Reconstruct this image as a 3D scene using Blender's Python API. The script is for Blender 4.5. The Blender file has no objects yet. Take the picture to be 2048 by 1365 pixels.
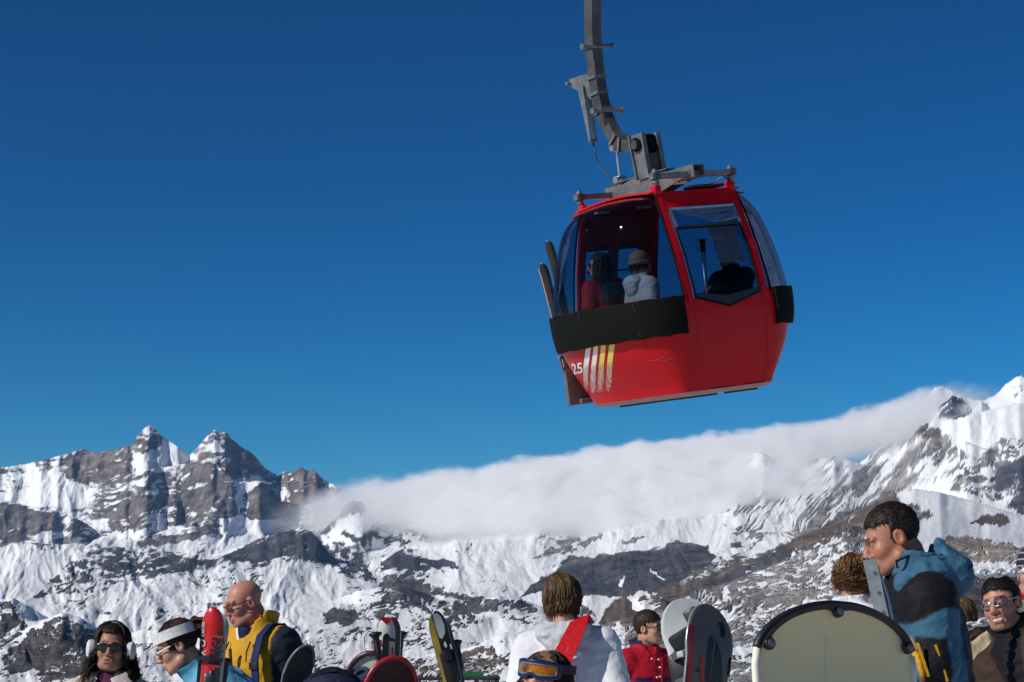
import bpy, bmesh, math, random
import numpy as np
from mathutils import Vector, Matrix, Euler

# ------------------------------------------------------------------ camera, sky, sun, exposure
scene = bpy.context.scene
FPX, PITCH, CAMZ = 4107.0, math.radians(8.55), 1.2
cam_data = bpy.data.cameras.new("camera")
cam_data.sensor_width = 36.0
cam_data.lens = 36.0 * FPX / 2048.0
cam_data.clip_start = 0.1
cam_data.clip_end = 60000.0
cam = bpy.data.objects.new("camera", cam_data)
cam.location = (0, 0, CAMZ)
cam.rotation_euler = (math.pi / 2 + PITCH, 0, 0)
scene.collection.objects.link(cam)
scene.camera = cam

SUN_DIR = Vector((-0.74, -0.39, 0.55)).normalized()     # towards the sun: left, a little behind the camera
sun_elev = math.asin(SUN_DIR.z)
sun_az = math.atan2(SUN_DIR.x, SUN_DIR.y)

world = bpy.data.worlds.new("World")
scene.world = world
world.use_nodes = True
wn, wl = world.node_tree.nodes, world.node_tree.links
wn.clear()
w_out = wn.new("ShaderNodeOutputWorld")
w_bg = wn.new("ShaderNodeBackground")
w_sky = wn.new("ShaderNodeTexSky")
w_sky.sky_type = 'NISHITA'
w_sky.sun_disc = False
w_sky.sun_elevation = sun_elev
w_sky.sun_rotation = sun_az
w_sky.altitude = 2200.0
w_sky.air_density = 1.0
w_sky.dust_density = 0.35
w_sky.ozone_density = 3.0
w_hsv = wn.new("ShaderNodeHueSaturation")
w_hsv.inputs['Hue'].default_value = 0.480
w_hsv.inputs['Saturation'].default_value = 1.48
w_hsv.inputs['Value'].default_value = 1.0
w_bg.inputs['Strength'].default_value = 0.075
wl.new(w_sky.outputs[0], w_hsv.inputs['Color'])
w_gam = wn.new("ShaderNodeGamma")
w_gam.inputs['Gamma'].default_value = 1.7
w_mul = wn.new("ShaderNodeVectorMath")
w_mul.operation = 'SCALE'
w_mul.inputs['Scale'].default_value = 0.262
wl.new(w_hsv.outputs[0], w_gam.inputs['Color'])
wl.new(w_gam.outputs[0], w_mul.inputs[0])
wl.new(w_mul.outputs[0], w_bg.inputs['Color'])
wl.new(w_bg.outputs[0], w_out.inputs['Surface'])

sun_data = bpy.data.lights.new("sun", 'SUN')
sun_data.energy = 4.2
sun_data.angle = math.radians(0.53)
sun_data.color = (1.0, 0.955, 0.88)
sun = bpy.data.objects.new("sun", sun_data)
sun.rotation_euler = SUN_DIR.to_track_quat('Z', 'Y').to_euler()
sun.location = SUN_DIR * 60
scene.collection.objects.link(sun)

vs = scene.view_settings
scene.display_settings.display_device = 'sRGB'
vs.view_transform = 'Standard'
vs.look = 'None'
vs.exposure = 0.0
vs.gamma = 1.0
vs.use_curve_mapping = False
scene.render.engine = 'CYCLES'
scene.cycles.use_denoising = True
scene.cycles.max_bounces = 16
scene.cycles.transparent_max_bounces = 12
scene.cycles.volume_bounces = 14
scene.cycles.volume_step_rate = 1.0
scene.cycles.volume_max_steps = 256
scene.cycles.sample_clamp_indirect = 8.0

# ------------------------------------------------------------------ helpers
rng = np.random.default_rng(25)
random.seed(25)
CA, SA = math.cos(PITCH), math.sin(PITCH)


def px_dir(px, py):
    """photo pixel (2048 wide) -> slope across and slope up per metre ahead"""
    u = (np.asarray(px, float) - 1024.0) / FPX
    v = (682.5 - np.asarray(py, float)) / FPX
    den = CA - v * SA
    return u / den, (SA + v * CA) / den


def at(px, py, d):
    a, e = px_dir(px, py)
    return Vector((float(a) * d, d, CAMZ + float(e) * d))


def to_px(x, y, z):
    z = z - CAMZ
    dep = y * CA + z * SA
    return 1024 + FPX * x / dep, 682.5 - FPX * (z * CA - y * SA) / dep


def ground_z(y):
    return 0.155 - 0.026 * np.maximum(y, 0.0)


_perm = {}


def _table(seed):
    if seed not in _perm:
        r = np.random.default_rng(1000 + seed)
        p = r.permutation(512).astype(np.int32)
        g = r.normal(size=(512, 3)).astype(np.float32)
        g /= np.linalg.norm(g, axis=1, keepdims=True)
        _perm[seed] = (p, g)
    return _perm[seed]


def noise2(x, y, seed=0):
    """gradient noise, roughly -0.7..0.7"""
    p, g = _table(seed)
    x = np.asarray(x, np.float32); y = np.asarray(y, np.float32)
    xi = np.floor(x).astype(np.int32); yi = np.floor(y).astype(np.int32)
    fx = x - xi; fy = y - yi
    ang = g[:, 0] * 50.0
    gx, gy = np.cos(ang), np.sin(ang)

    def c(dx, dy):
        h = p[(p[(xi + dx) & 511] + yi + dy) & 511]
        return gx[h] * (fx - dx) + gy[h] * (fy - dy)
    u = fx * fx * fx * (fx * (fx * 6 - 15) + 10)
    v = fy * fy * fy * (fy * (fy * 6 - 15) + 10)
    a = c(0, 0); b = c(1, 0); cc = c(0, 1); d = c(1, 1)
    return (a + (b - a) * u) * (1 - v) + (cc + (d - cc) * u) * v


def noise3(P, seed=0):
    p, g = _table(seed)
    P = np.asarray(P, np.float32)
    I = np.floor(P).astype(np.int32)
    F = P - I
    U = F * F * F * (F * (F * 6 - 15) + 10)

    def c(dx, dy, dz):
        h = p[(p[(p[(I[:, 0] + dx) & 511] + I[:, 1] + dy) & 511] + I[:, 2] + dz) & 511]
        return g[h, 0] * (F[:, 0] - dx) + g[h, 1] * (F[:, 1] - dy) + g[h, 2] * (F[:, 2] - dz)
    u, v, w = U[:, 0], U[:, 1], U[:, 2]

    def lerp(a, b, t):
        return a + (b - a) * t
    return lerp(lerp(lerp(c(0, 0, 0), c(1, 0, 0), u), lerp(c(0, 1, 0), c(1, 1, 0), u), v),
                lerp(lerp(c(0, 0, 1), c(1, 0, 1), u), lerp(c(0, 1, 1), c(1, 1, 1), u), v), w)


def sstep(a, b, x):
    t = np.clip((x - a) / (b - a), 0, 1)
    return t * t * (3 - 2 * t)


COL = scene.collection


def tag(o, label=None, cat=None, group=None, kind=None):
    if label: o['label'] = label
    if cat: o['category'] = cat
    if group: o['group'] = group
    if kind: o['kind'] = kind
    return o


def link(name, me, mats, parent=None, matrix=None, smooth=True):
    o = bpy.data.objects.new(name, me)
    me.name = name
    for m in (mats if isinstance(mats, (list, tuple)) else [mats]):
        me.materials.append(m)
    if smooth:
        me.polygons.foreach_set('use_smooth', np.ones(len(me.polygons), bool))
    COL.objects.link(o)
    if parent is not None:
        o.parent = parent
    if matrix is not None:
        o.matrix_local = matrix
    return o


def empty(name, matrix):
    o = bpy.data.objects.new(name, None)
    o.empty_display_size = 0.1
    COL.objects.link(o)
    o.matrix_world = matrix
    return o


def np_mesh(name, V, F, mat_idx=None):
    """F: int array (n,4) or (n,3)"""
    me = bpy.data.meshes.new(name)
    V = np.asarray(V, np.float32); F = np.asarray(F, np.int32)
    k = F.shape[1]
    me.vertices.add(len(V)); me.vertices.foreach_set('co', V.ravel())
    me.loops.add(F.size); me.loops.foreach_set('vertex_index', F.ravel())
    me.polygons.add(len(F))
    me.polygons.foreach_set('loop_start', np.arange(0, F.size, k, dtype=np.int32))
    if mat_idx is not None:
        me.polygons.foreach_set('material_index', np.asarray(mat_idx, np.int32))
    me.update(calc_edges=True)
    return me


def add_attr(me, name, arr, kind='FLOAT'):
    a = me.attributes.new(name, kind, 'POINT')
    if kind == 'FLOAT':
        a.data.foreach_set('value', np.asarray(arr, np.float32).ravel())
    elif kind == 'FLOAT_COLOR':
        c = np.ones((len(arr), 4), np.float32); c[:, :3] = arr
        a.data.foreach_set('color', c.ravel())


# ---- materials
def srgb(r, g, b):
    def f(c):
        c /= 255.0
        return c / 12.92 if c <= 0.04045 else ((c + 0.055) / 1.055) ** 2.4
    return (f(r), f(g), f(b))


class NT:
    def __init__(self, name):
        self.m = bpy.data.materials.new(name)
        self.m.use_nodes = True
        self.n, self.l = self.m.node_tree.nodes, self.m.node_tree.links
        self.b = self.n["Principled BSDF"]
        self.out = self.n["Material Output"]

    def new(self, t, **kw):
        n = self.n.new(t)
        for k, v in kw.items():
            if hasattr(n, k) and k not in n.inputs:
                setattr(n, k, v)
            else:
                n.inputs[k].default_value = v
        return n

    def link(self, a, b):
        self.l.new(a, b)

    def noise(self, scale, detail=4, rough=0.55, coord='Object', vec=None):
        n = self.new("ShaderNodeTexNoise")
        n.inputs['Scale'].default_value = scale
        n.inputs['Detail'].default_value = detail
        n.inputs['Roughness'].default_value = rough
        if vec is None:
            tc = self.new("ShaderNodeTexCoord")
            vec = tc.outputs[coord]
        self.link(vec, n.inputs['Vector'])
        return n

    def ramp(self, sock, stops):
        r = self.new("ShaderNodeValToRGB")
        e = r.color_ramp.elements
        while len(e) < len(stops): e.new(0.5)
        for el, (p, c) in zip(e, stops):
            el.position = p
            el.color = (*c, 1) if len(c) == 3 else c
        self.link(sock, r.inputs[0])
        return r

    def mix(self, fac, a, b, blend='MIX'):
        n = self.new("ShaderNodeMix", data_type='RGBA', blend_type=blend)
        for s, v in ((0, fac), (6, a), (7, b)):
            if isinstance(v, (int, float)):
                n.inputs[s].default_value = v
            elif isinstance(v, (tuple, list)):
                n.inputs[s].default_value = (*v[:3], 1)
            else:
                self.link(v, n.inputs[s])
        return n.outputs[2]

    def math(self, op, a, b=0.0, clamp=False):
        n = self.new("ShaderNodeMath", operation=op, use_clamp=clamp)
        for i, v in enumerate((a, b)):
            if isinstance(v, (int, float)): n.inputs[i].default_value = v
            else: self.link(v, n.inputs[i])
        return n.outputs[0]

    def bump(self, h, strength=0.3, dist=0.01):
        b = self.new("ShaderNodeBump")
        b.inputs['Strength'].default_value = strength
        b.inputs['Distance'].default_value = dist
        self.link(h, b.inputs['Height'])
        self.link(b.outputs[0], self.b.inputs['Normal'])


_mats = {}


def mat(name, col, rough=0.5, metal=0.0, var=0.15, scale=12.0, bump=0.0, bscale=60.0, coat=0.0, spec=0.5, sheen=0.0, dirt=None):
    """paint / cloth / metal with procedural colour variation and relief"""
    if name in _mats: return _mats[name]
    t = NT(name)
    n = t.noise(scale, 5, 0.6)
    lo = tuple(c * (1 - var) for c in col); hi = tuple(min(1, c * (1 + var)) for c in col)
    r = t.ramp(n.outputs['Fac'], [(0.3, lo), (0.7, hi)])
    csock = r.outputs[0]
    if dirt:
        n3 = t.noise(scale * 3.1, 6, 0.7)
        k = t.ramp(n3.outputs['Fac'], [(0.58, (0, 0, 0)), (0.75, (1, 1, 1))])
        csock = t.mix(t.math('MULTIPLY', k.outputs[0], dirt[1]), csock, dirt[0])
    t.link(csock, t.b.inputs['Base Color'])
    rr = t.ramp(n.outputs['Fac'], [(0.2, (rough * 0.82,) * 3), (0.8, (min(1, rough * 1.15),) * 3)])
    t.link(rr.outputs[0], t.b.inputs['Roughness'])
    t.b.inputs['Metallic'].default_value = metal
    t.b.inputs['Coat Weight'].default_value = coat
    t.b.inputs['Specular IOR Level'].default_value = spec
    if sheen:
        t.b.inputs['Sheen Weight'].default_value = sheen
    if bump:
        n2 = t.noise(bscale, 4, 0.6)
        t.bump(n2.outputs['Fac'], bump, 0.006)
    _mats[name] = t.m
    return t.m


# ---- mesh building
class MB:
    """collects boxes, tubes, sweeps into one bmesh with material slots"""
    def __init__(self):
        self.bm = bmesh.new()
        self.mi = 0

    def _fin(self, faces):
        for f in faces: f.material_index = self.mi
        return faces

    def box(self, c, s, M=None, bevel=0.0):
        r = bmesh.ops.create_cube(self.bm, size=1.0)
        vs_ = r['verts']
        for v in vs_:
            v.co = Vector((v.co.x * s[0], v.co.y * s[1], v.co.z * s[2]))
        fs = list({f for v in vs_ for f in v.link_faces})
        self._fin(fs)
        if bevel:
            es = list({e for v in vs_ for e in v.link_edges})
            rb = bmesh.ops.bevel(self.bm, geom=es, offset=bevel, segments=2, affect='EDGES', profile=0.5)
            vs_ = list({v for f in rb['faces'] for v in f.verts} | {v for v in vs_ if v.is_valid})
            allf = {f for v in vs_ for f in v.link_faces}
            self._fin(allf)
            vs_ = list({v for f in allf for v in f.verts})
        T = Matrix.Translation(Vector(c)) @ (M.to_4x4() if M is not None else Matrix.Identity(4))
        for v in vs_: v.co = T @ v.co
        return self

    def tube(self, pts, r, n=10, cap=True, flat=None):
        """round tube along pts; r number or list; flat=(w,h,up) for rectangular section"""
        pts = [Vector(p) for p in pts]
        k = len(pts)
        rr = r if isinstance(r, (list, tuple, np.ndarray)) else [r] * k
        T = []
        for i in range(k):
            a = pts[max(i - 1, 0)]; b = pts[min(i + 1, k - 1)]
            T.append((b - a).normalized())
        up = Vector((0, 0, 1)) if abs(T[0].z) < 0.9 else Vector((0, 1, 0))
        if flat: up = Vector(flat[2])
        nx = T[0].cross(up).normalized()
        rings = []
        for i in range(k):
            nx = (nx - T[i] * nx.dot(T[i])).normalized()
            if flat:
                cn = T[i].cross(up)
                if cn.length > .35: nx = cn.normalized() if i == 0 or cn.dot(nx) > -.2 else -cn.normalized()
            ny = T[i].cross(nx)
            ring = []
            if flat:
                w, h = flat[0] * rr[i], flat[1] * rr[i]
                for sx, sy in ((-1, -1), (1, -1), (1, 1), (-1, 1)):
                    ring.append(self.bm.verts.new(pts[i] + nx * (sx * w / 2) + ny * (sy * h / 2)))
            else:
                for j in range(n):
                    t = 2 * math.pi * j / n
                    ring.append(self.bm.verts.new(pts[i] + (nx * math.cos(t) + ny * math.sin(t)) * rr[i]))
            rings.append(ring)
        m = len(rings[0]); fs = []
        for i in range(k - 1):
            for j in range(m):
                fs.append(self.bm.faces.new((rings[i][j], rings[i][(j + 1) % m], rings[i + 1][(j + 1) % m], rings[i + 1][j])))
        if cap:
            fs.append(self.bm.faces.new(list(reversed(rings[0]))))
            fs.append(self.bm.faces.new(rings[-1]))
        self._fin(fs)
        return self

    def prism(self, outline, d0, d1, M=None):
        """outline list of (x,y); extruded along local z from d0 to d1, mapped by M"""
        M = M or Matrix.Identity(4)
        a = [self.bm.verts.new(M @ Vector((x, y, d0))) for x, y in outline]
        b = [self.bm.verts.new(M @ Vector((x, y, d1))) for x, y in outline]
        n = len(a)
        fs = [self.bm.faces.new((a[i], a[(i + 1) % n], b[(i + 1) % n], b[i])) for i in range(n)]
        fs.append(self.bm.faces.new(list(reversed(a)))); fs.append(self.bm.faces.new(b))
        self._fin(fs)
        return self

    def grid(self, P, flip=False, closed_u=False):
        """P: array (nu,nv,3)"""
        nu, nv = P.shape[:2]
        v = [[self.bm.verts.new(P[i, j]) for j in range(nv)] for i in range(nu)]
        fs = []
        for i in range(nu if closed_u else nu - 1):
            for j in range(nv - 1):
                q = [v[i][j], v[(i + 1) % nu][j], v[(i + 1) % nu][j + 1], v[i][j + 1]]
                if flip: q.reverse()
                fs.append(self.bm.faces.new(q))
        self._fin(fs)
        return self

    def slab(self, P, Nrm, th):
        """closed thick sheet: grid P (nu,nv,3) pushed th along Nrm"""
        nu, nv = P.shape[:2]
        A = [[self.bm.verts.new(P[i, j] + Nrm[i, j] * th) for j in range(nv)] for i in range(nu)]
        B = [[self.bm.verts.new(P[i, j]) for j in range(nv)] for i in range(nu)]
        fs = []
        for i in range(nu - 1):
            for j in range(nv - 1):
                fs.append(self.bm.faces.new((A[i][j], A[i + 1][j], A[i + 1][j + 1], A[i][j + 1])))
                fs.append(self.bm.faces.new((B[i][j + 1], B[i + 1][j + 1], B[i + 1][j], B[i][j])))
        for i in range(nu - 1):
            fs.append(self.bm.faces.new((B[i][0], B[i + 1][0], A[i + 1][0], A[i][0])))
            fs.append(self.bm.faces.new((A[i][nv - 1], A[i + 1][nv - 1], B[i + 1][nv - 1], B[i][nv - 1])))
        for j in range(nv - 1):
            fs.append(self.bm.faces.new((A[0][j], A[0][j + 1], B[0][j + 1], B[0][j])))
            fs.append(self.bm.faces.new((B[nu - 1][j], B[nu - 1][j + 1], A[nu - 1][j + 1], A[nu - 1][j])))
        self._fin(fs)
        return self

    def build(self, name, mats, parent=None, matrix=None, smooth=False, angle=None):
        bmesh.ops.recalc_face_normals(self.bm, faces=self.bm.faces)
        me = bpy.data.meshes.new(name)
        self.bm.to_mesh(me); self.bm.free()
        o = link(name, me, mats, parent, matrix, smooth or angle is not None)
        if angle is not None:
            me.set_sharp_from_angle(angle=math.radians(angle))
        return o

# ------------------------------------------------------------------ mountains: one continuous terrain
def curve(pts):
    p = np.array(pts, float)
    a, e = px_dir(p[:, 0], p[:, 1])
    return a, e


RIDGES = [   # crest (photo px), distance, front slope, back slope
    # left massif with its two horns
    dict(c=[(-420, 1000), (-250, 960), (-120, 950), (0, 936), (60, 926), (120, 911), (150, 902), (165, 899), (190, 906), (215, 902), (240, 896), (262, 891), (270, 878),
            (278, 866), (288, 856), (299, 851), (308, 856), (322, 870), (350, 890), (380, 909), (392, 897), (408, 880), (429, 859), (441, 866), (452, 864),
            (470, 884), (486, 894), (505, 907), (530, 935), (556, 951), (566, 944), (582, 946), (590, 941), (603, 934), (615, 941), (628, 940), (650, 960), (672, 972), (695, 986), (760, 1010), (900, 1060)],
         D=7600, sf=0.62, sb=0.8),
    dict(c=[(60, 1090), (200, 960), (330, 935), (400, 920), (430, 925), (455, 950), (475, 965), (520, 962), (545, 968), (560, 1000), (575, 1035), (600, 1080)], D=7250, sf=0.9, sb=0.25),
    dict(c=[(-420, 1020), (-100, 1000), (0, 1003), (60, 1012), (110, 1020), (160, 1040), (240, 1090)], D=7000, sf=0.8, sb=0.2),
    dict(c=[(200, 1110), (300, 1075), (345, 1055), (390, 1044), (420, 1052), (440, 1090)], D=6800, sf=0.75, sb=0.2),
    # main divide behind the cloud and the right hand ridge
    dict(c=[(600, 1060), (800, 1010), (1000, 985), (1200, 965), (1400, 945), (1450, 926), (1480, 916), (1500, 909), (1513, 905), (1527, 908), (1542, 916), (1556, 926), (1580, 936),
            (1605, 925), (1622, 920), (1650, 914), (1668, 912), (1700, 920), (1735, 932), (1760, 930), (1785, 915), (1805, 895), (1825, 872), (1840, 852), (1868, 840), (1900, 836),
            (1960, 822), (2010, 812), (2060, 800), (2200, 780), (2500, 840)], D=6200, sf=0.42, sb=0.6),
    # far right peaks
    dict(c=[(1780, 870), (1840, 812), (1855, 790), (1868, 775), (1884, 771), (1905, 781), (1930, 795), (1965, 800), (1990, 790), (2012, 768), (2030, 754), (2040, 750), (2060, 757), (2150, 800), (2400, 850)],
         D=7800, sf=0.6, sb=0.8),
    dict(c=[(1850, 860), (1864, 836), (1875, 818), (1888, 803), (1905, 790), (1920, 793), (1935, 806), (1948, 817), (1962, 800), (1975, 808), (1990, 830)], D=6700, sf=1.0, sb=0.7),
    dict(c=[(1830, 1010), (1880, 930), (1930, 880), (1990, 905), (2060, 890), (2200, 900), (2500, 950)], D=5400, sf=0.45, sb=0.15),
    # rounded hill on the right and its long brown spur
    dict(c=[(1560, 1120), (1640, 1062), (1700, 1028), (1750, 1000), (1790, 984), (1830, 977), (1880, 984), (1950, 1003), (2048, 1032), (2200, 1050), (2500, 1090)], D=3300, sf=0.22, sb=0.35),
    dict(c=[(1270, 1215), (1330, 1190), (1400, 1162), (1450, 1138), (1520, 1108), (1580, 1085), (1640, 1058), (1690, 1048), (1750, 1060), (1850, 1110)], D=2500, sf=0.22, sb=0.4),
    # slate hill in the middle
    dict(c=[(960, 1225), (1030, 1190), (1085, 1150), (1140, 1122), (1200, 1108), (1260, 1104), (1310, 1100), (1345, 1090), (1372, 1086), (1405, 1092), (1425, 1105), (1440, 1130), (1470, 1170)], D=3800, sf=0.28, sb=0.5),
    # round hills on the left
    dict(c=[(330, 1160), (400, 1120), (470, 1098), (520, 1080), (560, 1064), (598, 1057), (622, 1064), (640, 1082), (660, 1108), (700, 1150), (730, 1190)], D=4700, sf=0.35, sb=0.5),
    dict(c=[(600, 1110), (650, 1058), (675, 1030), (695, 1006), (708, 1000), (726, 1006), (745, 1030), (770, 1052), (805, 1060), (828, 1048), (850, 1075), (900, 1120)], D=5980, sf=0.5, sb=0.6),
    dict(c=[(120, 1140), (180, 1110), (230, 1096), (260, 1100), (300, 1120), (360, 1150)], D=5000, sf=0.35, sb=0.5),
    dict(c=[(640, 1160), (720, 1128), (780, 1112), (830, 1110), (880, 1128), (960, 1160)], D=4300, sf=0.25, sb=0.5),
    dict(c=[(560, 1260), (640, 1215), (720, 1180), (800, 1172), (860, 1190), (930, 1228), (1000, 1262)], D=2300, sf=0.2, sb=0.4),
    dict(c=[(820, 1270), (900, 1232), (960, 1200), (1000, 1192), (1060, 1204), (1120, 1230), (1180, 1270)], D=2000, sf=0.2, sb=0.4),
    dict(c=[(-300, 1190), (-60, 1210), (0, 1200), (25, 1196), (60, 1215), (100, 1240), (160, 1262), (260, 1300)], D=1500, sf=0.2, sb=0.4),
    dict(c=[(-200, 1330), (-60, 1300), (30, 1268), (90, 1240), (125, 1225), (160, 1236), (210, 1262), (280, 1290), (360, 1330)], D=1050, sf=0.2, sb=0.4),
    dict(c=[(220, 1280), (300, 1255), (380, 1248), (450, 1260), (560, 1275), (640, 1300), (700, 1330)], D=1100, sf=0.16, sb=0.3),
    dict(c=[(780, 1345), (860, 1310), (940, 1295), (1010, 1265), (1080, 1262), (1200, 1290), (1260, 1320)], D=900, sf=0.16, sb=0.3),
    dict(c=[(1180, 1275), (1212, 1240), (1232, 1212), (1250, 1200), (1290, 1192), (1330, 1200), (1400, 1235)], D=1700, sf=0.3, sb=0.5),
    dict(c=[(1150, 1300), (1250, 1268), (1350, 1238), (1430, 1205), (1520, 1190), (1640, 1150), (1760, 1120), (1900, 1128), (2048, 1140), (2300, 1150)], D=1300, sf=0.15, sb=0.3),
    dict(c=[(1600, 1260), (1760, 1180), (1900, 1150), (1960, 1150), (2060, 1165), (2300, 1170)], D=420, sf=0.2, sb=0.3),
]
CARPET_PX = [-420, 0, 400, 800, 1200, 1600, 2048, 2500]
CARPET = [(100, [1452] * 8), (250, [1410] * 8), (600, [1350, 1350, 1350, 1350, 1345, 1330, 1310, 1310]), (1100, [1290, 1290, 1300, 1310, 1300, 1260, 1230, 1230]),
          (2000, [1215, 1225, 1225, 1235, 1235, 1180, 1150, 1150]), (3200, [1165, 1170, 1175, 1185, 1185, 1110, 1090, 1090]), (4600, [1130, 1120, 1120, 1140, 1110, 1040, 1030, 1030]),
          (6000, [1110, 1110, 1105, 1090, 1050, 990, 980, 980]), (7000, [1090, 1095, 1085, 1060, 1020, 960, 940, 940]), (9500, [1200] * 8)]

# (px, py, snow cover, rock tint, streak angle deg, streak length)   tint: 0 brown cliff, 1 slate, 2 scree grey-beige, 3 brown spur, 4 dark stony ground, 5 dry grass beige
SNOW = [
    (40, 950, .9, 0), (100, 960, .92, 0), (60, 1000, .97, 0), (130, 985, .95, 0), (172, 925, .22, 0), (220, 930, .08, 0), (245, 915, .15, 0), (130, 925, .6, 0), (15, 965, .55, 0),
    (295, 870, .28, 0), (285, 890, .25, 0), (335, 890, .97, 0), (300, 925, .97, 0), (350, 915, .95, 0), (415, 885, .72, 0), (430, 905, .6, 0), (462, 900, .3, 0), (490, 920, .25, 0), (530, 950, .3, 0), (600, 960, .18, 0), (580, 980, .3, 0), (650, 970, .45, 0), (680, 985, .7, 0),  # low cover right of the second horn stands for its shade
    (30, 1040, .13, 0), (80, 1035, .15, 0), (120, 1055, .1, 0), (190, 1005, .55, 0), (160, 1000, .8, 0), (240, 985, .42, 0), (300, 965, .5, 0), (350, 960, .55, 0), (420, 965, .06, 0), (400, 1000, .08, 0), (450, 975, .14, 0), (530, 1005, .1, 0), (545, 1020, .08, 0), (495, 985, .5, 0), (520, 967, .85, 0), (485, 1015, .55, 0),
    (270, 1030, .18, 0), (320, 1015, .2, 0), (200, 1045, .35, 0), (150, 1060, .35, 0), (335, 1060, .85, 0), (385, 1055, .3, 0), (410, 1065, .25, 0), (440, 1030, .45, 0), (480, 1045, .95, 0), (540, 1052, .98, 0), (460, 1080, .98, 0), (250, 1080, .9, 0), (100, 1095, .92, 0), (20, 1112, .97, 0), (50, 1065, .3, 0), (120, 1072, .6, 0),
    (570, 1080, .06, 1), (520, 1105, .08, 1), (620, 1090, .08, 1), (300, 1118, .2, 1), (230, 1112, .2, 1), (150, 1128, .5, 1), (60, 1150, .93, 1), (660, 1065, .9, 1), (705, 1012, .25, 1), (712, 1045, .9, 1), (820, 1065, .3, 1), (770, 1075, .5, 1), (890, 1095, .9, 1), (820, 1122, .3, 1), (960, 1120, .9, 1), (900, 1150, .85, 1), (705, 1150, .3, 1), (640, 1140, .7, 1), (560, 1145, .7, 1),
    (450, 1145, .5, 1), (350, 1165, .65, 1), (250, 1175, .55, 1), (150, 1180, .55, 1), (60, 1190, .88, 1),
    (30, 1235, .25, 4), (130, 1232, .5, 4), (70, 1225, .9, 4), (60, 1290, .22, 4), (150, 1280, .12, 4), (250, 1230, .75, 4), (330, 1215, .62, 4), (30, 1350, .6, 4), (110, 1340, .25, 4), (300, 1250, .55, 4), (650, 1180, .8, 1), (700, 1205, .5, 4), (640, 1265, .45, 4), (700, 1235, .3, 4), (790, 1190, .15, 4), (850, 1225, .62, 4),
    (930, 1230, .22, 4), (1000, 1215, .5, 4), (985, 1265, .7, 4), (1015, 1300, .5, 3), (940, 1325, .2, 3), (860, 1315, .35, 3), (700, 1330, .5, 4), (620, 1205, .8, 4), (560, 1175, .8, 4), (900, 1275, .65, 4),
    (1000, 1095, .93, 2), (1060, 1112, .85, 2), (1105, 1080, .55, 2), (1160, 1065, .75, 2), (1230, 1072, .92, 2), (1300, 1060, .9, 2), (1400, 1062, .93, 2), (1250, 1005, .95, 2), (1350, 1000, .85, 2), (1450, 1000, .93, 2), (1300, 1088, .8, 2), (1440, 1090, .85, 2),
    (1150, 1140, .02, 1), (1230, 1130, .01, 1), (1350, 1115, .01, 1), (1400, 1110, .02, 1), (1300, 1165, .05, 1), (1180, 1168, .06, 1), (1250, 1160, .03, 1), (1060, 1160, .6, 1), (1000, 1175, .55, 1), (1035, 1215, .4, 4), (1100, 1195, .6, 4), (1170, 1215, .75, 4), (1190, 1200, .4, 4),
    (1250, 1225, .05, 3), (1270, 1240, .08, 3), (1285, 1203, .9, 3), (1345, 1195, .15, 3), (1400, 1172, .35, 3), (1320, 1220, .4, 3),
    (1520, 930, .75, 2), (1500, 960, .93, 2), (1560, 960, .6, 2), (1620, 945, .6, 2), (1700, 945, .5, 2), (1760, 950, .42, 2), (1490, 1060, .35, 2), (1540, 1025, .36, 2), (1600, 1000, .4, 2), (1650, 975, .42, 2), (1700, 1000, .32, 2), (1800, 920, .38, 2), (1850, 895, .42, 2), (1835, 870, .2, 2), (1885, 895, .2, 2), (1870, 930, .12, 1), (1790, 960, .3, 2),  # low cover under the right ridge's end paints a shadowed face
    (1905, 852, .9, 2), (1960, 855, .92, 2), (2020, 830, .9, 2), (1900, 812, .22, 1), (1885, 778, .97, 1), (1985, 800, .95, 1), (2035, 765, .6, 1), (1960, 925, .6, 2), (2000, 900, .5, 2), (1950, 900, .88, 2), (2030, 950, .12, 1), (2000, 985, .2, 1), (1920, 965, .4, 1),
    (1850, 985, .92, 2), (1920, 1000, .9, 2), (1990, 1015, .8, 2), (1985, 1043, .1, 3), (1960, 1040, .2, 3), (1830, 1010, .4, 2), (1880, 1055, .85, 2), (2030, 1060, .7, 2), (2000, 1085, .25, 5), (1960, 1095, .12, 5), (1950, 1130, .8, 5), (2020, 1135, .5, 5), (1980, 1190, .06, 4), (2030, 1180, .1, 4), (1960, 1240, .15, 4),
    (1640, 1062, .12, 3), (1700, 1040, .15, 3), (1560, 1095, .45, 2), (1500, 1115, .35, 2), (1600, 1095, .25, 3), (1480, 1138, .06, 1), (1545, 1118, .06, 1), (1600, 1130, .45, 2), (1500, 1165, .5, 2), (1440, 1190, .5, 2), (1660, 1160, .45, 2), (1600, 1185, .45, 2), (1480, 1250, .45, 2), (1480, 1310, .5, 2), (1240, 1265, .5, 2), (1225, 1310, .6, 2), (1620, 1230, .4, 4),
]
TINTS = np.array([(.165, .142, .130), (.082, .082, .098), (.29, .272, .26), (.155, .122, .098), (.115, .108, .112), (.36, .305, .25)])

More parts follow.
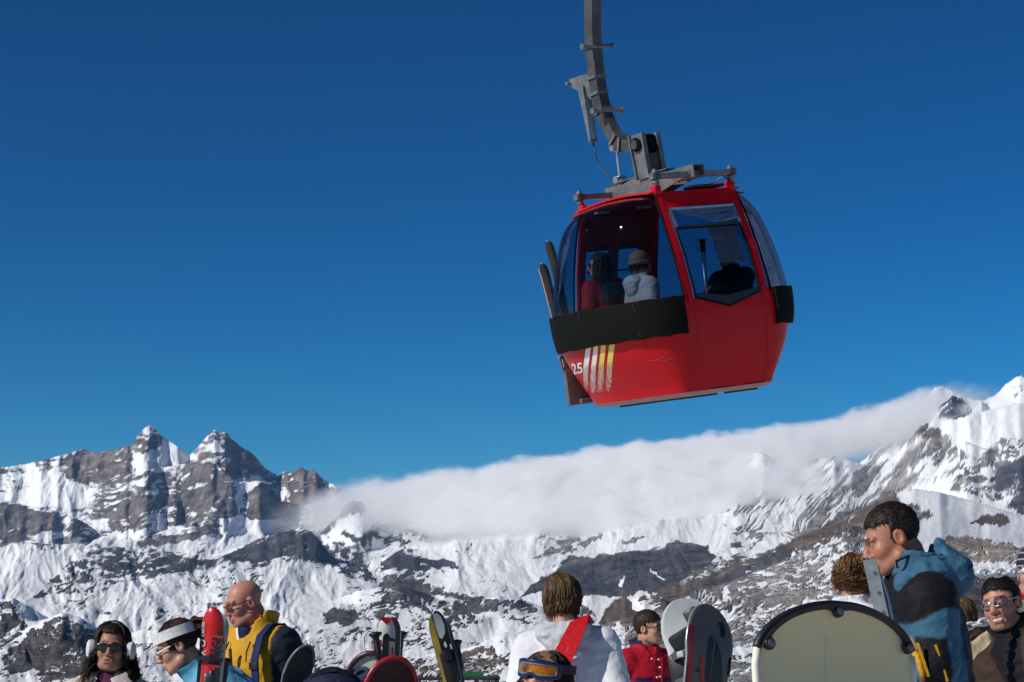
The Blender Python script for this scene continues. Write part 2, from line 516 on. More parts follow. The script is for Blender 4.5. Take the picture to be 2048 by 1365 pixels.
# outcrops, cliffs, snow fields and shaded faces painted as thin snow, each with its edge: (snow cover, rock tint or -1, outline)
FIELDS = [
    (.6, 0, [(0,945),(45,930),(60,950),(35,985),(0,990)]), (.5, 0, [(75,925),(110,912),(100,940),(90,960),(70,940)]),
    (.13, 0, [(115,925),(150,905),(195,905),(205,915),(240,897),(262,893),(250,915),(245,940),(225,960),(200,955),(170,968),(140,960),(125,950),(135,930)]),
    (.97, 0, [(262,900),(300,900),(330,885),(320,868),(350,890),(382,910),(420,930),(380,935),(300,945),(262,945)]),
    (.28, 0, [(268,905),(276,875),(288,855),(299,850),(312,860),(325,880),(328,892),(300,900),(285,907)]),
    (.55, 0, [(380,908),(405,882),(430,858),(448,870),(450,900),(430,925),(400,918)]),
    (.18, 0, [(445,868),(470,885),(505,910),(535,945),(545,960),(520,955),(490,940),(468,925),(450,905)]),  # second horn's shaded right side, painted as mostly bare rock
    (.16, 0, [(545,955),(580,943),(603,934),(630,940),(650,965),(695,986),(660,995),(600,1000),(570,975)]),
    (.08, 0, [(0,1005),(40,1010),(80,1020),(110,1030),(130,1050),(90,1065),(50,1075),(0,1095)]),
    (.40, 0, [(110,1030),(160,1005),(215,975),(270,955),(330,940),(370,925),(400,920),(440,935),(465,960),(480,980),(465,1000),(430,1015),(380,1030),(330,1035),(300,1045),(270,1065),(225,1065),(180,1075),(140,1060)]),
    (.06, 0, [(385,932),(420,925),(455,950),(470,985),(440,1005),(400,1015),(360,1010),(330,1015),(310,1020),(300,1000),(350,985),(380,960)]),
    (.12, 0, [(215,1035),(240,1010),(290,990),(310,1020),(290,1045),(260,1062),(225,1060)]),
    (.92, 0, [(480,970),(520,960),(548,964),(550,970),(520,972),(488,988),(478,1040),(470,1010)]),
    (.06, 0, [(488,988),(520,970),(548,968),(560,985),(575,1030),(550,1040),(520,1043),(490,1035),(500,1010)]),
    (.18, 0, [(330,1052),(350,1035),(400,1020),(440,1008),(470,1005),(480,1030),(440,1040),(400,1045),(340,1057)]),
    (.10, 0, [(265,1092),(300,1072),(340,1070),(390,1060),(425,1050),(400,1077),(360,1087),(330,1092),(290,1097)]),
    (.08, 0, [(75,1092),(100,1077),(145,1072),(135,1087),(105,1102),(85,1105)]), (.45, 0, [(520,955),(550,960),(590,995),(606,1000),(570,1005),(552,990)]),  # second outline: shaded streak of the ridge, painted as thinner snow
    (.05, 1, [(470,1100),(530,1075),(600,1057),(625,1065),(650,1095),(690,1135),(660,1130),(620,1120),(580,1110),(520,1120),(480,1125),(440,1118)]),
    (.16, 1, [(130,1130),(175,1105),(230,1094),(265,1105),(300,1120),(340,1108),(400,1120),(440,1120),(420,1140),(360,1150),(260,1150),(180,1160),(120,1190),(60,1200),(100,1160)]),
    (.15, 1, [(620,1082),(680,1028),(705,1000),(728,1010),(722,1019),(700,1022),(660,1060)]), (.28, 1, [(680,1070),(740,1068),(800,1058),(830,1045),(840,1065),(800,1085),(770,1095),(720,1090)]),
    (.12, 1, [(760,1135),(790,1112),(830,1115),(900,1120),(930,1135),(890,1140),(820,1142)]), (.15, 1, [(680,1155),(700,1135),(722,1112),(738,1150),(760,1162)]),
    (.10, 4, [(790,1165),(860,1168),(930,1190),(980,1215),(930,1200),(870,1195),(840,1200),(870,1230),(830,1215),(800,1195)]),
    (.04, 4, [(640,1227),(665,1213),(710,1222),(720,1235),(690,1248),(655,1248)]), (.15, 4, [(870,1242),(920,1210),(965,1192),(1000,1200),(1010,1215),(970,1225),(930,1245),(910,1267),(880,1260)]),
    (.08, 4, [(0,1210),(20,1203),(40,1233),(55,1257),(30,1257),(0,1264)]), (.14, 4, [(0,1310),(40,1275),(90,1245),(125,1228),(160,1245),(180,1260),(150,1290),(165,1320),(130,1345),(60,1340),(20,1350),(0,1340)]),
    (.96, -1, [(40,1203),(130,1218),(240,1238),(300,1245),(290,1262),(200,1247),(110,1230),(60,1252)]), (.3, 3, [(790,1340),(830,1325),(870,1320),(920,1325),(1010,1290),(1050,1280),(1040,1320),(1000,1350),(980,1365),(780,1365)]),
    (.96, -1, [(795,1308),(830,1299),(880,1305),(895,1312),(850,1319)]), (.93, -1, [(985,1290),(1020,1278),(1030,1290),(995,1311)]), (.72, 2, [(860,1270),(950,1255),(1010,1245),(1060,1270),(1000,1285),(900,1310)]),
    (.93, 2, [(960,1130),(1100,1115),(1270,1085),(1400,1070),(1500,1080),(1470,1110),(1430,1110),(1375,1080),(1260,1097),(1150,1112),(1060,1150),(1000,1170)]),
    (.006, 1, [(1030,1195),(1065,1165),(1100,1145),(1150,1122),(1220,1110),(1265,1105),(1310,1103),(1345,1092),(1375,1087),(1410,1093),(1430,1110),(1420,1130),(1380,1150),(1350,1165),(1310,1180),(1240,1190),(1160,1195),(1120,1190),(1080,1190)]),
    (.97, -1, [(1245,1150),(1250,1150),(1247,1180),(1241,1178)]), (.97, -1, [(1296,1138),(1302,1138),(1328,1162),(1322,1163)]), (.1, 1, [(985,1200),(1040,1195),(1085,1215),(1070,1232),(1020,1220)]), (.08, 1, [(1160,1203),(1187,1220),(1195,1230),(1160,1232),(1150,1220)]),
    (.85, -1, [(1085,1200),(1150,1198),(1240,1194),(1230,1212),(1210,1240),(1190,1232),(1160,1205),(1100,1212)]),
    (.02, 3, [(1195,1247),(1215,1215),(1235,1192),(1262,1186),(1297,1195),(1265,1215),(1277,1227),(1240,1234),(1200,1252)]), (.97, -1, [(1250,1195),(1281,1189),(1283,1213),(1270,1221),(1262,1205)]),
    (.15, 2, [(1060,1117),(1100,1090),(1130,1083),(1140,1095),(1110,1105),(1080,1120)]), (.15, 2, [(1110,1087),(1150,1068),(1160,1082),(1130,1092)]), (.15, 2, [(1155,1087),(1180,1070),(1205,1064),(1195,1082),(1170,1094)]), (.2, 2, [(1235,1087),(1260,1075),(1290,1068),(1285,1082),(1255,1092)]),
    (.4, 2, [(1250,1000),(1290,990),(1320,995),(1300,1010),(1265,1030)]), (.2, 2, [(1445,1025),(1480,1005),(1520,1000),(1510,1022),(1470,1032)]), (.35, 2, [(1350,1025),(1380,1008),(1400,1015),(1380,1032)]), (.04, 1, [(1456,1085),(1480,1082),(1483,1093),(1460,1094)]),
    (.40, 2, [(1500,1080),(1490,1060),(1530,1010),(1560,985),(1600,960),(1640,935),(1690,930),(1740,945),(1790,920),(1830,880),(1850,860),(1880,880),(1910,940),(1890,970),(1800,985),(1740,1000),(1690,1030),(1620,1065),(1560,1090),(1510,1105)]),
    (.4, 2, [(1530,915),(1555,925),(1570,935),(1540,950),(1520,945)]), (.18, 1, [(1866,837),(1888,803),(1905,790),(1935,806),(1945,820),(1930,837),(1890,840)]), (.10, 3, [(1828,872),(1845,853),(1880,855),(1885,875),(1850,874)]),
    (.15, 2, [(1860,880),(1885,878),(1925,905),(1900,930),(1870,935),(1855,910)]), (.95, -1, [(1885,850),(1960,832),(2048,805),(2048,860),(1990,880),(1950,920),(1920,890)]), (.16, 1, [(1980,960),(2000,935),(2048,915),(2048,1030),(2010,1010),(1990,985)]),  # first outline: face in shadow, its shade painted as thin snow
    (.42, 2, [(1860,965),(1930,955),(1990,965),(1990,1000),(1940,985),(1880,980)]), (.3, 1, [(2025,760),(2048,765),(2048,800),(2030,790)]), (.4, 2, [(1960,922),(1985,890),(2010,870),(2000,900),(1970,932)]),
    (.42, 2, [(1290,1225),(1400,1180),(1550,1130),(1680,1085),(1760,1060),(1780,1120),(1700,1200),(1500,1365),(1200,1365),(1220,1280)]),
    (.12, 3, [(1380,1165),(1450,1135),(1520,1108),(1590,1080),(1640,1058),(1700,1035),(1740,1010),(1790,985),(1800,1000),(1760,1030),(1720,1060),(1660,1085),(1600,1090),(1560,1125),(1500,1145),(1430,1165),(1370,1190)]),
    (.06, 1, [(1400,1170),(1480,1135),(1540,1105),(1590,1095),(1580,1115),(1530,1135),(1470,1160),(1420,1180)]),
    (.95, -1, [(1790,985),(1850,980),(1950,1003),(2048,1032),(2048,1080),(1960,1080),(1900,1070),(1850,1040),(1810,1010)]), (.06, 3, [(1935,1042),(1960,1030),(2000,1026),(2022,1040),(2000,1057),(1960,1054)]), (.25, 3, [(1800,1010),(1830,1005),(1860,1020),(1880,1032),(1850,1037),(1820,1032)]),
    (.22, 5, [(1880,1070),(1960,1080),(2048,1095),(2048,1130),(1960,1130),(1900,1110)]), (.82, -1, [(1900,1125),(1960,1123),(2048,1129),(2048,1143),(1960,1146),(1900,1146)]), (.10, 4, [(1930,1150),(2048,1146),(2048,1400),(1930,1400)]),
]


def inside_dist(x, y, poly):
    """signed distance to an outline, positive inside"""
    p = np.array(poly, np.float32); n = len(p)
    d2 = np.full(len(x), 1e12, np.float32); ins = np.zeros(len(x), bool)
    for i in range(n):
        ax, ay = p[i]; bx, by = p[(i + 1) % n]
        ex, ey = bx - ax, by - ay
        t = np.clip(((x - ax) * ex + (y - ay) * ey) / (ex * ex + ey * ey + 1e-9), 0, 1)
        d2 = np.minimum(d2, (x - ax - t * ex) ** 2 + (y - ay - t * ey) ** 2)
        cr = ((ay > y) != (by > y)) & (x < ex * (y - ay) / (ey if abs(ey) > 1e-9 else 1e-9) + ax)
        ins ^= cr
    return np.where(ins, 1, -1) * np.sqrt(d2)


def build_terrain():
    px_cols = np.concatenate([np.linspace(-420, -60, 60)[:-1], np.arange(-60, 2110, 2.0), np.linspace(2110, 2500, 60)])
    az = (px_cols - 1024) / FPX / CA
    wide = np.tan(np.linspace(0.36, 1.25, 26))
    az = np.concatenate([-wide[::-1], az, wide])
    az_lo, az_hi = (-420 - 1024) / FPX / CA, (2500 - 1024) / FPX / CA
    azc = np.clip(az, az_lo, az_hi)
    NC = len(az)
    ND = 2400
    lnd = np.linspace(math.log(100), math.log(9500), ND)
    d = np.exp(lnd)[None, :]
    # carpet
    kn = []
    for dist, ys in CARPET:
        a, e = px_dir(np.array(CARPET_PX), np.array(ys))
        kn.append(np.interp(azc, a, e) * dist)
    kn = np.array(kn); kd = np.log([c[0] for c in CARPET])
    Z = np.empty((NC, ND))
    for i in range(NC):
        Z[i] = np.interp(lnd, kd, kn[:, i])
    crest_d = np.full((NC, ND), 1e9)       # how far below the nearest crest, in px
    for k, R in enumerate(RIDGES):
        a, e = curve(R['c'])
        el = np.interp(azc, a, e)
        D = R['D'] * (1 + 0.035 * noise2(azc * 30, azc * 0 + k * 3.3, 3) + 0.01 * noise2(azc * 150, azc * 0 + k * 1.3, 4))
        zc = el * D
        lo_, hi_ = (a[0] if R['c'][0][0] > -150 else -9), (a[-1] if R['c'][-1][0] < 2150 else 9)
        zc = zc - np.maximum(0, np.maximum(lo_ - az, az - hi_)) * D * 0.9
        dz = d - D[:, None]
        und = np.where(dz < 0, -dz * R['sf'], dz * R['sb'])
        und = np.where(dz < 0, und * (1 - 0.25 * sstep(0, 0.25, -dz / D[:, None])), und)
        zr = zc[:, None] - und
        kk = 0.0022 * d
        rel = und / d * FPX
        near_top = zr > Z - kk
        crest_d = np.where(near_top, rel, crest_d)
        Z = 0.5 * (Z + zr + np.sqrt((Z - zr) ** 2 + kk * kk))
    # rows: equal steps of what the slope shows
    py = 682.5 - FPX * ((Z / d) * CA - SA) / (CA + (Z / d) * SA)
    seg = np.abs(np.diff(py, axis=1)) + 0.05
    cum = np.concatenate([np.zeros((NC, 1)), np.cumsum(seg, axis=1)], axis=1)
    NR = 520
    T = np.empty((NC, NR)); L = np.empty((NC, NR)); ZZ = np.empty((NC, NR)); CD = np.empty((NC, NR))
    tot = cum[:, -1]
    for i in range(NC):
        t = np.linspace(0, tot[i], NR)
        T[i] = t
        L[i] = np.interp(t, cum[i], lnd)
        ZZ[i] = np.interp(L[i], lnd, Z[i])
        CD[i] = np.interp(L[i], lnd, np.minimum(crest_d[i], 400))
    D = np.exp(L)
    A = np.repeat(az[:, None], NR, 1)
    X = A * D; Y = D
    gx = A * FPX
    el0 = ZZ / D
    gy = FPX * (el0 * CA - SA) / (CA + el0 * SA)
    # relief
    amp = D / FPX
    damp = np.clip(CD / 70.0, 0.06, 1.0)
    far = sstep(5200, 6600, D)
    N = np.zeros_like(D)
    wx = gx + 30 * noise2(gx / 90, gy / 120, 41); wy = gy + 40 * noise2(gx / 90, gy / 120, 42)
    for i, (lam, a_) in enumerate(((220, .10), (110, .15), (56, .19), (28, .2), (14, .22), (7, .22))):
        n = noise2(wx / lam, wy / (lam * 1.4), 10 + i)
        ridged = 0.45 - np.abs(n) * 1.9
        w = damp if lam > 40 else np.clip(CD / 14.0, 0.35, 1.0)
        N += lam * a_ * w * (0.55 * ridged + 0.45 * n * 1.3) * (1.0 - 0.25 * far)
    # gullies running down the far faces
    for i, (lam, a_) in enumerate(((60, .12), (30, .16), (15, .18), (8, .16))):
        sl = gx - gy * np.where(gx > 300, 0.95, np.where(gx < -420, 0.35, 0.1)) + 14 * noise2(gx / 40, gy / 40, 33)
        n = noise2(sl / lam + 0.5 * noise2(gx / 50, gy / 80, 31), gy / (lam * 3.2), 20 + i)
        N += far * lam * a_ * np.clip(CD / 40.0, 0.12, 1) * (0.4 - np.abs(n) * 1.8)
    N *= (.60 + .40 * (1 - sstep(-420, -360, gx))) * (1 - .55 * sstep(700, 740, gx) * sstep(-425, -405, gy) * (1 - sstep(-300, -280, gy)))
    nearfac = 0.35 + 0.65 * sstep(200, 800, D)
    Zf = ZZ + CAMZ + N * amp * nearfac
    PX, PY = to_px(X, Y, Zf)
    # slope (for snow holding) from the mesh itself
    def grad(axis):
        return np.gradient(Zf, axis=axis)
    dxdx, dxdy = np.gradient(X, axis=0), np.gradient(X, axis=1)
    dydx, dydy = np.gradient(Y, axis=0), np.gradient(Y, axis=1)
    det = dxdx * dydy - dxdy * dydx
    det = np.where(np.abs(det) < 1e-6, 1e-6, det)
    zx, zy = grad(0), grad(1)
    sx = (zx * dydy - zy * dydx) / det
    sy = (zy * dxdx - zx * dxdy) / det
    slope = np.sqrt(sx * sx + sy * sy)
    # snow cover and rock tint
    S = np.array(SNOW, float)
    q = np.c_[PX.ravel(), PY.ravel()].astype(np.float32)
    q[:, 0] += 9 * noise2(q[:, 0] / 28, q[:, 1] / 28, 51) + 5 * noise2(q[:, 0] / 11, q[:, 1] / 11, 53)
    q[:, 1] += 9 * noise2(q[:, 0] / 28, q[:, 1] / 28, 52) + 5 * noise2(q[:, 0] / 11, q[:, 1] / 11, 54)
    cov = np.zeros(len(q)); ws = np.zeros(len(q)); tint = np.zeros((len(q), 3)); wt = np.zeros(len(q))
    for px_, py_, c_, t_ in S:
        r2 = (q[:, 0] - px_) ** 2 + ((q[:, 1] - py_) * 1.25) ** 2
        w = 1.0 / (r2 + 60.0) ** 2
        cov += w * c_; ws += w
        w2 = 1.0 / (r2 + 500.0) ** 2
        tint += w2[:, None] * TINTS[int(t_)]; wt += w2
    cov /= ws; tint /= wt[:, None]
    for c_, t_, poly in FIELDS:
        pa = np.array(poly)
        m = np.where((q[:, 0] > pa[:, 0].min() - 12) & (q[:, 0] < pa[:, 0].max() + 12) & (q[:, 1] > pa[:, 1].min() - 12) & (q[:, 1] < pa[:, 1].max() + 12))[0]
        if not len(m): continue
        w = sstep(-4.0, 5.0, inside_dist(q[m, 0], q[m, 1], poly))
        cov[m] += (c_ - cov[m]) * w
        if t_ >= 0:
            tint[m] += (TINTS[t_] - tint[m]) * w[:, None]
    sh = D.shape
    cov = np.where((cov < .2) & (q[:, 0] < 720) & (q[:, 1] < 1100), np.maximum(cov, .13), cov)
    cov = cov.reshape(sh); tint = tint.reshape(sh + (3,))
    # patchiness: noise stretched along the lie of the land
    right = sstep(1380, 1500, PX) * (1 - sstep(1880, 1960, PX)) * (1 - sstep(1030, 1100, PY))
    left = (1 - sstep(560, 700, PX)) * (1 - sstep(1080, 1110, PY))
    ang = np.where(right > 0.5, math.radians(-48), np.where(left > 0.5, math.radians(-14), math.radians(-16)))
    ca_, sa_ = np.cos(ang), np.sin(ang)
    wk = 1 - .72 * (right > .5)
    wpx = PX + wk * 26 * noise2(PX / 110, PY / 80, 63) + 9 * noise2(PX / 30, PY / 30, 61)
    wpy = PY + wk * 22 * noise2(PX / 110, PY / 80, 64) + 7 * noise2(PX / 30, PY / 30, 62)
    al = wpx * ca_ + wpy * sa_
    ac = -wpx * sa_ + wpy * ca_
    st = np.where(right > 0.5, 8.0, np.where((PX > 1250) & (PY > 1120), 3.6, 0)) + np.where((right > .5) | ((PX > 1250) & (PY > 1120)), 0, np.where(left > .5, 3.4, 2.4))
    n = 0
    for i, (lam, a_) in enumerate(((90, .30), (42, .42), (20, .50), (10, .55), (5.2, .52), (3, .46))):
        n = n + a_ * noise2(al / (lam * st), ac / lam, 70 + i)
    n = n / 0.29                                   # about unit spread
    sl_ref = 0.25 + 0.5 * far
    cc = np.clip(cov, .004, .996)
    field = np.log(cc / (1 - cc)) / 1.35 + n * (.8 + .5 * noise2(PX / 120, PY / 60, 78)) - np.clip(slope - sl_ref, -.8, .8) * (0.30 + 0.35 * left) + 0.38 + .38 * (1 - sstep(1150, 1300, PX)) * sstep(1075, 1110, PY) - .42 * sstep(1120, 1190, PY) * sstep(1150, 1350, PX)
    field = field + left * .75 * noise2((ac + 5 * noise2(PX / 50, PY / 50, 88)) / 3.4, al / 70, 89) * (cov < .6)
    sharp = 2.2 + 5.5 * sstep(-.25, .3, noise2(PX / 70, PY / 40, 77))
    snow = 1 / (1 + np.exp(-np.clip(field * sharp, -30, 30)))
    # strata bands on the left cliffs
    band = noise2((ac + 6 * noise2(PX / 60, PY / 60, 81)) / 5.0, al / 160, 82)
    vert = noise2(PX / 6.0, PY / 40.0, 83)
    mott = noise2(PX / 17, PY / 12, 84)
    k = 1 + (0.55 * band + 0.35 * vert) * left + 0.5 * mott + 0.35 * noise2(PX / 5, PY / 4, 85)
    tint = tint * np.clip(k, 0.45, 1.8)[..., None]
    V = np.stack([X, Y, Zf], -1).reshape(-1, 3)
    ii = np.arange(NC * NR).reshape(NC, NR)
    F = np.stack([ii[:-1, :-1], ii[1:, :-1], ii[1:, 1:], ii[:-1, 1:]], -1).reshape(-1, 4)
    me = np_mesh("mountains", V, F)
    add_attr(me, "snow", snow)
    add_attr(me, "rock", tint.reshape(-1, 3), 'FLOAT_COLOR')
    t = NT("mountain_rock_and_snow")
    a1 = t.new("ShaderNodeAttribute", attribute_name="snow")
    a2 = t.new("ShaderNodeAttribute", attribute_name="rock")
    geo = t.new("ShaderNodeNewGeometry")
    n1 = t.noise(0.05, 6, 0.7, vec=geo.outputs['Position'])
    n2 = t.noise(0.4, 4, 0.6, vec=geo.outputs['Position'])
    f = t.math('ADD', a1.outputs['Fac'], t.math('MULTIPLY', t.math('SUBTRACT', n1.outputs['Fac'], 0.5), 0.7))
    fr = t.ramp(f, [(0.25, (0, 0, 0)), (0.75, (1, 1, 1))])
    rk = t.mix(1.0, a2.outputs['Color'], t.ramp(n2.outputs['Fac'], [(0.25, (.62, .62, .62)), (0.75, (1.32, 1.29, 1.27))]).outputs[0], 'MULTIPLY')
    n4 = t.noise(0.012, 9, 0.75, vec=geo.outputs['Position']); n4.inputs['Distortion'].default_value = .8
    rk = t.mix(1.0, rk, t.ramp(n4.outputs['Fac'], [(.36, (.45, .45, .47)), (.5, (.95, .95, .95)), (.64, (1.6, 1.55, 1.5))]).outputs[0], 'MULTIPLY')
    sn = t.ramp(n1.outputs['Fac'], [(0.3, (.78, .80, .83)), (0.7, (.88, .885, .89))])
    t.link(t.mix(fr.outputs[0], rk, sn.outputs[0]), t.b.inputs['Base Color'])
    t.b.inputs['Roughness'].default_value = 0.85
    t.b.inputs['Specular IOR Level'].default_value = 0.15
    n3 = t.noise(0.018, 8, 0.72, vec=geo.outputs['Position']); n3.inputs['Distortion'].default_value = .6
    hgt = t.math('MULTIPLY', t.math('ADD', n3.outputs['Fac'], t.math('MULTIPLY', n2.outputs['Fac'], .12)), t.math('SUBTRACT', 1.0, t.math('MULTIPLY', fr.outputs[0], .75)))
    t.bump(hgt, .9, 12.0)
    o = link("mountains", me, t.m)
    tag(o, kind='structure')
    return o


mountains = build_terrain()

# snow field round the camera, falling away gently, and out of sight to the horizon
def build_ground():
    rr = np.concatenate([[0.0], np.geomspace(1.5, 160, 46), np.geomspace(200, 11500, 14)])
    th = np.linspace(0, 2 * math.pi, 97)[:-1]
    R_, T_ = np.meshgrid(rr[1:], th, indexing='ij')
    x = R_ * np.sin(T_); y = R_ * np.cos(T_)
    z = ground_z(np.minimum(y, 160)) - np.clip((R_ - 160) * 0.14, 0, 110) * (y > -0.5 * R_)
    z += 0.05 * noise2(x / 2.2, y / 2.2, 91) * (R_ < 170) + 0.02 * noise2(x / .6, y / .6, 92) * (R_ < 60)
    V = np.concatenate([[[0, 0, 0.155]], np.stack([x, y, z], -1).reshape(-1, 3)])
    nr, nt = R_.shape
    ii = 1 + np.arange(nr * nt).reshape(nr, nt)
    jj = np.roll(ii, -1, axis=1)
    F = np.stack([ii[:-1], ii[1:], jj[1:], jj[:-1]], -1).reshape(-1, 4)
    me = np_mesh("ground", V, F)
    bm = bmesh.new(); bm.from_mesh(me); bm.verts.ensure_lookup_table()
    for k in range(nt):
        bm.faces.new((bm.verts[0], bm.verts[1 + k], bm.verts[1 + (k + 1) % nt]))
    bmesh.ops.recalc_face_normals(bm, faces=bm.faces)
    bm.to_mesh(me); bm.free()
    t = NT("trampled_snow_and_stones")
    g = t.new("ShaderNodeNewGeometry")
    a = t.noise(.09, 6, .65, vec=g.outputs['Position']); b = t.noise(1.3, 5, .65, vec=g.outputs['Position'])
    f = t.math('ADD', a.outputs['Fac'], t.math('MULTIPLY', t.math('SUBTRACT', b.outputs['Fac'], .5), .5))
    t.link(t.ramp(f, [(.36, (.10, .085, .075)), (.43, (.34, .32, .31)), (.49, (.66, .67, .69)), (.8, (.72, .73, .75))]).outputs[0], t.b.inputs['Base Color'])
    t.b.inputs['Roughness'].default_value = .85; t.b.inputs['Specular IOR Level'].default_value = .15
    t.bump(b.outputs['Fac'], .5, .04)
    m = t.m
    o = link("ground", me, m)
    tag(o, kind='structure')


build_ground()

# ------------------------------------------------------------------ cloud bank pouring over the divide
def build_cloud():
    A = Vector((float(px_dir(540, 1000)[0]) * 5850, 5850, 0)); B = Vector((float(px_dir(1930, 800)[0]) * 6950, 6950, 0))
    dr = (B - A); Ln = dr.length; dr.normalize()
    nr = Vector((-dr.y, dr.x, 0))
    top_px = [(540, 1018), (620, 996), (700, 981), (800, 966), (900, 950), (1000, 938), (1100, 924), (1200, 908), (1300, 893), (1400, 884), (1500, 878), (1600, 862), (1700, 838), (1780, 815), (1850, 790), (1930, 776)]
    bot_px = [(540, 1040), (620, 1078), (700, 1090), (800, 1105), (900, 1118), (1000, 1135), (1100, 1118), (1200, 1085), (1300, 1055), (1400, 1012), (1500, 965), (1600, 930), (1700, 915), (1780, 890), (1850, 860), (1930, 840)]
    def zline(pts):
        out = []
        for px_, py_ in pts:
            s = (px_ - 540) / (1930 - 540)
            P = A + dr * (Ln * s)
            # exact point on the line seen under this column
            a = float(px_dir(px_, py_)[0])
            k = (A.x - a * A.y) / (a * dr.y - dr.x)
            P = A + dr * k
            out.append((k / Ln, CAMZ + float(px_dir(px_, py_)[1]) * P.y))
        return out
    zt, zb = zline(top_px), zline(bot_px)
    zmax = 900.0
    me = bpy.data.meshes.new("cloud")
    bm = bmesh.new()
    ss = np.linspace(-0.01, 1.01, 18)
    rings = []
    for s in ss:
        t = np.interp(s, [p[0] for p in zt], [p[1] for p in zt]) + 110
        b = np.interp(s, [p[0] for p in zb], [p[1] for p in zb]) - 110
        P = A + dr * (Ln * s)
        rings.append([bm.verts.new(P + nr * w + Vector((0, 0, z))) for w, z in ((-860, b), (330, b), (330, t), (-860, t))])
    for r0, r1 in zip(rings, rings[1:]):
        for j in range(4):
            bm.faces.new((r0[j], r0[(j + 1) % 4], r1[(j + 1) % 4], r1[j]))
    bm.faces.new(rings[0][::-1]); bm.faces.new(rings[-1])
    bmesh.ops.recalc_face_normals(bm, faces=bm.faces)
    bm.to_mesh(me); bm.free()
    m = bpy.data.materials.new("cloud_vapour")
    m.use_nodes = True
    n, l = m.node_tree.nodes, m.node_tree.links
    n.clear()
    t = NT.__new__(NT); t.m, t.n, t.l = m, n, l
    out = t.new("ShaderNodeOutputMaterial"); pv = t.new("ShaderNodeVolumePrincipled")
    geo = t.new("ShaderNodeNewGeometry")
    sep = t.new("ShaderNodeSeparateXYZ"); t.link(geo.outputs['Position'], sep.inputs[0])
    X, Y, Z = sep.outputs
    def lin(ax, ay, c):
        return t.math('ADD', t.math('ADD', t.math('MULTIPLY', X, ax), t.math('MULTIPLY', Y, ay)), c)
    s = lin(dr.x / Ln, dr.y / Ln, -(A.x * dr.x + A.y * dr.y) / Ln)
    w = lin(nr.x, nr.y, -(A.x * nr.x + A.y * nr.y))
    def line(pts):
        r = t.ramp(s, [(min(1, max(0, p)), (z / zmax,) * 3) for p, z in pts])
        return t.math('MULTIPLY', r.outputs[0], zmax)
    zts, zbs = line(zt), line(zb)
    def nz(scale, detail, rough, vec=None):
        mp = t.new("ShaderNodeMapping"); mp.inputs['Scale'].default_value = (1, 1, 1.6)
        t.link(geo.outputs['Position'], mp.inputs['Vector'])
        k = t.noise(scale, detail, rough, vec=mp.outputs[0])
        return t.math('SUBTRACT', k.outputs['Fac'], 0.5)
    n1 = nz(0.0034, 2, 0.5); n2 = nz(0.012, 4, 0.6)
    # vapour sinks on the near side: lower the top towards the viewer
    sag = t.math('MULTIPLY', t.math('POWER', t.math('MAXIMUM', t.math('MULTIPLY', w, -1 / 860.0), 0.0), 1.25), 215.0)
    sagb = t.math('MULTIPLY', t.math('POWER', t.math('MAXIMUM', t.math('MULTIPLY', w, 1 / 330.0), 0.0), 2.0), 120.0)
    topz = t.math('SUBTRACT', t.math('SUBTRACT', zts, sag), sagb)
    topz = t.math('ADD', t.math('ADD', topz, 26.0), t.math('ADD', t.math('MULTIPLY', n1, 60.0), t.math('MULTIPLY', n2, 78.0)))
    up = t.math('DIVIDE', t.math('SUBTRACT', topz, Z), 55.0, clamp=True)
    dn = t.math('DIVIDE', t.math('SUBTRACT', Z, t.math('ADD', zbs, t.math('MULTIPLY', n1, 160.0))), 150.0, clamp=True)
    ends = t.ramp(s, [(0.0, (0, 0, 0)), (0.06, (.25,) * 3), (0.2, (.7,) * 3), (0.3, (1,) * 3), (.66, (1,) * 3), (0.8, (.75,) * 3), (0.93, (.6,) * 3), (1.0, (0, 0, 0))])
    body = t.math('MULTIPLY', t.math('POWER', up, 1.3), t.math('POWER', dn, 1.3))
    den = t.math('MULTIPLY', t.math('MULTIPLY', body, ends.outputs[0]), t.math('ADD', 0.55, t.math('MULTIPLY', n2, 2.6), clamp=True))
    den = t.math('MULTIPLY', den, 0.11)
    t.link(den, pv.inputs['Density'])
    pv.inputs['Color'].default_value = (1, 1, 1, 1)
    pv.inputs['Anisotropy'].default_value = 0.0
    t.link(pv.outputs[0], out.inputs['Volume'])
    m.cycles.volume_step_rate = 0.22
    o = link("cloud", me, m, smooth=False)
    tag(o, kind='stuff')


build_cloud()

# the air between here and the far slopes
def build_haze():
    m = bpy.data.materials.new("mountain_air"); m.use_nodes = True
    n, l = m.node_tree.nodes, m.node_tree.links
    n.clear()
    out = n.new("ShaderNodeOutputMaterial"); pv = n.new("ShaderNodeVolumePrincipled")
    pv.inputs['Density'].default_value = 1.7e-5
    pv.inputs['Color'].default_value = (.26, .55, 1.0, 1)
    l.new(pv.outputs[0], out.inputs['Volume'])
    zs = [v.co.z for v in mountains.data.vertices]
    bm = bmesh.new(); bmesh.ops.create_cube(bm, size=1.0)
    z0, z1 = -420.0, max(zs) + 160.0
    for v in bm.verts: v.co = Vector((v.co.x * 60000, v.co.y * 60000, z0 if v.co.z < 0 else z1))
    me = bpy.data.meshes.new("haze"); bm.to_mesh(me); bm.free()
    o = link("haze", me, m, smooth=False)
    tag(o, kind='stuff')


build_haze()

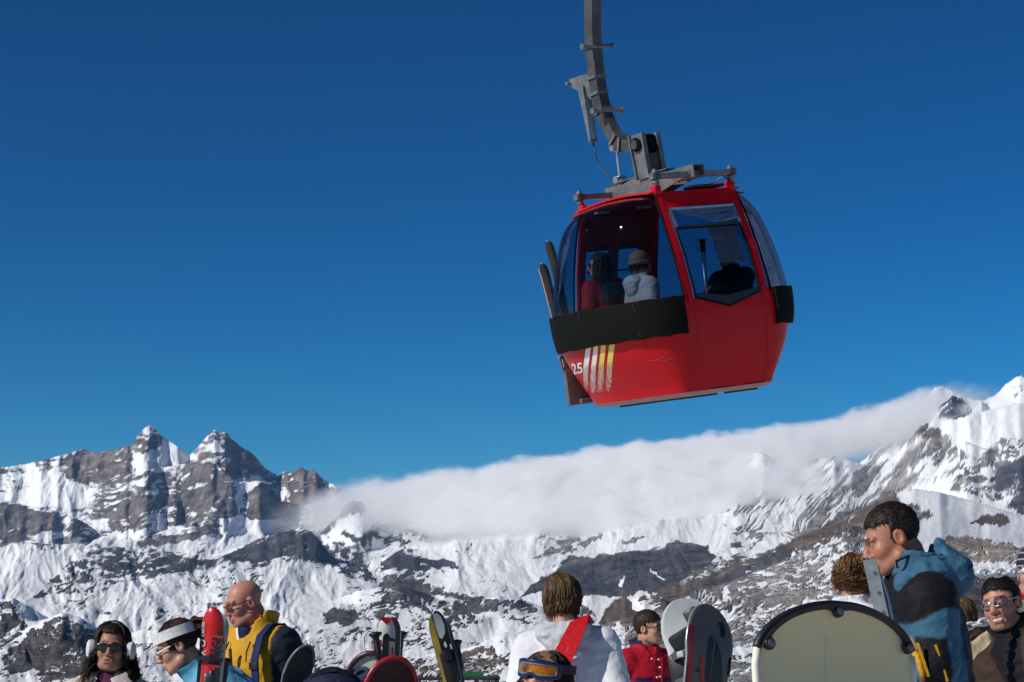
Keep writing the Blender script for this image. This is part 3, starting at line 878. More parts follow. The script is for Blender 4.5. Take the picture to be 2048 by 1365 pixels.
# ------------------------------------------------------------------ gondola
GON = Matrix.Translation((1.7992, 21.5256, 3.8805)) @ Matrix.Rotation(-0.1331, 4, 'Y') @ Matrix.Rotation(0.1108, 4, 'X') @ Matrix.Rotation(0.5711, 4, 'Z')
GZ = [0, .15, .4, .75, 1.0, 1.4, 1.8, 2.05]
GY = [.79, .86, .93, .963, .95, .87, .745, .647]
EZ = [0, .1, .2, .4, .6, .75, 1.0, 1.2, 1.4, 1.6, 1.8, 1.9, 2.0, 2.05]
EE = [.2, .26, .34, .49, .60, .635, .655, .64, .60, .56, .49, .41, .26, .10]


def _smooth(zq, zs, vs):
    """interpolation with rounded corners"""
    zq = np.asarray(zq, float); h = 0.07
    return sum(np.interp(zq + o, zs, vs) * w for o, w in ((-h, .25), (0, .5), (h, .25)))


def side_y(z): return _smooth(z, GZ, GY)
def end_e(z): return np.interp(z, EZ, EE) * .4 + _smooth(z, EZ, EE) * .6


def end_pts(s, th, z, off=0.0, n=2.6):
    """points on the rounded end; th 0 (door side facing us) .. pi (far door side)"""
    th, z = np.meshgrid(th, z, indexing='ij')
    c, q = np.cos(th), np.sin(th)
    x = s * (.506 + (end_e(z) + off) * np.abs(q) ** (2 / n))
    y = -(side_y(z) + off) * np.sign(c) * np.abs(c) ** (2 / n)
    return np.stack([x, y, z], -1)


def end_at(s, y, z, off=0.0, n=2.6):
    c = np.clip(np.abs(y) / (side_y(z) + off), 0, 1) ** (n / 2)
    return s * (.506 + (end_e(z) + off) * np.sqrt(1 - c * c) ** (2 / n))


def side_pts(s, x, z, off=0.0):
    x, z = np.meshgrid(x, z, indexing='ij')
    return np.stack([x, s * (side_y(z) + off), z], -1)


def build_gondola():
    red = mat("red_gondola_paint", (.56, .005, .011), rough=.34, var=.05, scale=1.2, coat=.0, spec=.22, dirt=((.38, .02, .02), .3))
    red_in = mat("red_interior_lining", (.22, .008, .012), rough=.6)
    rub = mat("black_rubber", (.006, .007, .006), rough=.75, bump=.25, bscale=25, spec=.10)
    gal = mat("galvanised_steel", (.20, .205, .205), rough=.5, metal=.55, var=.3, scale=9, dirt=((.16, .12, .09), .5))
    gal2 = mat("weathered_steel", (.085, .085, .08), rough=.55, metal=.45, var=.35, scale=5, dirt=((.10, .085, .07), .6))
    alu = mat("brushed_aluminium", (.5, .51, .52), rough=.3, metal=.9, var=.08)
    dark = mat("dark_plastic", (.015, .015, .017), rough=.45)
    t = NT("tinted_window_glass")
    t.n.remove(t.b)
    tr = t.new("ShaderNodeBsdfTransparent"); tr.inputs[0].default_value = (.42, .49, .57, 1)
    gl = t.new("ShaderNodeBsdfGlossy"); gl.inputs['Roughness'].default_value = .03
    fr = t.new("ShaderNodeFresnel"); fr.inputs[0].default_value = 1.30
    mx = t.new("ShaderNodeMixShader")
    t.link(t.math('MULTIPLY', fr.outputs[0], .55), mx.inputs[0]); t.link(tr.outputs[0], mx.inputs[1]); t.link(gl.outputs[0], mx.inputs[2])
    t.link(mx.outputs[0], t.out.inputs[0])
    glass = t.m
    root = empty("gondola_cabin", GON)
    tag(root, "red gondola cabin with tinted windows hanging in the sky from its steel arm", "gondola")
    G = root
    pi = math.pi
    # lower shell: ends and doors
    for s in (-1, 1):
        m = MB()
        P = end_pts(s, np.linspace(.0, pi, 41), np.linspace(0, .97, 22))
        zz = np.linspace(0, .97, 22)
        E0, E1 = P[:1].copy(), P[-1:].copy(); E0[..., 0] = s * .462; E1[..., 0] = s * .462
        P = np.concatenate([E0, P, E1])
        m.grid(P, flip=(s > 0))
        m.build("end_panel", red, G, angle=60)
        # rubber band
        m = MB()
        th = np.linspace(.08, pi - .08, 49); z = np.linspace(.585, .965, 9)
        P = end_pts(s, th, z, .004); Q = end_pts(s, th, z, .05)
        nrm = Q - P; nrm /= np.linalg.norm(nrm, axis=2, keepdims=True) + 1e-9
        # slight waviness of the pads
        P[..., 2] += .006 * np.sin(np.arange(49) * .9)[:, None]
        m.slab(P, nrm, .046)
        b = m.build("bumper", rub, G, angle=40)
        for k in (12, 24, 36):
            m = MB()
            q0 = end_pts(s, [th[k]], [.60], .052)[0, 0]; q1 = end_pts(s, [th[k]], [.95], .052)[0, 0]
            m.tube([q0, (np.array(q0) + q1) / 2, q1], .003, 6)
            m.build("bumper_seam", gal2, b)
        # big wrap-round window
        m = MB()
        P = end_pts(s, np.linspace(.045, pi - .045, 65), np.concatenate([np.linspace(.94, 1.9, 26), np.linspace(1.92, 2.04, 9)]))
        m.grid(P, flip=(s > 0))
        m.build("end_window", glass, G, smooth=True)
        # gasket round it
        for q in (.05, pi - .05):
            m = MB()
            zz = np.concatenate([np.linspace(.93, 1.9, 24), np.linspace(1.92, 2.05, 6)])
            m.tube([tuple(end_pts(s, [q], [zv], .006)[0, 0]) for zv in zz], .011, 6)
            m.build("window_gasket", rub, G, smooth=True)
    for s in (-1, 1):
        d = empty("door", Matrix.Identity(4)); d.parent = G
        # lower leaf, cut to a shallow V under the window
        xs = np.linspace(-.455, .455, 25)
        vz = .935 - .115 * (1 - np.abs(xs) / .42).clip(0)
        P = np.zeros((25, 16, 3)); N = np.zeros_like(P); N[..., 1] = s
        for i, (x, zt) in enumerate(zip(xs, vz)):
            zz = np.linspace(.012, zt, 16)
            P[i, :, 0] = x; P[i, :, 1] = s * (side_y(zz) - .024); P[i, :, 2] = zz
        m = MB(); m.slab(P, N, .022)
        m.build("door_leaf", red, d, angle=50)
        m = MB()
        P = np.zeros((25, 14, 3))
        xw = np.linspace(-.425, .425, 25); vw = .935 - .115 * (1 - np.abs(xw) / .42).clip(0)
        for i, (x, zt) in enumerate(zip(xw, vw)):
            zz = np.linspace(zt, 1.655, 14)
            P[i, :, 0] = x; P[i, :, 1] = s * (side_y(zz) + .002); P[i, :, 2] = zz
        m.grid(P); m.build("door_window", glass, d, smooth=True)
        g = MB()
        loop = [(x, zt) for x, zt in zip(xw, vw)] + [(.425, z) for z in np.linspace(.96, 1.66, 10)] + [(x, 1.66) for x in np.linspace(.4, -.425, 10)] + [(-.425, z) for z in np.linspace(1.62, .935, 10)]
        g.tube([(x, s * (float(side_y(z)) + .008), z) for x, z in loop], .011, 6)
        g.build("door_gasket", rub, d, smooth=True)
        # dark kick plate glued along the V of the window
        kp = MB()
        P = np.zeros((25, 3, 3)); N = np.zeros_like(P); N[..., 1] = s
        for i, (x, zt) in enumerate(zip(xw, vw)):
            zz = np.linspace(zt, zt + .05 + .06 * (1 - abs(x) / .425), 3)
            P[i, :, 0] = x; P[i, :, 1] = s * (side_y(zz) + .004); P[i, :, 2] = zz
        kp.slab(P, N, .003); kp.build("window_edge", dark, d)
        # header above the door and tilting vent
        m = MB(); P = side_pts(s, np.linspace(-.455, .455, 12), np.linspace(1.885, 2.055, 6), -.012); N = np.zeros_like(P); N[..., 1] = s
        m.slab(P, N, .022); m.build("header", red, G, angle=50)
        v = empty("vent_window", Matrix.Identity(4)); v.parent = G
        op = .018
        cor = [(-.42, 1.675, op), (.42, 1.675, op), (.42, 1.872, 0), (-.42, 1.872, 0)]
        C4 = [Vector((x, s * (float(side_y(z)) + .014 + o), z)) for x, z, o in cor]
        for i in range(4):
            m = MB(); m.tube([C4[i], C4[(i + 1) % 4]], 1.0, flat=(.022, .03, (0, 1, 0)))
            m.build("vent_frame", alu if i != 0 else dark, v)
        m = MB(); m.grid(np.array([[C4[0], C4[3]], [C4[1], C4[2]]], float)); m.build("vent_pane", glass, v)
        if s > 0:
            # inner posts, header lining and rails of the far doors
            for xa, xb in ((-.14, -.005), (.275, .44)):
                m = MB(); P = side_pts(s, np.linspace(xa, xb, 3), np.linspace(.94, 1.67, 14), -.035); N = np.zeros_like(P); N[..., 1] = s
                m.slab(P, N, .025); m.build("door_post", red_in, d)
            m = MB(); P = side_pts(s, np.linspace(-.44, .44, 5), np.linspace(1.64, 2.02, 6), -.05); N = np.zeros_like(P); N[..., 1] = s
            m.slab(P, N, .025); m.build("door_header", red_in, d)
            for z in (1.20, 1.42):
                m = MB(); m.tube([(-.43, s * (float(side_y(z)) - .05), z), (.30, s * (float(side_y(z)) - .05), z)], .011, 8)
                m.build("window_rail", dark, d)
            for x in (-.3, .12):
                m = MB(); m.box((x, .70, 1.66), (.2, .05, .05), bevel=.02); m.build("grab_handle", dark, d)
    # pillars: red arches from belt to roof, and the brackets on top
    for sx in (-1, 1):
        for sy in (-1, 1):
            m = MB()
            zz = np.concatenate([np.linspace(.90, 2.05, 26)])
            x0, x1 = sx * .455, sx * .528
            P = np.zeros((3, 26, 3)); N = np.zeros_like(P)
            for i, x in enumerate((x0, (x0 + x1) / 2, x1)):
                P[i, :, 0] = x; P[i, :, 1] = sy * (side_y(zz) - .035); P[i, :, 2] = zz; N[i, :, 1] = sy * (1.0 if i == 1 else .94)
            m.slab(P, N, .052)
            m.box((sx * .492, sy * .638, 2.085), (.085, .085, .09), bevel=.012)
            m.box((sx * .492, sy * .655, 2.13), (.05, .05, .06), bevel=.01)
            m.build("pillar", red, G, angle=45)
            # lower seam strip beside the door
            m = MB(); zz = np.linspace(.02, .9, 16)
            m.tube([(sx * .459, sy * (float(side_y(z)) - .001), z) for z in zz], .004, 6)
            m.build("door_seam", red_in, G)
            m = MB()
            m.tube([(sx * .5, sy * .667, 2.13), (sx * .5, sy * .667, 2.30)], .019, 12)
            m.mi = 0
            m.tube([(sx * .5, sy * .667, 2.245), (sx * .5, sy * .667, 2.285)], .035, 6)
            m.tube([(sx * .5, sy * .667, 2.155), (sx * .5, sy * .667, 2.18)], .038, 12)
            m.build("suspension_bolt", gal, G, angle=40)
    # roof, ceiling and floor
    ys = np.linspace(-.655, .655, 15)
    P = np.zeros((9, 15, 3))
    for i, x in enumerate(np.linspace(-.60, .60, 9)):
        P[i, :, 0] = x; P[i, :, 1] = ys; P[i, :, 2] = 2.045 + .045 * (1 - (ys / .66) ** 2)
    N = np.zeros_like(P); N[..., 2] = 1
    m = MB(); m.slab(P, N, .02); m.build("roof", red, G, angle=40)
    P2 = P.copy(); P2[..., 2] -= .05; P2[..., 1] *= .98; P2[..., 0] *= 1.12
    m = MB(); m.slab(P2, N, .02); m.build("ceiling", red_in, G, angle=40)
    m = MB(); m.box((.30, -.46, 2.115), (.42, .2, .03), bevel=.008); m.build("roof_hatch", mat("dark_red_paint", (.10, .006, .01), rough=.4), G)
    for x in (-.62, -.25, .2):
        m = MB(); m.box((x, -.1 if x > -.5 else .15, 1.985), (.16, .05, .02)); m.build("ceiling_lamp", mat("pale_plastic", (.45, .43, .45), rough=.4), G)
    th = np.linspace(0, 2 * pi, 73)[:-1]
    ring = []
    for s in (-1, 1):
        r = end_pts(s, np.linspace(0, pi, 25), [0.0])[:, 0]
        ring.append(r if s < 0 else r[::-1])
    ring = np.concatenate(ring)
    m = MB()
    sc = np.ones(3); inner = ring * np.array([.88, .88, 1]) - np.array([0, 0, .045])
    ringsP = np.stack([ring, (ring + inner) / 2 - np.array([0, 0, .012]), inner], 1)
    m.grid(ringsP, closed_u=True)
    vs_ = [m.bm.verts.new(p) for p in inner]; m.bm.faces.new(vs_)
    m.build("floor", mat("snow_lit_underside", (.40, .22, .21), rough=.5, dirt=((.2, .1, .1), .5)), G, angle=45)  # pale pink colour paints in the bounce from sunlit snow
    m = MB()
    vs_ = [m.bm.verts.new(p + np.array([0, 0, .02])) for p in ring * np.array([.99, .99, 1])]; m.bm.faces.new(vs_); m.build("floor_mat", dark, G)
    for c, sz in (((-.25, -.55, -.05), (.5, .06, .03)), ((.28, -.62, -.05), (.42, .06, .03)), ((0, .5, -.05), (.9, .06, .03))):
        m = MB(); m.box(c, sz, bevel=.006); m.build("skid", dark, G)
    # benches
    for s in (-1, 1):
        m = MB()
        m.box((s * .62, 0, .47), (.40, 1.35, .06), bevel=.02)
        m.box((s * .80, 0, .66), (.06, 1.2, .36), Matrix.Rotation(s * .12, 3, 'Y'), bevel=.02)
        m.build("bench", dark, G, angle=40)
    # painted stripes on the left end, broken up towards the bottom like a brush stroke
    yel, whi = Vector((.86, .66, .12)), Vector((.88, .85, .80))
    r = np.random.default_rng(4)
    tm = NT("brushed_stripe_paint"); at_ = tm.new("ShaderNodeAttribute", attribute_name="paint")
    tm.link(at_.outputs['Color'], tm.b.inputs['Base Color']); tm.b.inputs['Roughness'].default_value = .4
    tops = [(.030, -.058), (-.104, -.180), (-.226, -.304), (-.356, -.440)]
    bots = [(.74, .62), (.62, .51), (.45, .35), (.29, .195)]
    for k in range(4):
        V, F, Cc = [], [], []
        nv, nu = 84, 14
        zt, zb = .665, .12 + (.04 if k == 0 else 0)
        for j in range(nv):
            v = j / nv
            keep = 1 - max(0, (v - .66) / .34) ** .8 * .85
            for i in range(nu):
                jag = r.normal() * .02 * max(0, v - .45) * 2
                if r.random() > keep: continue
                if v > .55 and (i in (0, nu - 1)) and r.random() < .5: continue
                q = []
                for di, dj in ((0, 0), (1, 0), (1, 1), (0, 1)):
                    vv = (j + dj) / nv; uu = (i + di) / nu
                    ya = tops[k][0] + (bots[k][0] - tops[k][0]) * vv ** 1.25; yb_ = tops[k][1] + (bots[k][1] - tops[k][1]) * vv ** 1.25
                    y = ya + (yb_ - ya) * uu + jag; z = zt + (zb - zt) * vv
                    q.append((float(end_at(-1, y, z, .003)), y, z))
                b = len(V); V += q; F.append((b, b + 1, b + 2, b + 3))
                mix_ = min(1, max(0, (v - (.05 if k < 2 else .45)) / (.25 if k < 2 else .35)))
                c = yel.lerp(whi, mix_)
                Cc += [tuple(c)] * 4
        me = np_mesh("stripe", np.array(V), np.array(F)); add_attr(me, "paint", np.array(Cc), 'FLOAT_COLOR')
        link("stripe", me, tm.m, G, smooth=False)
    # number 25
    cu = bpy.data.curves.new("cabin_number", 'FONT'); cu.body = "25"; cu.size = .17; cu.offset = .004; cu.extrude = 0; cu.fill_mode = 'FRONT'; cu.resolution_u = 4
    tmp = bpy.data.objects.new("cabin_number_curve", cu); COL.objects.link(tmp)
    dg = bpy.context.evaluated_depsgraph_get(); me = bpy.data.meshes.new_from_object(tmp.evaluated_get(dg)); bpy.data.objects.remove(tmp)
    bm = bmesh.new(); bm.from_mesh(me)
    bmesh.ops.subdivide_edges(bm, edges=bm.edges, cuts=2)
    xs = [v.co.x for v in bm.verts]; x0, x1 = min(xs), max(xs)
    for v in bm.verts:
        u = (v.co.x - x0) / (x1 - x0); h = v.co.y / .125
        y = (.72 - .30 * u) * (1 - h) + (.562 - .262 * u) * h; z = .350 + h * .114 - u * .006 * h
        v.co = Vector((float(end_at(-1, y, z, .005)), y, z))
    bm.to_mesh(me); bm.free()
    link("cabin_number", me, mat("white_lettering", (.8, .78, .76), rough=.4), G, smooth=False)
    # scratches in the paint
    for (y0, z0, y1, z1) in ((-.62, .36, -.80, .37), (-.70, .35, -.86, .345)):
        pts = [(float(end_at(-1, y, z, .002)), y, z) for y, z in ((y0 + (y1 - y0) * q, z0 + (z1 - z0) * q + .006 * math.sin(9 * q)) for q in np.linspace(0, 1, 9))]
        m = MB(); m.tube(pts, .0011, 5); m.build("scratch", mat("bare_primer", (.5, .10, .09), rough=.6), G)
    # far-side ski carrier
    m = MB(); m.box((-.61, 1.0, .235), (.32, .05, .42), bevel=.008)
    m.box((-.15, 1.0, .06), (1.0, .16, .05), bevel=.008)
    m.build("ski_carrier", mat("brown_grey_plate", (.14, .10, .09), rough=.5, dirt=((.3, .28, .26), .4)), G, angle=40)
    m = MB(); m.tube([(-.82, .99, .56), (-.80, .99, .48), (-.79, 1.0, .42)], .014, 8); m.box((-.81, .98, .55), (.05, .05, .04), bevel=.006); m.build("door_latch", gal, G, angle=40)
    # roof frame
    def bar(name, a, b, w, h, mt=gal):
        m = MB(); m.tube([a, b], 1.0, flat=(w, h, (0, 0, 1))); return m.build(name, mt, G)
    for sy in (-1, 1):
        bar("roof_bar", (-.557, sy * .667, 2.225), (.557, sy * .667, 2.225), .07, .06)
        for sx in (-1, 1):
            m = MB(); m.box((sx * .5, sy * .667, 2.225), (.075, .085, .075), bevel=.006); m.build("bar_bracket", gal2, G)
    # cross beam: open square tube ends, deep tapered webs between
    for sy in (-1, 1):
        o = .075
        m = MB()
        for (dx, dz, w, h) in ((0, .06, .15, .012), (0, -.06, .15, .012), (-.069, 0, .012, .108), (.069, 0, .012, .108)):
            m.box((dx, sy * .62, 2.25 + dz), (w, .30, h))
        m.build("beam_end", gal, G)
    for x in (-.082, .082):
        m = MB()
        out = [(-.72, 2.27), (-.72, 2.225), (-.2, 2.12), (.55, 2.10), (.74, 2.16), (.74, 2.25), (.3, 2.33), (-.1, 2.34)]
        Mx = Matrix(((0, 0, 1, 0), (1, 0, 0, 0), (0, 1, 0, 0), (0, 0, 0, 1)))
        m.prism(out, x - .006, x + .006, Mx); m.build("cross_beam", gal, G)
    m = MB(); m.box((0, 0.1, 2.345), (.152, .86, .01)); m.build("beam_cover", gal, G)
    # pivot block
    for x in (-.10, .10):
        m = MB()
        Mx = Matrix(((0, 0, 1, 0), (1, 0, 0, 0), (0, 1, 0, 0), (0, 0, 0, 1)))
        m.prism([(-.11, 2.30), (.11, 2.30), (.15, 2.78), (-.08, 2.78)], x - .012, x + .012, Mx)
        m.prism([(-.115, 2.30), (-.10, 2.30), (-.07, 2.78), (-.085, 2.78)], x - .045, x - .014, Mx)
        m.prism([(.10, 2.30), (.115, 2.30), (.155, 2.78), (.14, 2.78)], x - .045, x - .014, Mx)
        m.build("pivot_plate", gal, G)
    m = MB(); m.tube([(-.16, .05, 2.67), (.16, .05, 2.67)], .05, 18); m.build("pivot_pin", gal2, G, angle=40)
    m = MB(); m.tube([(-.14, .05, 2.67), (-.125, .05, 2.67)], .075, 20); m.build("pivot_bushing", rub, G, angle=40)
    m = MB(); m.box((0, .03, 2.67), (.15, .17, .2), bevel=.03); m.build("pivot_damper", rub, G)
    m = MB(); m.box((0, -.02, 2.46), (.12, .1, .2), bevel=.01); m.build("pivot_core", gal2, G)
    # hanger arm, square section, bending away over the far side
    arm = [(.18, 2.70), (.303, 2.70), (.40, 2.722), (.47, 2.765), (.573, 2.873), (.67, 3.057), (.715, 3.2), (.738, 3.33), (.745, 3.514), (.738, 3.7), (.727, 3.871), (.69, 4.1), (.63, 4.374), (.5, 4.75), (.3, 5.05), (.1, 5.2)]
    m = MB()
    wd = [.95] * 6 + [1.0] * 10
    m.tube([(0, y, z) for y, z in arm], wd, flat=(.145, .125, (1, 0, 0)))
    m.build("hanger_arm", gal2, G)
    def collar(y, z, ty, tz, w=.165):
        tv = Vector((0, ty, tz)).normalized(); nv = Vector((0, -tz, ty)).normalized()
        m = MB()
        a = Vector((0, y, z))
        Mr = Matrix((Vector((1, 0, 0)), nv, tv)).transposed()
        for c, sz in (((0, .072, 0), (w, .012, .03)), ((0, -.072, 0), (w, .012, .03)), ((.079, 0, 0), (.012, .144, .03)), ((-.079, 0, 0), (.012, .144, .03))):
            m.box(a + Mr @ Vector(c), sz, Mr)
        return m.build("arm_clamp", gal, G)
    for y, z, ty, tz in ((.727, 3.871, -.1, 1), (.744, 3.54, 0, 1), (.735, 3.36, .05, 1), (.70, 3.16, .3, 1), (.52, 2.81, .7, 1), (.42, 2.735, 1, .3)):
        collar(y, z, ty, tz)
    for y, z in ((.66, 3.865), (.63, 3.15)):
        m = MB(); m.tube([(-.20, y, z), (.20, y, z)], .022, 10); m.tube([(.185, y, z), (.21, y, z)], .034, 10); m.tube([(-.21, y, z), (-.185, y, z)], .034, 10)
        m.build("peg", gal, G, angle=40)
    # release lever and its cable
    Mx = Matrix(((0, 0, 1, 0), (1, 0, 0, 0), (0, 1, 0, 0), (0, 0, 0, 1)))
    m = MB(); m.prism([(1.28, 3.57), (1.22, 3.62), (1.0, 3.62), (.80, 3.60), (.80, 3.28), (.90, 3.34), (1.0, 3.42), (1.2, 3.52)], -.014, .014, Mx); m.build("lever_bracket", gal, G)
    m = MB(); m.prism([(1.06, 3.50), (.96, 3.50), (.94, 3.1), (.945, 2.86), (.985, 2.86), (1.01, 3.1)], -.045, -.03, Mx); m.prism([(1.06, 3.50), (.96, 3.50), (.94, 3.1), (.945, 2.86), (.985, 2.86), (1.01, 3.1)], .03, .045, Mx)
    m.tube([(-.05, .965, 2.88), (.05, .965, 2.88)], .02, 8); m.tube([(-.06, 1.23, 3.575), (.06, 1.23, 3.575)], .022, 8)
    m.build("release_lever", gal, G, angle=40)
    m = MB(); m.tube([(0, .965, 2.87), (0, .955, 2.72), (0, .90, 2.58), (0, .78, 2.46), (0, .66, 2.39), (0, .58, 2.37)], .009, 8); m.build("release_cable", dark, G, smooth=True)
    m = MB(); m.tube([(0, .56, 2.73), (0, .57, 2.4)], .018, 10); m.tube([(-.07, .565, 2.73), (.07, .565, 2.73)], .038, 10); m.tube([(-.07, .57, 2.38), (.07, .57, 2.38)], .042, 10)
    m.build("damper_rod", alu, G, angle=40)
    m = MB(); m.box((0, .57, 2.345), (.12, .2, .05), bevel=.01); m.build("damper_mount", gal2, G)
    for a, b, c in (((.30, -.40, 2.12), (.42, -.52, 2.16), (.50, -.62, 2.22)), ((.36, -.62, 2.24), (.44, -.66, 2.17), (.47, -.66, 2.12))):
        m = MB(); m.tube([a, b, c], .007, 6); m.build("roof_wire", dark, G)
    # notice stuck inside the near door window
    m = MB(); P = side_pts(-1, np.linspace(.02, .36, 6), np.linspace(1.27, 1.66, 6), -.03); N = np.zeros_like(P); N[..., 1] = 1
    m.slab(P, N, .004); o = m.build("notice", mat("pale_lilac_paper", (.42, .40, .46), rough=.7), G)
    # skis standing in the carrier of the far door
    return root


gondola = build_gondola()


def make_ski(name, length, width, mats, matrix, label, cat, group=None, base_col=None, graphics=None):
    """one pair member: real ski outline with waist, turned-up tip and thickness; long axis = local z, top sheet faces local -y"""
    n = 40
    t = np.concatenate([np.linspace(0, .9, 22), .9 + .1 * np.sin(np.linspace(.06, math.pi / 2, 18))])
    w = width * (0.80 + 0.20 * np.abs(2 * t - 1) ** 1.6)
    w = w * np.sqrt(np.clip(1 - np.clip((t - .945) / .055, 0, 1) ** 2, 0.0, 1)) * np.sqrt(np.clip(1 - np.clip((.02 - t) / .02, 0, 1) ** 2, 0.25, 1))
    w = np.maximum(w, .004)
    bend = -.05 * (np.clip((t - .88) / .12, 0, 1) ** 2)
    th = .010 + .008 * (1 - np.abs(2 * t - 1))
    V, F, MI = [], [], []
    for i in range(n):
        z = t[i] * length; hw = w[i] / 2
        for x, y in ((-hw, bend[i]), (hw, bend[i]), (hw * .93, bend[i] - th[i]), (-hw * .93, bend[i] - th[i])):
            V.append((x, y, z))
    for i in range(n - 1):
        a, b = 4 * i, 4 * i + 4
        for j, mi in ((0, 1), (1, 2), (2, 0), (3, 2)):
            F.append((a + j, a + (j + 1) % 4, b + (j + 1) % 4, b + j)); MI.append(mi)
    F.append((3, 2, 1, 0)); MI.append(2); e = 4 * (n - 1); F.append((e, e + 1, e + 2, e + 3)); MI.append(2)
    me = np_mesh(name, V, F, MI)
    o = link(name, me, mats, None, None, smooth=False)
    o.matrix_world = matrix
    tag(o, label, cat, group)
    if graphics: graphics(o, length, width, w, bend, th)
    return o


def axes(z, facing):
    """matrix rows from a long axis and the way the top sheet (-y) faces"""
    z = Vector(z).normalized(); y = -Vector(facing); y = (y - z * y.dot(z)).normalized(); x = y.cross(z)
    return Matrix((x, y, z)).transposed()


def carried_skis():
    steel = mat("ski_edge_steel", (.35, .35, .36), rough=.3, metal=.8)
    for i, (tip, foot, top, base, lab) in enumerate((
        ((-.70, 1.06, 1.83), (-.52, 1.03, .10), (.03, .028, .028), (.30, .27, .26), "black ski with grey base in the gondola's outer carrier, the higher one"),
        ((-.67, 1.10, 1.80), (-.49, 1.07, .10), (.06, .055, .055), (.25, .24, .24), "dark grey ski behind the black one on the gondola's outer carrier"),
        ((-.825, 1.05, 1.59), (-.64, 1.03, .10), (.02, .02, .02), (.55, .53, .50), "slim pale edged ski leaning at the gondola's far left, lower tip"),
        ((-.80, 1.10, 1.57), (-.61, 1.08, .10), (.55, .25, .06), (.015, .015, .015), "orange and black ski at the gondola's far left beside the lower tip"))):
        a = GON @ Vector(foot); b = GON @ Vector(tip)
        M = Matrix.Translation(a) @ axes(b - a, GON.to_3x3() @ Vector((-.75, -.55, 0))).to_4x4()
        make_ski("ski", (b - a).length, .105, [mat("carried_ski_top_%d" % i, top, rough=.3, var=.1), mat("carried_ski_base_%d" % i, base, rough=.3, var=.1), steel], M, lab, "ski", "skis carried outside the gondola")


carried_skis()

# ------------------------------------------------------------------ organic shapes: distance fields meshed into one smooth skin
def surf(f, ax, ay, az):
    nx, ny, nz = len(ax), len(ay), len(az)
    G = np.stack(np.meshgrid(ax, ay, az, indexing='ij'), -1).reshape(-1, 3).astype(np.float32)
    D = f(G).reshape(nx, ny, nz).astype(np.float32)
    G = G.reshape(nx, ny, nz, 3)
    S = D < 0
    c = np.zeros((nx - 1, ny - 1, nz - 1), np.int8)
    for i in (0, 1):
        for j in (0, 1):
            for k in (0, 1):
                c += S[i:nx - 1 + i, j:ny - 1 + j, k:nz - 1 + k]
    act = (c > 0) & (c < 8)
    ci, cj, ck = np.nonzero(act)
    idx = -np.ones(act.shape, np.int32); idx[ci, cj, ck] = np.arange(len(ci))
    acc = np.zeros((len(ci), 3), np.float32); cnt = np.zeros(len(ci), np.float32)
    corners = [(i, j, k) for i in (0, 1) for j in (0, 1) for k in (0, 1)]
    for a in corners:
        for axis in range(3):
            if a[axis] == 0:
                b = list(a); b[axis] = 1
                d0 = D[ci + a[0], cj + a[1], ck + a[2]]; d1 = D[ci + b[0], cj + b[1], ck + b[2]]
                m = (d0 < 0) != (d1 < 0)
                t = np.where(m, d0 / np.where(np.abs(d0 - d1) < 1e-9, 1, d0 - d1), 0)[:, None]
                p = G[ci + a[0], cj + a[1], ck + a[2]] * (1 - t) + G[ci + b[0], cj + b[1], ck + b[2]] * t
                acc += np.where(m[:, None], p, 0); cnt += m
    V = acc / cnt[:, None]
    F = []
    for axis in range(3):
        sl0 = [slice(None)] * 3; sl1 = [slice(None)] * 3
        sl0[axis] = slice(0, -1); sl1[axis] = slice(1, None)
        e = S[tuple(sl0)] != S[tuple(sl1)]
        I = np.array(np.nonzero(e))
        o = [q for q in range(3) if q != axis]
        ok = (I[o[0]] > 0) & (I[o[0]] < D.shape[o[0]] - 1) & (I[o[1]] > 0) & (I[o[1]] < D.shape[o[1]] - 1)
        I = I[:, ok]
        s = S[tuple(I)]
        def cell(da, db):
            J = I.copy(); J[o[0]] += da; J[o[1]] += db
            return idx[J[0], J[1], J[2]]
        q = np.stack([cell(-1, -1), cell(0, -1), cell(0, 0), cell(-1, 0)], 1)
        flip = s if axis != 1 else ~s
        q = np.where(flip[:, None], q, q[:, ::-1])
        F.append(q)
    return V, np.concatenate(F)


def cap(P, a, b, ra, rb):
    a = np.asarray(a, np.float32); b = np.asarray(b, np.float32)
    ab = b - a
    t = np.clip(((P - a) @ ab) / (ab @ ab + 1e-9), 0, 1)
    return np.linalg.norm(P - a - t[:, None] * ab, axis=1) - (ra + (rb - ra) * t)


def ell(P, c, r):
    r = np.asarray(r, np.float32)
    q = (P - np.asarray(c, np.float32)) / r
    k0 = np.linalg.norm(q, axis=1); k1 = np.linalg.norm(q / r, axis=1) + 1e-9
    return k0 * (k0 - 1) / k1


def smin(a, b, k):
    h = np.clip(k - np.abs(a - b), 0, None) / k
    return np.minimum(a, b) - h * h * k * .25


def smax(a, b, k): return -smin(-a, -b, k)


def uniax(lo, hi, h): return np.arange(lo, hi + h, h)


def multiax(lo, hi, c, w, hf, hc):
    """spacing hf near c (+-w), growing to hc outside"""
    fine = list(np.arange(max(lo, c - w), min(hi, c + w) + 1e-6, hf))
    out = fine[:]
    h, x = hf, fine[-1]
    while x < hi:
        h = min(hc, h * 1.25); x += h; out.append(x)
    h, x = hf, fine[0]; pre = []
    while x > lo:
        h = min(hc, h * 1.25); x -= h; pre.append(x)
    return np.array(pre[::-1] + out)


def xf(M, P):
    M = np.array(M)
    return P @ M[:3, :3].T.astype(np.float32) + M[:3, 3].astype(np.float32)


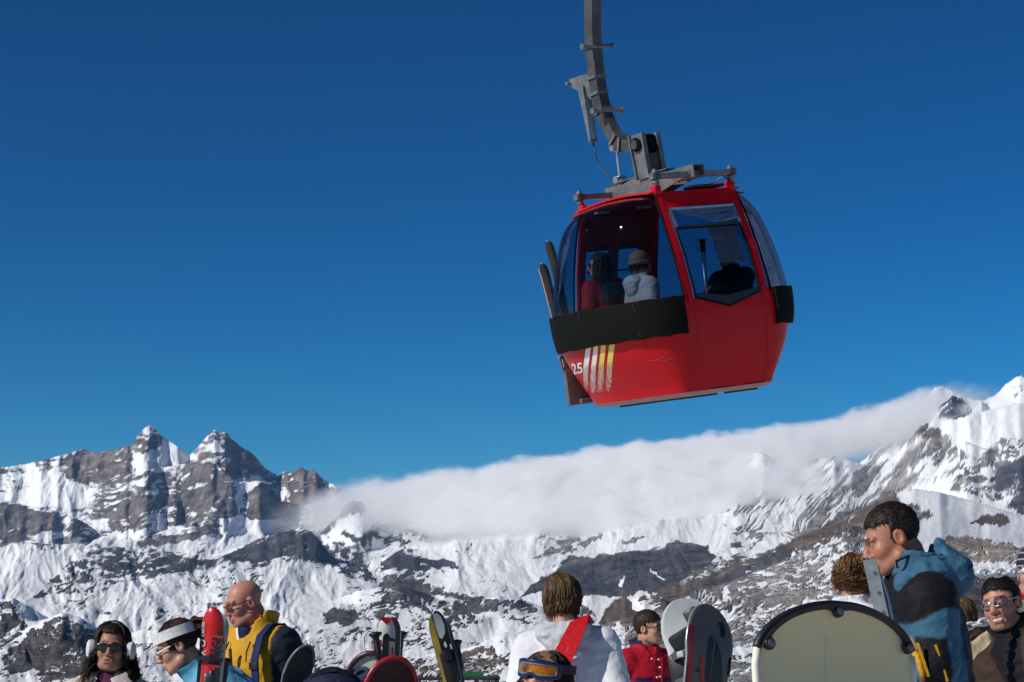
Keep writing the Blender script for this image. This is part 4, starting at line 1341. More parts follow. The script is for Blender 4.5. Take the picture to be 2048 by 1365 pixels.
def head_field(P, o):
    """P in head coordinates: face -y, up z; origin between the ears"""
    w = o.get('wide', 1.0); fem = o.get('fem', 0)
    d = ell(P, (0, .018, .035), (.077 * w, .097, .083))
    d = smin(d, ell(P, (0, -.030, -.025), (.062 * w, .066, .085)), .03)
    d = smin(d, ell(P, (0, -.040, -.082), (.048 * w * (1 - .1 * fem), .050, .034)), .03)
    d = smin(d, ell(P, (0, -.078, -.103), (.020, .018, .016)), .02)
    for s in (-1, 1):
        d = smin(d, ell(P, (s * .040 * w, -.060, -.028), (.026, .028, .028)), .02)
        d = smin(d, cap(P, (s * .045 * w, -.076, .026), (s * .012, -.093, .024), .011, .011), .014)
        d = smin(d, cap(P, (s * .058 * w, -.005, -.075), (s * .035, -.065, -.095), .022, .018), .03)
        d = smax(d, -ell(P, (s * .031, -.104, .006), (.019, .020, .013)), .014)
        d = smin(d, ell(P, (s * .031, -.080, .004), (.015, .0125, .012)), .003)
        e = ell(P, (s * .080 * w, .016, -.008), (.012, .023, .034))
        e = smax(e, -ell(P, (s * .092 * w, .010, -.006), (.010, .012, .020)), .006)
        d = smin(d, e, .008)
        d = smin(d, ell(P, (s * .013, -.104, -.034), (.011, .011, .009)), .008)
    nl = o.get('nose', 1.0)
    d = smin(d, cap(P, (0, -.090, .018), (0, -.108 - .010 * nl, -.026), .009, .0135), .014)
    op = o.get('mouth', 0.0)
    mz = -.066
    d = smin(d, ell(P, (0, -.092, mz), (.028, .016, .016)), .015)
    d = smin(d, cap(P, (-.019, -.099, mz + .006 + op), (.019, -.099, mz + .006 + op), .0065, .0065), .006)
    d = smin(d, cap(P, (-.016, -.098, mz - .008 - op), (.016, -.098, mz - .008 - op), .0075, .0075), .006)
    d = smax(d, -ell(P, (0, -.108, mz), (.024 + op, .012, .0022 + op * .8)), .003)
    return d


def head_colors(P, o):
    skin = np.array(o['skin'])
    x, y, z = np.abs(P[:, 0]), P[:, 1], P[:, 2]
    C = np.tile(skin, (len(P), 1))
    def put(w, col):
        nonlocal C
        C = C + (np.array(col) - C) * w[:, None]
    front = sstep(-.035, -.065, y)
    put(.45 * front * sstep(.028, .0, np.abs(np.hypot((x - .042), (z + .03)))), skin * np.array([1.05, .72, .68]))      # cheeks
    put(.4 * sstep(.022, .0, np.hypot(x * .9, z + .028)) * sstep(-.09, -.11, y), skin * np.array([1.05, .72, .66]))
    put(.35 * sstep(.068, .078, x), skin * np.array([1.0, .68, .62]))
    if o.get('stubble'):
        put(o['stubble'] * sstep(-.035, -.06, z) * sstep(.045, .0, y) * sstep(-.16, -.12, z), skin * .5)
    op = o.get('mouth', 0)
    put(.75 * front * sstep(.026, .018, x) * sstep(.017 + op, .010 + op, np.abs(z + .066)), o.get('lips', skin * np.array([.95, .5, .48])))
    if op:
        put(1.0 * (np.abs(z + .066) < op * .95) * (x < .022) * (y < -.085), (.62, .58, .52))
    brow = o.get('brow', (.03, .02, .015))
    put(.85 * front * sstep(.050, .044, x) * sstep(.010, .016, x) * sstep(.0075, .004, np.abs(z - .031 + (x - .03) ** 2 * 5)), brow)
    eye = np.hypot(x - .031, z - .004)
    put(sstep(.0125, .0105, np.hypot((x - .031), (z - .004) * 2.1)) * (y < -.083), (.36, .33, .31))
    put(sstep(.0062, .005, eye) * (y < -.083), (.03, .02, .015))
    put(.6 * front * sstep(.004, .002, np.abs(np.hypot(x - .031, (z - .004) * 1.6) - .0145)) * (z > .004), skin * .35)
    return np.clip(C, 0, 1)


_skin = {}
def skin_material():
    if 'm' in _skin: return _skin['m']
    t = NT("skin")
    a = t.new("ShaderNodeAttribute", attribute_name="tone")
    n = t.noise(70, 4, .6)
    t.link(t.mix(1.0, a.outputs['Color'], t.ramp(n.outputs['Fac'], [(.3, (.86, .84, .83)), (.7, (1.08, 1.06, 1.05))]).outputs[0], 'MULTIPLY'), t.b.inputs['Base Color'])
    t.b.inputs['Roughness'].default_value = .48
    t.b.inputs['Specular IOR Level'].default_value = .35
    t.b.inputs['Subsurface Weight'].default_value = .08
    t.b.inputs['Subsurface Radius'].default_value = (.01, .004, .002)
    t.bump(n.outputs['Fac'], .15, .002)
    _skin['m'] = t.m
    return t.m


def hair_material(name, col, hi):
    if name in _mats: return _mats[name]
    t = NT(name)
    tc = t.new("ShaderNodeTexCoord")
    mp = t.new("ShaderNodeMapping"); mp.inputs['Scale'].default_value = (60, 60, 8)
    t.link(tc.outputs['Object'], mp.inputs['Vector'])
    n = t.noise(1.0, 4, .6, vec=mp.outputs[0])
    t.link(t.ramp(n.outputs['Fac'], [(.35, tuple(c * .55 for c in col)), (.55, col), (.75, hi)]).outputs[0], t.b.inputs['Base Color'])
    t.b.inputs['Roughness'].default_value = .55
    t.b.inputs['Specular IOR Level'].default_value = .22
    t.bump(n.outputs['Fac'], .6, .004)
    _mats[name] = t.m
    return t.m


def fabric(name, col, rough=.66, sheen=0.0, var=.10, weave=260, spec=.16):
    """jacket cloth: colour with wear, small creases and weave"""
    if name in _mats: return _mats[name]
    t = NT(name)
    n = t.noise(7, 5, .6)
    t.link(t.ramp(n.outputs['Fac'], [(.3, tuple(c * (1 - var) for c in col)), (.7, tuple(min(1, c * (1 + var)) for c in col))]).outputs[0], t.b.inputs['Base Color'])
    t.b.inputs['Roughness'].default_value = rough
    t.b.inputs['Sheen Weight'].default_value = sheen
    t.b.inputs['Specular IOR Level'].default_value = spec
    a = t.noise(22, 5, .65); a.inputs['Distortion'].default_value = 1.2
    b = t.noise(weave, 2, .5)
    t.bump(t.math('ADD', a.outputs['Fac'], t.math('MULTIPLY', b.outputs['Fac'], .12)), .55, .012)
    t.m['cloth_colour'] = col
    _mats[name] = t.m
    return t.m


def panel_cloth():
    if "panelled_jacket_cloth" in _mats: return _mats["panelled_jacket_cloth"]
    t = NT("panelled_jacket_cloth")
    at_ = t.new("ShaderNodeAttribute", attribute_name="cloth")
    n = t.noise(7, 5, .6)
    t.link(t.mix(1.0, at_.outputs['Color'], t.ramp(n.outputs['Fac'], [(.3, (.9, .9, .9)), (.7, (1.08, 1.08, 1.08))]).outputs[0], 'MULTIPLY'), t.b.inputs['Base Color'])
    t.b.inputs['Roughness'].default_value = .62; t.b.inputs['Sheen Weight'].default_value = .02; t.b.inputs['Specular IOR Level'].default_value = .14
    a = t.noise(22, 5, .65); a.inputs['Distortion'].default_value = 1.2
    b = t.noise(260, 2, .5)
    t.bump(t.math('ADD', a.outputs['Fac'], t.math('MULTIPLY', b.outputs['Fac'], .12)), .55, .012)
    _mats["panelled_jacket_cloth"] = t.m
    return t.m


def folds(P, amp, sc=1.0, seed=5):
    q = P * np.array([7, 7, 11], np.float32) * sc
    w = q + 0.9 * np.stack([noise3(q * .6, seed), noise3(q * .6 + 9, seed + 1), noise3(q * .6 + 5, seed + 2)], -1)
    a = 1 - np.abs(noise3(w, seed + 3)) * 2.4
    b = 1 - np.abs(noise3(w * 2.2, seed + 4)) * 2.4
    c = 1 - np.abs(noise3(w * np.array([4.6, 4.6, 5.6], np.float32), seed + 5)) * 2.4
    return amp * (a * .62 + b * .34 + c * .16)


class Person:
    def __init__(self, label, head_px, d, heading, hh, pitch=0, roll=0, scale=1.0, lean=0, side=0, cat="person", group=None, head=None, arms=None, world_head=None, ground=None, fine=.005, upright=None, seated=False):
        S = scale; self.S = S
        self.head_o = head
        Rz = Matrix.Rotation(math.radians(heading), 4, 'Z')
        self.Tm = Matrix.Translation((0, 0, .95)) @ Matrix.Rotation(math.radians(lean), 4, 'X') @ Matrix.Rotation(math.radians(side), 4, 'Y') @ Matrix.Translation((0, 0, -.95))
        Rh = Matrix.Rotation(math.radians(hh - heading), 4, 'Z') @ Matrix.Rotation(math.radians(pitch), 4, 'X') @ Matrix.Rotation(math.radians(roll), 4, 'Y')
        piv = self.Tm @ Vector((0, .015, 1.50))
        self.Hm = Matrix.Translation(piv) @ Rh @ Matrix.Translation((0, -.032, .118))
        hw = Vector(world_head) if world_head is not None else at(head_px[0], head_px[1], d)
        base = upright if upright is not None else Matrix.Identity(4)
        hl = Vector(self.Hm.translation) * S
        self.M = Matrix.Translation(hw) @ base.to_3x3().to_4x4() @ Rz @ Matrix.Translation(-hl)
        gz = (ground if ground is not None else float(ground_z(hw.y)))
        fz = (gz - self.M.translation.z) / S                   # foot level in body units
        self.fz = fz
        # joints
        A = arms or {}
        sh = .185
        self.j = {}
        for s, n in ((-1, 'R'), (1, 'L')):
            self.j['sh' + n] = Vector((s * sh, .01, 1.405))
            self.j['el' + n] = Vector(A.get('el' + n, (s * .25, .05, 1.13)))
            self.j['wr' + n] = Vector(A.get('wr' + n, (s * .20, -.16, .98)))
        self.seated = seated
        self.build_body(label, cat, group, fine)

    def build_body(self, label, cat, group, fine):
        o = self.head_o; S = self.S
        Hi = self.Hm.inverted(); Ti = self.Tm.inverted(); j = self.j
        hipz, fz = .93, self.fz
        def f(P):
            PH = xf(Hi, P)
            d = head_field(PH, o)
            PT = xf(Ti, P)
            nt = np.array(xf(Ti, np.array([list(self.Hm @ Vector((0, .035, -.07)))], np.float32))[0])
            d = smin(d, cap(PT, (0, .025, 1.40), nt, .066 * o.get('neck', 1), .056 * o.get('neck', 1)), .03)
            t = cap(PT, (0, .0, 1.0), (0, .01, 1.30), .105, .115)
            t = smin(t, cap(PT, (-.11, .012, 1.35), (.11, .012, 1.35), .055, .055), .08)
            for n in 'RL':
                t = smin(t, cap(PT, j['sh' + n], j['el' + n], .05, .042), .03)
                t = smin(t, cap(PT, j['el' + n], j['wr' + n], .04, .028), .02)
                a, b = j['el' + n], j['wr' + n]
                dr = (b - a).normalized(); s = -1 if n == 'R' else 1
                sx = Vector((0, 0, 1)).cross(dr); sx = sx.normalized() if sx.length > .1 else Vector((1, 0, 0)); up = dr.cross(sx)
                t = smin(t, cap(PT, b, b + dr * .075, .030, .032), .02)
                for q, (off, L, r) in enumerate(((-.027, .070, .0085), (-.009, .080, .009), (.009, .075, .0085), (.026, .060, .008))):
                    k0 = b + dr * .07 + sx * off; k1 = k0 + dr * L * .5 - up * .012; k2 = k1 + dr * L * .32 - up * .028
                    t = smin(t, np.minimum(cap(PT, k0, k1, r * 1.05, r), cap(PT, k1, k2, r, r * .85)), .006)
                th = b + dr * .025 + sx * (.03 * s); t = smin(t, cap(PT, th, th + dr * .05 + sx * (.022 * s) - up * .02, .012, .0095), .01)
            d = smin(d, t, .03)
            for s in (-1, 1):
                hip = np.array((s * .09, 0, hipz - .02))
                if self.seated:
                    kn = np.array((s * .11, -.42, hipz - .02)); an = np.array((s * .11, -.40, max(fz + .06, hipz - .45)))
                else:
                    kn = np.array((s * .11, -.03, (hipz + fz) / 2)); an = np.array((s * .12, .02, fz + .08))
                d = smin(d, cap(P, hip, kn, .082, .055), .05)
                d = smin(d, cap(P, kn, an, .052, .036), .03)
                d = smin(d, cap(P, an, an + np.array((0, -.14, -.045)), .038, .03), .03)
            return d
        hc = self.Hm.translation
        reach = [self.Tm @ self.j[k] for k in ('elR', 'elL', 'wrR', 'wrL')]
        lo = np.array([min([-.3] + [v.x - .15 for v in reach]), min([-.35 if not self.seated else -.62] + [v.y - .16 for v in reach]), min(fz - .05, .3)])
        hi = np.array([max([.3] + [v.x + .15 for v in reach]), max([.25] + [v.y + .16 for v in reach]), hc.z + .2])
        lo = np.minimum(lo, np.array(hc) - .17); hi = np.maximum(hi, np.array(hc) + .17)
        ax = [multiax(lo[i], hi[i], hc[i], .135, fine, .028) for i in range(3)]
        V, F = surf(f, *ax)
        C = head_colors(xf(Hi, V.astype(np.float32)), o)
        me = np_mesh("person", V * S, F)
        add_attr(me, "tone", C, 'FLOAT_COLOR')
        self.o = link("person", me, skin_material())
        self.o.matrix_world = self.M
        tag(self.o, label, cat, group)

    def part(self, name, V, F, mats, mi=None, smooth=True):
        me = np_mesh(name, np.asarray(V) * self.S, F, mi)
        return link(name, me, mats, self.o, None, smooth)

    # -- clothing -------------------------------------------------
    def jacket(self, mats, panel=None, h=.011, puff=.010, bulk=1.0, collar=.06, collar_r=.075, hood=None, hem=.80, extra=None, neck_open=False, seed=5, quilt=0, name="jacket", wide=1.0):
        j = self.j; Tm = self.Tm; B = bulk
        def f(P):
            d = ell(P, (0, .01, 1.22), (.182 * B * wide, .138 * B, .25))
            d = smin(d, ell(P, (0, .0, .98), (.185 * B * wide, .145 * B, .24)), .08)
            for s in (-1, 1):
                d = smin(d, cap(P, (s * .035, .022, 1.425), (s * .165 * wide, .012, 1.355), .062, .078 * B), .06)
            for n in 'RL':
                a_ = Vector((j['sh' + n].x * wide, j['sh' + n].y, j['sh' + n].z - .05))
                d = smin(d, cap(P, a_, j['el' + n], .080 * B, .070 * B), .035)
                d = smin(d, cap(P, j['el' + n], j['wr' + n], .068 * B, .050 * B), .025)
            d = smax(d, hem - P[:, 2], .02)
            # collar
            if collar:
                c = np.array((0, .018, 1.43)); q = P - c
                q = q @ np.array([[1, 0, 0], [0, math.cos(.25), math.sin(.25)], [0, -math.sin(.25), math.cos(.25)]], np.float32)
                rad = np.hypot(q[:, 0], q[:, 1] * 1.0)
                rr = collar_r + .10 * np.clip(.02 - q[:, 2], 0, 1) + .12 * np.clip(q[:, 2] - .02, 0, 1)
                ring = np.maximum(np.abs(rad - rr) - .0075, np.abs(q[:, 2] - collar / 2 + .02) - collar / 2 - .02)
                if neck_open:
                    ring = np.maximum(ring, -(np.maximum(np.abs(q[:, 0]) - .03 - .5 * np.clip(q[:, 2] + .03, 0, 1), q[:, 1])))
                d = smin(d, ring, .022)
                d = smax(d, -(np.maximum(rad - rr + .012, -(q[:, 2] + .055))), .012)
            if hood is not None: d = hood(P, d)
            if quilt: d = d - quilt * np.abs(np.sin(P[:, 2] * 52 + 1.2 * noise3(P * 5, seed)))
            d = d - folds(P, puff, seed=seed)
            if extra is not None: d = extra(P, d)
            return d
        pts = [j[k] for k in ('shR', 'shL', 'elR', 'elL', 'wrR', 'wrL')]
        lo = np.array([min(p[i] for p in pts) - .14 for i in range(3)]); hi = np.array([max(p[i] for p in pts) + .14 for i in range(3)])
        lo = np.minimum(lo, [-.28, -.22, hem - .03]); hi = np.maximum(hi, [.28, .24, 1.56])
        if hood is not None: hi = np.maximum(hi, [.28, .38, 1.66])
        V, F = surf(f, *[uniax(lo[i], hi[i], h) for i in range(3)])
        if panel is None:
            return self.part(name, xf(Tm, V.astype(np.float32)), F, mats)
        rg = np.random.default_rng(9); acc = np.zeros((len(V), 3))
        cols = np.array([m['cloth_colour'] for m in mats])
        for q in range(12):
            acc += cols[panel(V + rg.uniform(-.55, .55, V.shape) * h)]
        o = self.part(name, xf(Tm, V.astype(np.float32)), F, panel_cloth())
        add_attr(o.data, "cloth", acc / 12, 'FLOAT_COLOR')
        return o

    def trousers(self, m):
        fz = self.fz
        def f(P):
            d = ell(P, (0, 0, .92), (.175, .13, .14))
            for s in (-1, 1):
                hip = np.array((s * .09, 0, .90))
                if self.seated:
                    kn = np.array((s * .11, -.42, .91)); an = np.array((s * .11, -.40, max(fz + .1, .5)))
                else:
                    kn = np.array((s * .11, -.03, (.93 + fz) / 2)); an = np.array((s * .12, .02, fz + .10))
                d = smin(d, cap(P, hip, kn, .105, .085), .05); d = smin(d, cap(P, kn, an, .085, .08), .03)
            return d - folds(P, .008)
        V, F = surf(f, uniax(-.3, .3, .025), uniax(-.6 if self.seated else -.25, .25, .025), uniax(min(fz, .4) - .02, 1.08, .03))
        o = self.part("trousers", V, F, m)
        if not self.seated:
            def g(P):
                d = np.full(len(P), 9., np.float32)
                for s in (-1, 1):
                    d = np.minimum(d, smin(cap(P, (s * .12, .02, fz + .26), (s * .12, .02, fz + .07), .07, .07), cap(P, (s * .12, .02, fz + .065), (s * .125, -.15, fz + .055), .065, .055), .05))
                return np.maximum(d, fz + .002 - P[:, 2])
            V, F = surf(g, uniax(-.22, .22, .02), uniax(-.25, .12, .02), uniax(fz - .03, fz + .36, .02))
            self.part("boots", V, F, mat("ski_boot_plastic", (.05, .05, .055), rough=.35))

    # -- hair -----------------------------------------------------
    def hair_short(self, m, line=.052, side=-.02, grow=.011, tuft=.006, seed=3, back=-.09, temple=.0):
        o = self.head_o; w = o.get('wide', 1.0)
        def f(P):
            d = ell(P, (0, .022, .038), ((.077 + grow * .55) * w, .097 + grow * .8, .083 + grow * 1.35))
            # cut away the face below the hairline and in front of the temples, round the ears, below the nape
            jg = .010 * noise3(P * 55, seed + 7) + .006 * noise3(P * 130, seed + 8)
            d = smax(d, -smax(P[:, 2] - line + jg + .9 * np.abs(P[:, 0]) ** 1.5, P[:, 1] + jg + .022 - temple - .25 * np.clip(P[:, 2] - side, 0, .1), .012), .008)
            d = smax(d, back + .8 * np.clip(.05 - P[:, 1], 0, .09) - P[:, 2], .012)
            e = ell(P, (0, .012, -.018), (.2, .026, .036))
            d = smax(d, -e, .008)
            q = P * np.array([95, 70, 70], np.float32)
            n = noise3(q + 1.5 * np.stack([noise3(q * .4, seed), noise3(q * .4 + 7, seed), noise3(q * .4 + 3, seed)], -1), seed + 1)
            return d - tuft * .7 * (1 - np.abs(n) * 3)
        V, F = surf(f, uniax(-.12, .12, .0042), uniax(-.13, .15, .0042), uniax(-.13, .16, .0042))
        # short strands lying over the cap, so that the outline and the hairline break up
        rg = np.random.default_rng(seed + 40)
        Cn = np.array([0, .022, .038]); n = 1500
        p0 = V[rg.integers(0, len(V), n)]
        nr = (p0 - Cn) / np.array([.08, .1, .09]) ** 2; nr /= np.linalg.norm(nr, axis=1, keepdims=True)
        keep = nr @ np.array([0, -.2, 1.]) > -.9
        p0, nr = p0[keep], nr[keep]
        flow = np.array([0, .15, -1.]) + np.where(p0[:, 2:3] > .085, np.array([0, -1.4, .6]), 0) + rg.normal(size=p0.shape) * .45
        tg = flow - nr * (flow * nr).sum(1, keepdims=True); tg /= np.linalg.norm(tg, axis=1, keepdims=True) + 1e-9
        L = rg.uniform(.008, .019, (len(p0), 1)); sd = np.cross(tg, nr)
        VV, FF = [V], [F]; b = len(V)
        a0, a1, a2 = p0 - nr * .002, p0 + tg * L * .55 + nr * .0022, p0 + tg * L + nr * rg.uniform(.0005, .005, (len(p0), 1))
        w0, w1 = .0016, .0012
        pts = np.stack([a0 - sd * w0, a0 + sd * w0, a1 - sd * w1, a1 + sd * w1, a1 + nr * .001, a2 - sd * .0002, a2 + sd * .0002, a0 + nr * .0016], 1)
        k = b + 8 * np.arange(len(p0))[:, None]
        VV.append(pts.reshape(-1, 3))
        for q in ((0, 7, 4, 2), (7, 1, 3, 4), (2, 4, 6, 5), (4, 3, 6, 6)):
            FF.append(k + np.array(q))
        V2 = np.concatenate(VV); F2 = np.concatenate(FF)
        bm = bmesh.new(); bv = [bm.verts.new(v) for v in (xf(self.Hm, V2.astype(np.float32)) * self.S)]
        for q in F2.tolist():
            u = list(dict.fromkeys(q))
            try: bm.faces.new([bv[i] for i in u])
            except ValueError: pass
        me = bpy.data.meshes.new("hair"); bm.to_mesh(me); bm.free()
        return link("hair", me, m, self.o)

    def locks(self, m, n=260, length=.22, seed=1, part_x=0.0, spread=.012, curl=.006, r=.0055, face=-.035, fringe=0.0, cap_grow=.010, flare=.0, tmin=.0, cover=True, name="hair", thr=.15):
        """longer hair: a close cap plus many hanging strands"""
        o = self.head_o; w = o.get('wide', 1.0)
        rg = np.random.default_rng(seed)
        bm = MB()
        R = np.array([(.077 + cap_grow) * w, .097 + cap_grow, .083 + cap_grow * 1.2]); Cn = np.array([0, .02, .038])
        Rinv = self.Hm.to_3x3().inverted()
        down = np.array(Rinv @ (self.M.to_3x3().inverted() @ Vector((0, 0, -1))).normalized())
        k = 0
        while k < n:
            ph = rg.uniform(-math.pi, math.pi)
            side_dir = np.array([math.sin(ph), math.cos(ph), 0])            # ph=0 is the back (+y)
            if side_dir[1] < -.62 and rg.random() > fringe: continue
            th0 = rg.uniform(tmin, .9); th1 = 1.75 + rg.uniform(-thr, thr)
            pts = []
            jit = rg.normal(size=3) * spread * .4
            base = np.array([part_x, .01, 0])
            sgn = 1
            for q in np.linspace(th0, th1, 6):
                p = Cn + R * (1.0 + rg.uniform(0, .035)) * np.array([math.sin(q) * side_dir[0], math.sin(q) * side_dir[1], math.cos(q)])
                if side_dir[1] < .1 and p[2] < .06:
                    p[1] = max(p[1], face + rg.uniform(-.006, .01))
                    p[0] = math.copysign(max(abs(p[0]), .068 * w), p[0])
                pts.append(p + jit * .3)
            L = length * rg.uniform(.8, 1.08)
            p = pts[-1].copy(); st = 6
            ph2 = rg.uniform(0, 6.28)
            if fringe and side_dir[1] < -.62: L *= .15
            for q in range(st):
                p = p + down * (L / st) + np.array([side_dir[0], side_dir[1], 0]) * flare * L / st
                c = curl * math.sin(q * 1.7 + ph2)
                pts.append(p + np.array([c, curl * math.cos(q * 1.4 + ph2), 0]) + rg.normal(size=3) * spread * .12)
            rr = np.concatenate([np.linspace(.6, 1, 4), np.linspace(1, .2, len(pts) - 4)]) * r * rg.uniform(.55, 1.25)
            bm.tube([Vector(x) for x in pts], list(rr), n=4, cap=False)
            k += 1
        if cover:
            def f(P):
                d = ell(P, Cn, R * .985)
                d = smax(d, -smax(P[:, 2] - .080 - .25 * np.clip(P[:, 1] + .08, 0, 1), P[:, 1] - face - .012, .012), .01)
                d = smax(d, -.10 - P[:, 2], .02)
                return d - .003 * (1 - np.abs(noise3(P * np.array([60, 60, 18], np.float32), seed)) * 3)
            V, F = surf(f, uniax(-.12, .12, .006), uniax(-.13, .15, .006), uniax(-.14, .16, .006))
            vv = [bm.bm.verts.new(Vector(map(float, p))) for p in V]
            for q in F:
                try: bm.bm.faces.new([vv[i] for i in q])
                except ValueError: pass
        for v in bm.bm.verts: v.co = (self.Hm @ v.co) * self.S
        ob = bm.build(name, m, self.o, smooth=True)
        return ob

    def on_head(self, mb, name, mats, parent=None, smooth=False, angle=40):
        for v in mb.bm.verts: v.co = (self.Hm @ v.co) * self.S
        return mb.build(name, mats, parent or self.o, smooth=smooth, angle=angle)

    def on_torso(self, mb, name, mats, parent=None, angle=40):
        for v in mb.bm.verts: v.co = (self.Tm @ v.co) * self.S
        return mb.build(name, mats, parent or self.o, angle=angle)

    def glasses(self, lens, frame, shield=False, rim=.0022, w=.026, h=.017, z0=.004, temple=True, name="glasses", tw=.0028):
        root = None
        m = MB(); mm = MB()
        wd = self.head_o.get('wide', 1.0)
        def pt(x, z, off=0): return (x, -.108 + 2.6 * x * x - off + .0, z)
        for s in (-1, 1):
            cx = s * .032
            nL = 20
            ring = []
            for i in range(nL):
                t = 2 * math.pi * i / nL
                e = 2 / 3.2
                x = cx + w * math.copysign(abs(math.cos(t)) ** e, math.cos(t)); z = z0 + h * math.copysign(abs(math.sin(t)) ** e, math.sin(t))
                ring.append(pt(x, z))
            vs_ = [mm.bm.verts.new(p) for p in ring]; c = mm.bm.verts.new(pt(cx, z0, .003))
            for i in range(nL): mm.bm.faces.new((vs_[i], vs_[(i + 1) % nL], c))
            m.tube([Vector(p) for p in ring + ring[:1]], rim, 5, cap=False)
            if temple:
                m.tube([Vector(pt(s * (.032 + w), z0 + h * .4)), Vector((s * .074 * wd, -.06, z0 + .006)), Vector((s * .083 * wd, .005, z0 + .010)), Vector((s * .081 * wd, .03, z0 - .012))], tw, 5)
        m.tube([Vector(pt(-.01, z0 + .006)), Vector(pt(0, z0 + .009, .002)), Vector(pt(.01, z0 + .006))], rim * 1.2, 5)
        fr = self.on_head(m, name, frame)
        ln = self.on_head(mm, "lens", lens, fr, smooth=True)
        return fr

# ------------------------------------------------------------------ people
SK1 = (.40, .215, .145); SK2 = (.46, .25, .17); SK3 = (.34, .175, .115)
blk = fabric("black_shell_cloth", (.010, .010, .013)); navy = fabric("navy_shell_cloth", (.012, .016, .045))
DARKHAIR = hair_material("near_black_hair", (.016, .010, .008), (.05, .028, .02))
BRHAIR = hair_material("dark_brown_hair", (.028, .016, .010), (.075, .042, .026))
LIGHTHAIR = hair_material("streaked_blond_brown_hair", (.085, .045, .02), (.38, .25, .11))
CURLHAIR = hair_material("chestnut_hair", (.15, .068, .028), (.42, .24, .11))
REDHAIR = hair_material("dark_auburn_hair", (.030, .010, .008), (.075, .026, .02))
sunlens = mat("dark_lens", (.010, .010, .012), rough=.08, spec=.6, var=.02)
blackplastic = mat("black_plastic", (.012, .012, .013), rough=.3)
whiteplastic = mat("white_plastic", (.72, .72, .70), rough=.4, var=.05)


def clear_lens():
    if "clear_lens" in _mats: return _mats["clear_lens"]
    t = NT("clear_lens"); t.n.remove(t.b)
    tr = t.new("ShaderNodeBsdfTransparent"); tr.inputs[0].default_value = (.85, .85, .85, 1)
    gl = t.new("ShaderNodeBsdfGlossy"); gl.inputs['Roughness'].default_value = .04
    fr = t.new("ShaderNodeFresnel"); mx = t.new("ShaderNodeMixShader")
    t.link(fr.outputs[0], mx.inputs[0]); t.link(tr.outputs[0], mx.inputs[1]); t.link(gl.outputs[0], mx.inputs[2]); t.link(mx.outputs[0], t.out.inputs[0])
    _mats["clear_lens"] = t.m
    return t.m


def zipper(p, y0, zs, m, w=.006, x=0.0, B=1.0):
    mb = MB()
    pts = [Vector((x, -.148 * B - .002 - .02 * math.sin((z - .8) * 2.2), z)) for z in np.linspace(*zs, 9)]
    mb.tube(pts, w, 6)
    return p.on_torso(mb, "zip", m)


def woman_sunglasses():
    p = Person("woman with white earmuffs, dark sunglasses and long dark hair in a cream jacket", (223, 1297), 11.3, -6, 4, pitch=0, roll=3, head=dict(skin=SK3, fem=1, brow=(.02, .012, .01), lips=(.33, .12, .10)), side=2)
    p.locks(DARKHAIR, n=650, length=.21, seed=2, face=-.045, curl=.014, spread=.030, r=.0056, flare=.30, cap_grow=.016, tmin=.02)
    cream = fabric("cream_quilted_cloth", (.62, .58, .47)); lin = mat("tan_fleece_lining", (.22, .16, .12), rough=.9, bump=.6, bscale=120); pur = fabric("plum_knit", (.10, .012, .055))
    def panel(C):
        return np.where((np.abs(C[:, 0]) < .05 + .12 * np.clip(1.36 - C[:, 2], 0, .3)) & (C[:, 1] < -.05), 1, 0)
    p.jacket([cream, pur], panel, collar=.02, puff=.014, quilt=.004)
    for s in (-1, 1):
        mb = MB()
        m3 = Matrix.Rotation(s * .55, 3, 'Z') @ Matrix.Rotation(s * -.45, 3, 'Y') @ Matrix.Rotation(-.5, 3, 'X')
        mb.box((s * .115, -.095, 1.43), (.085, .018, .12), m3, bevel=.008)
        mb.mi = 1
        mb.box(Vector((s * .115, -.095, 1.43)) + m3 @ Vector((0, .012, .0)), (.10, .010, .135), m3, bevel=.004)
        p.on_torso(mb, "collar_flap", [lin if s < 0 else fabric("lit_pink_lining", (.55, .44, .43)), cream])  # one lining in two tones: the right flap is painted paler, as lit
    p.trousers(blk)
    p.glasses(sunlens, blackplastic, w=.034, h=.019, rim=.0035)
    # earmuffs: band over the head, two padded cups
    band = MB()
    pts = [Vector((.094 * math.cos(t), .008, .042 + .100 * math.sin(t))) for t in np.linspace(-.35, math.pi + .35, 26)]
    band.tube(pts, 1.0, flat=(.006, .022, (0, 1, 0)))
    em = p.on_head(band, "earmuffs", mat("grey_band", (.30, .29, .33), rough=.35))
    for s in (-1, 1):
        c = MB()
        c.tube([(s * .080, -.018, -.010), (s * .100, -.022, -.010), (s * .120, -.026, -.010), (s * .130, -.028, -.010), (s * .133, -.028, -.010)], [.034, .045, .043, .030, .004], n=18)
        for v in c.bm.verts: v.co.z = -.012 + (v.co.z + .012) * 1.18
        p.on_head(c, "ear_cup", fabric("white_fleece", (.62, .63, .66)), em, smooth=True)


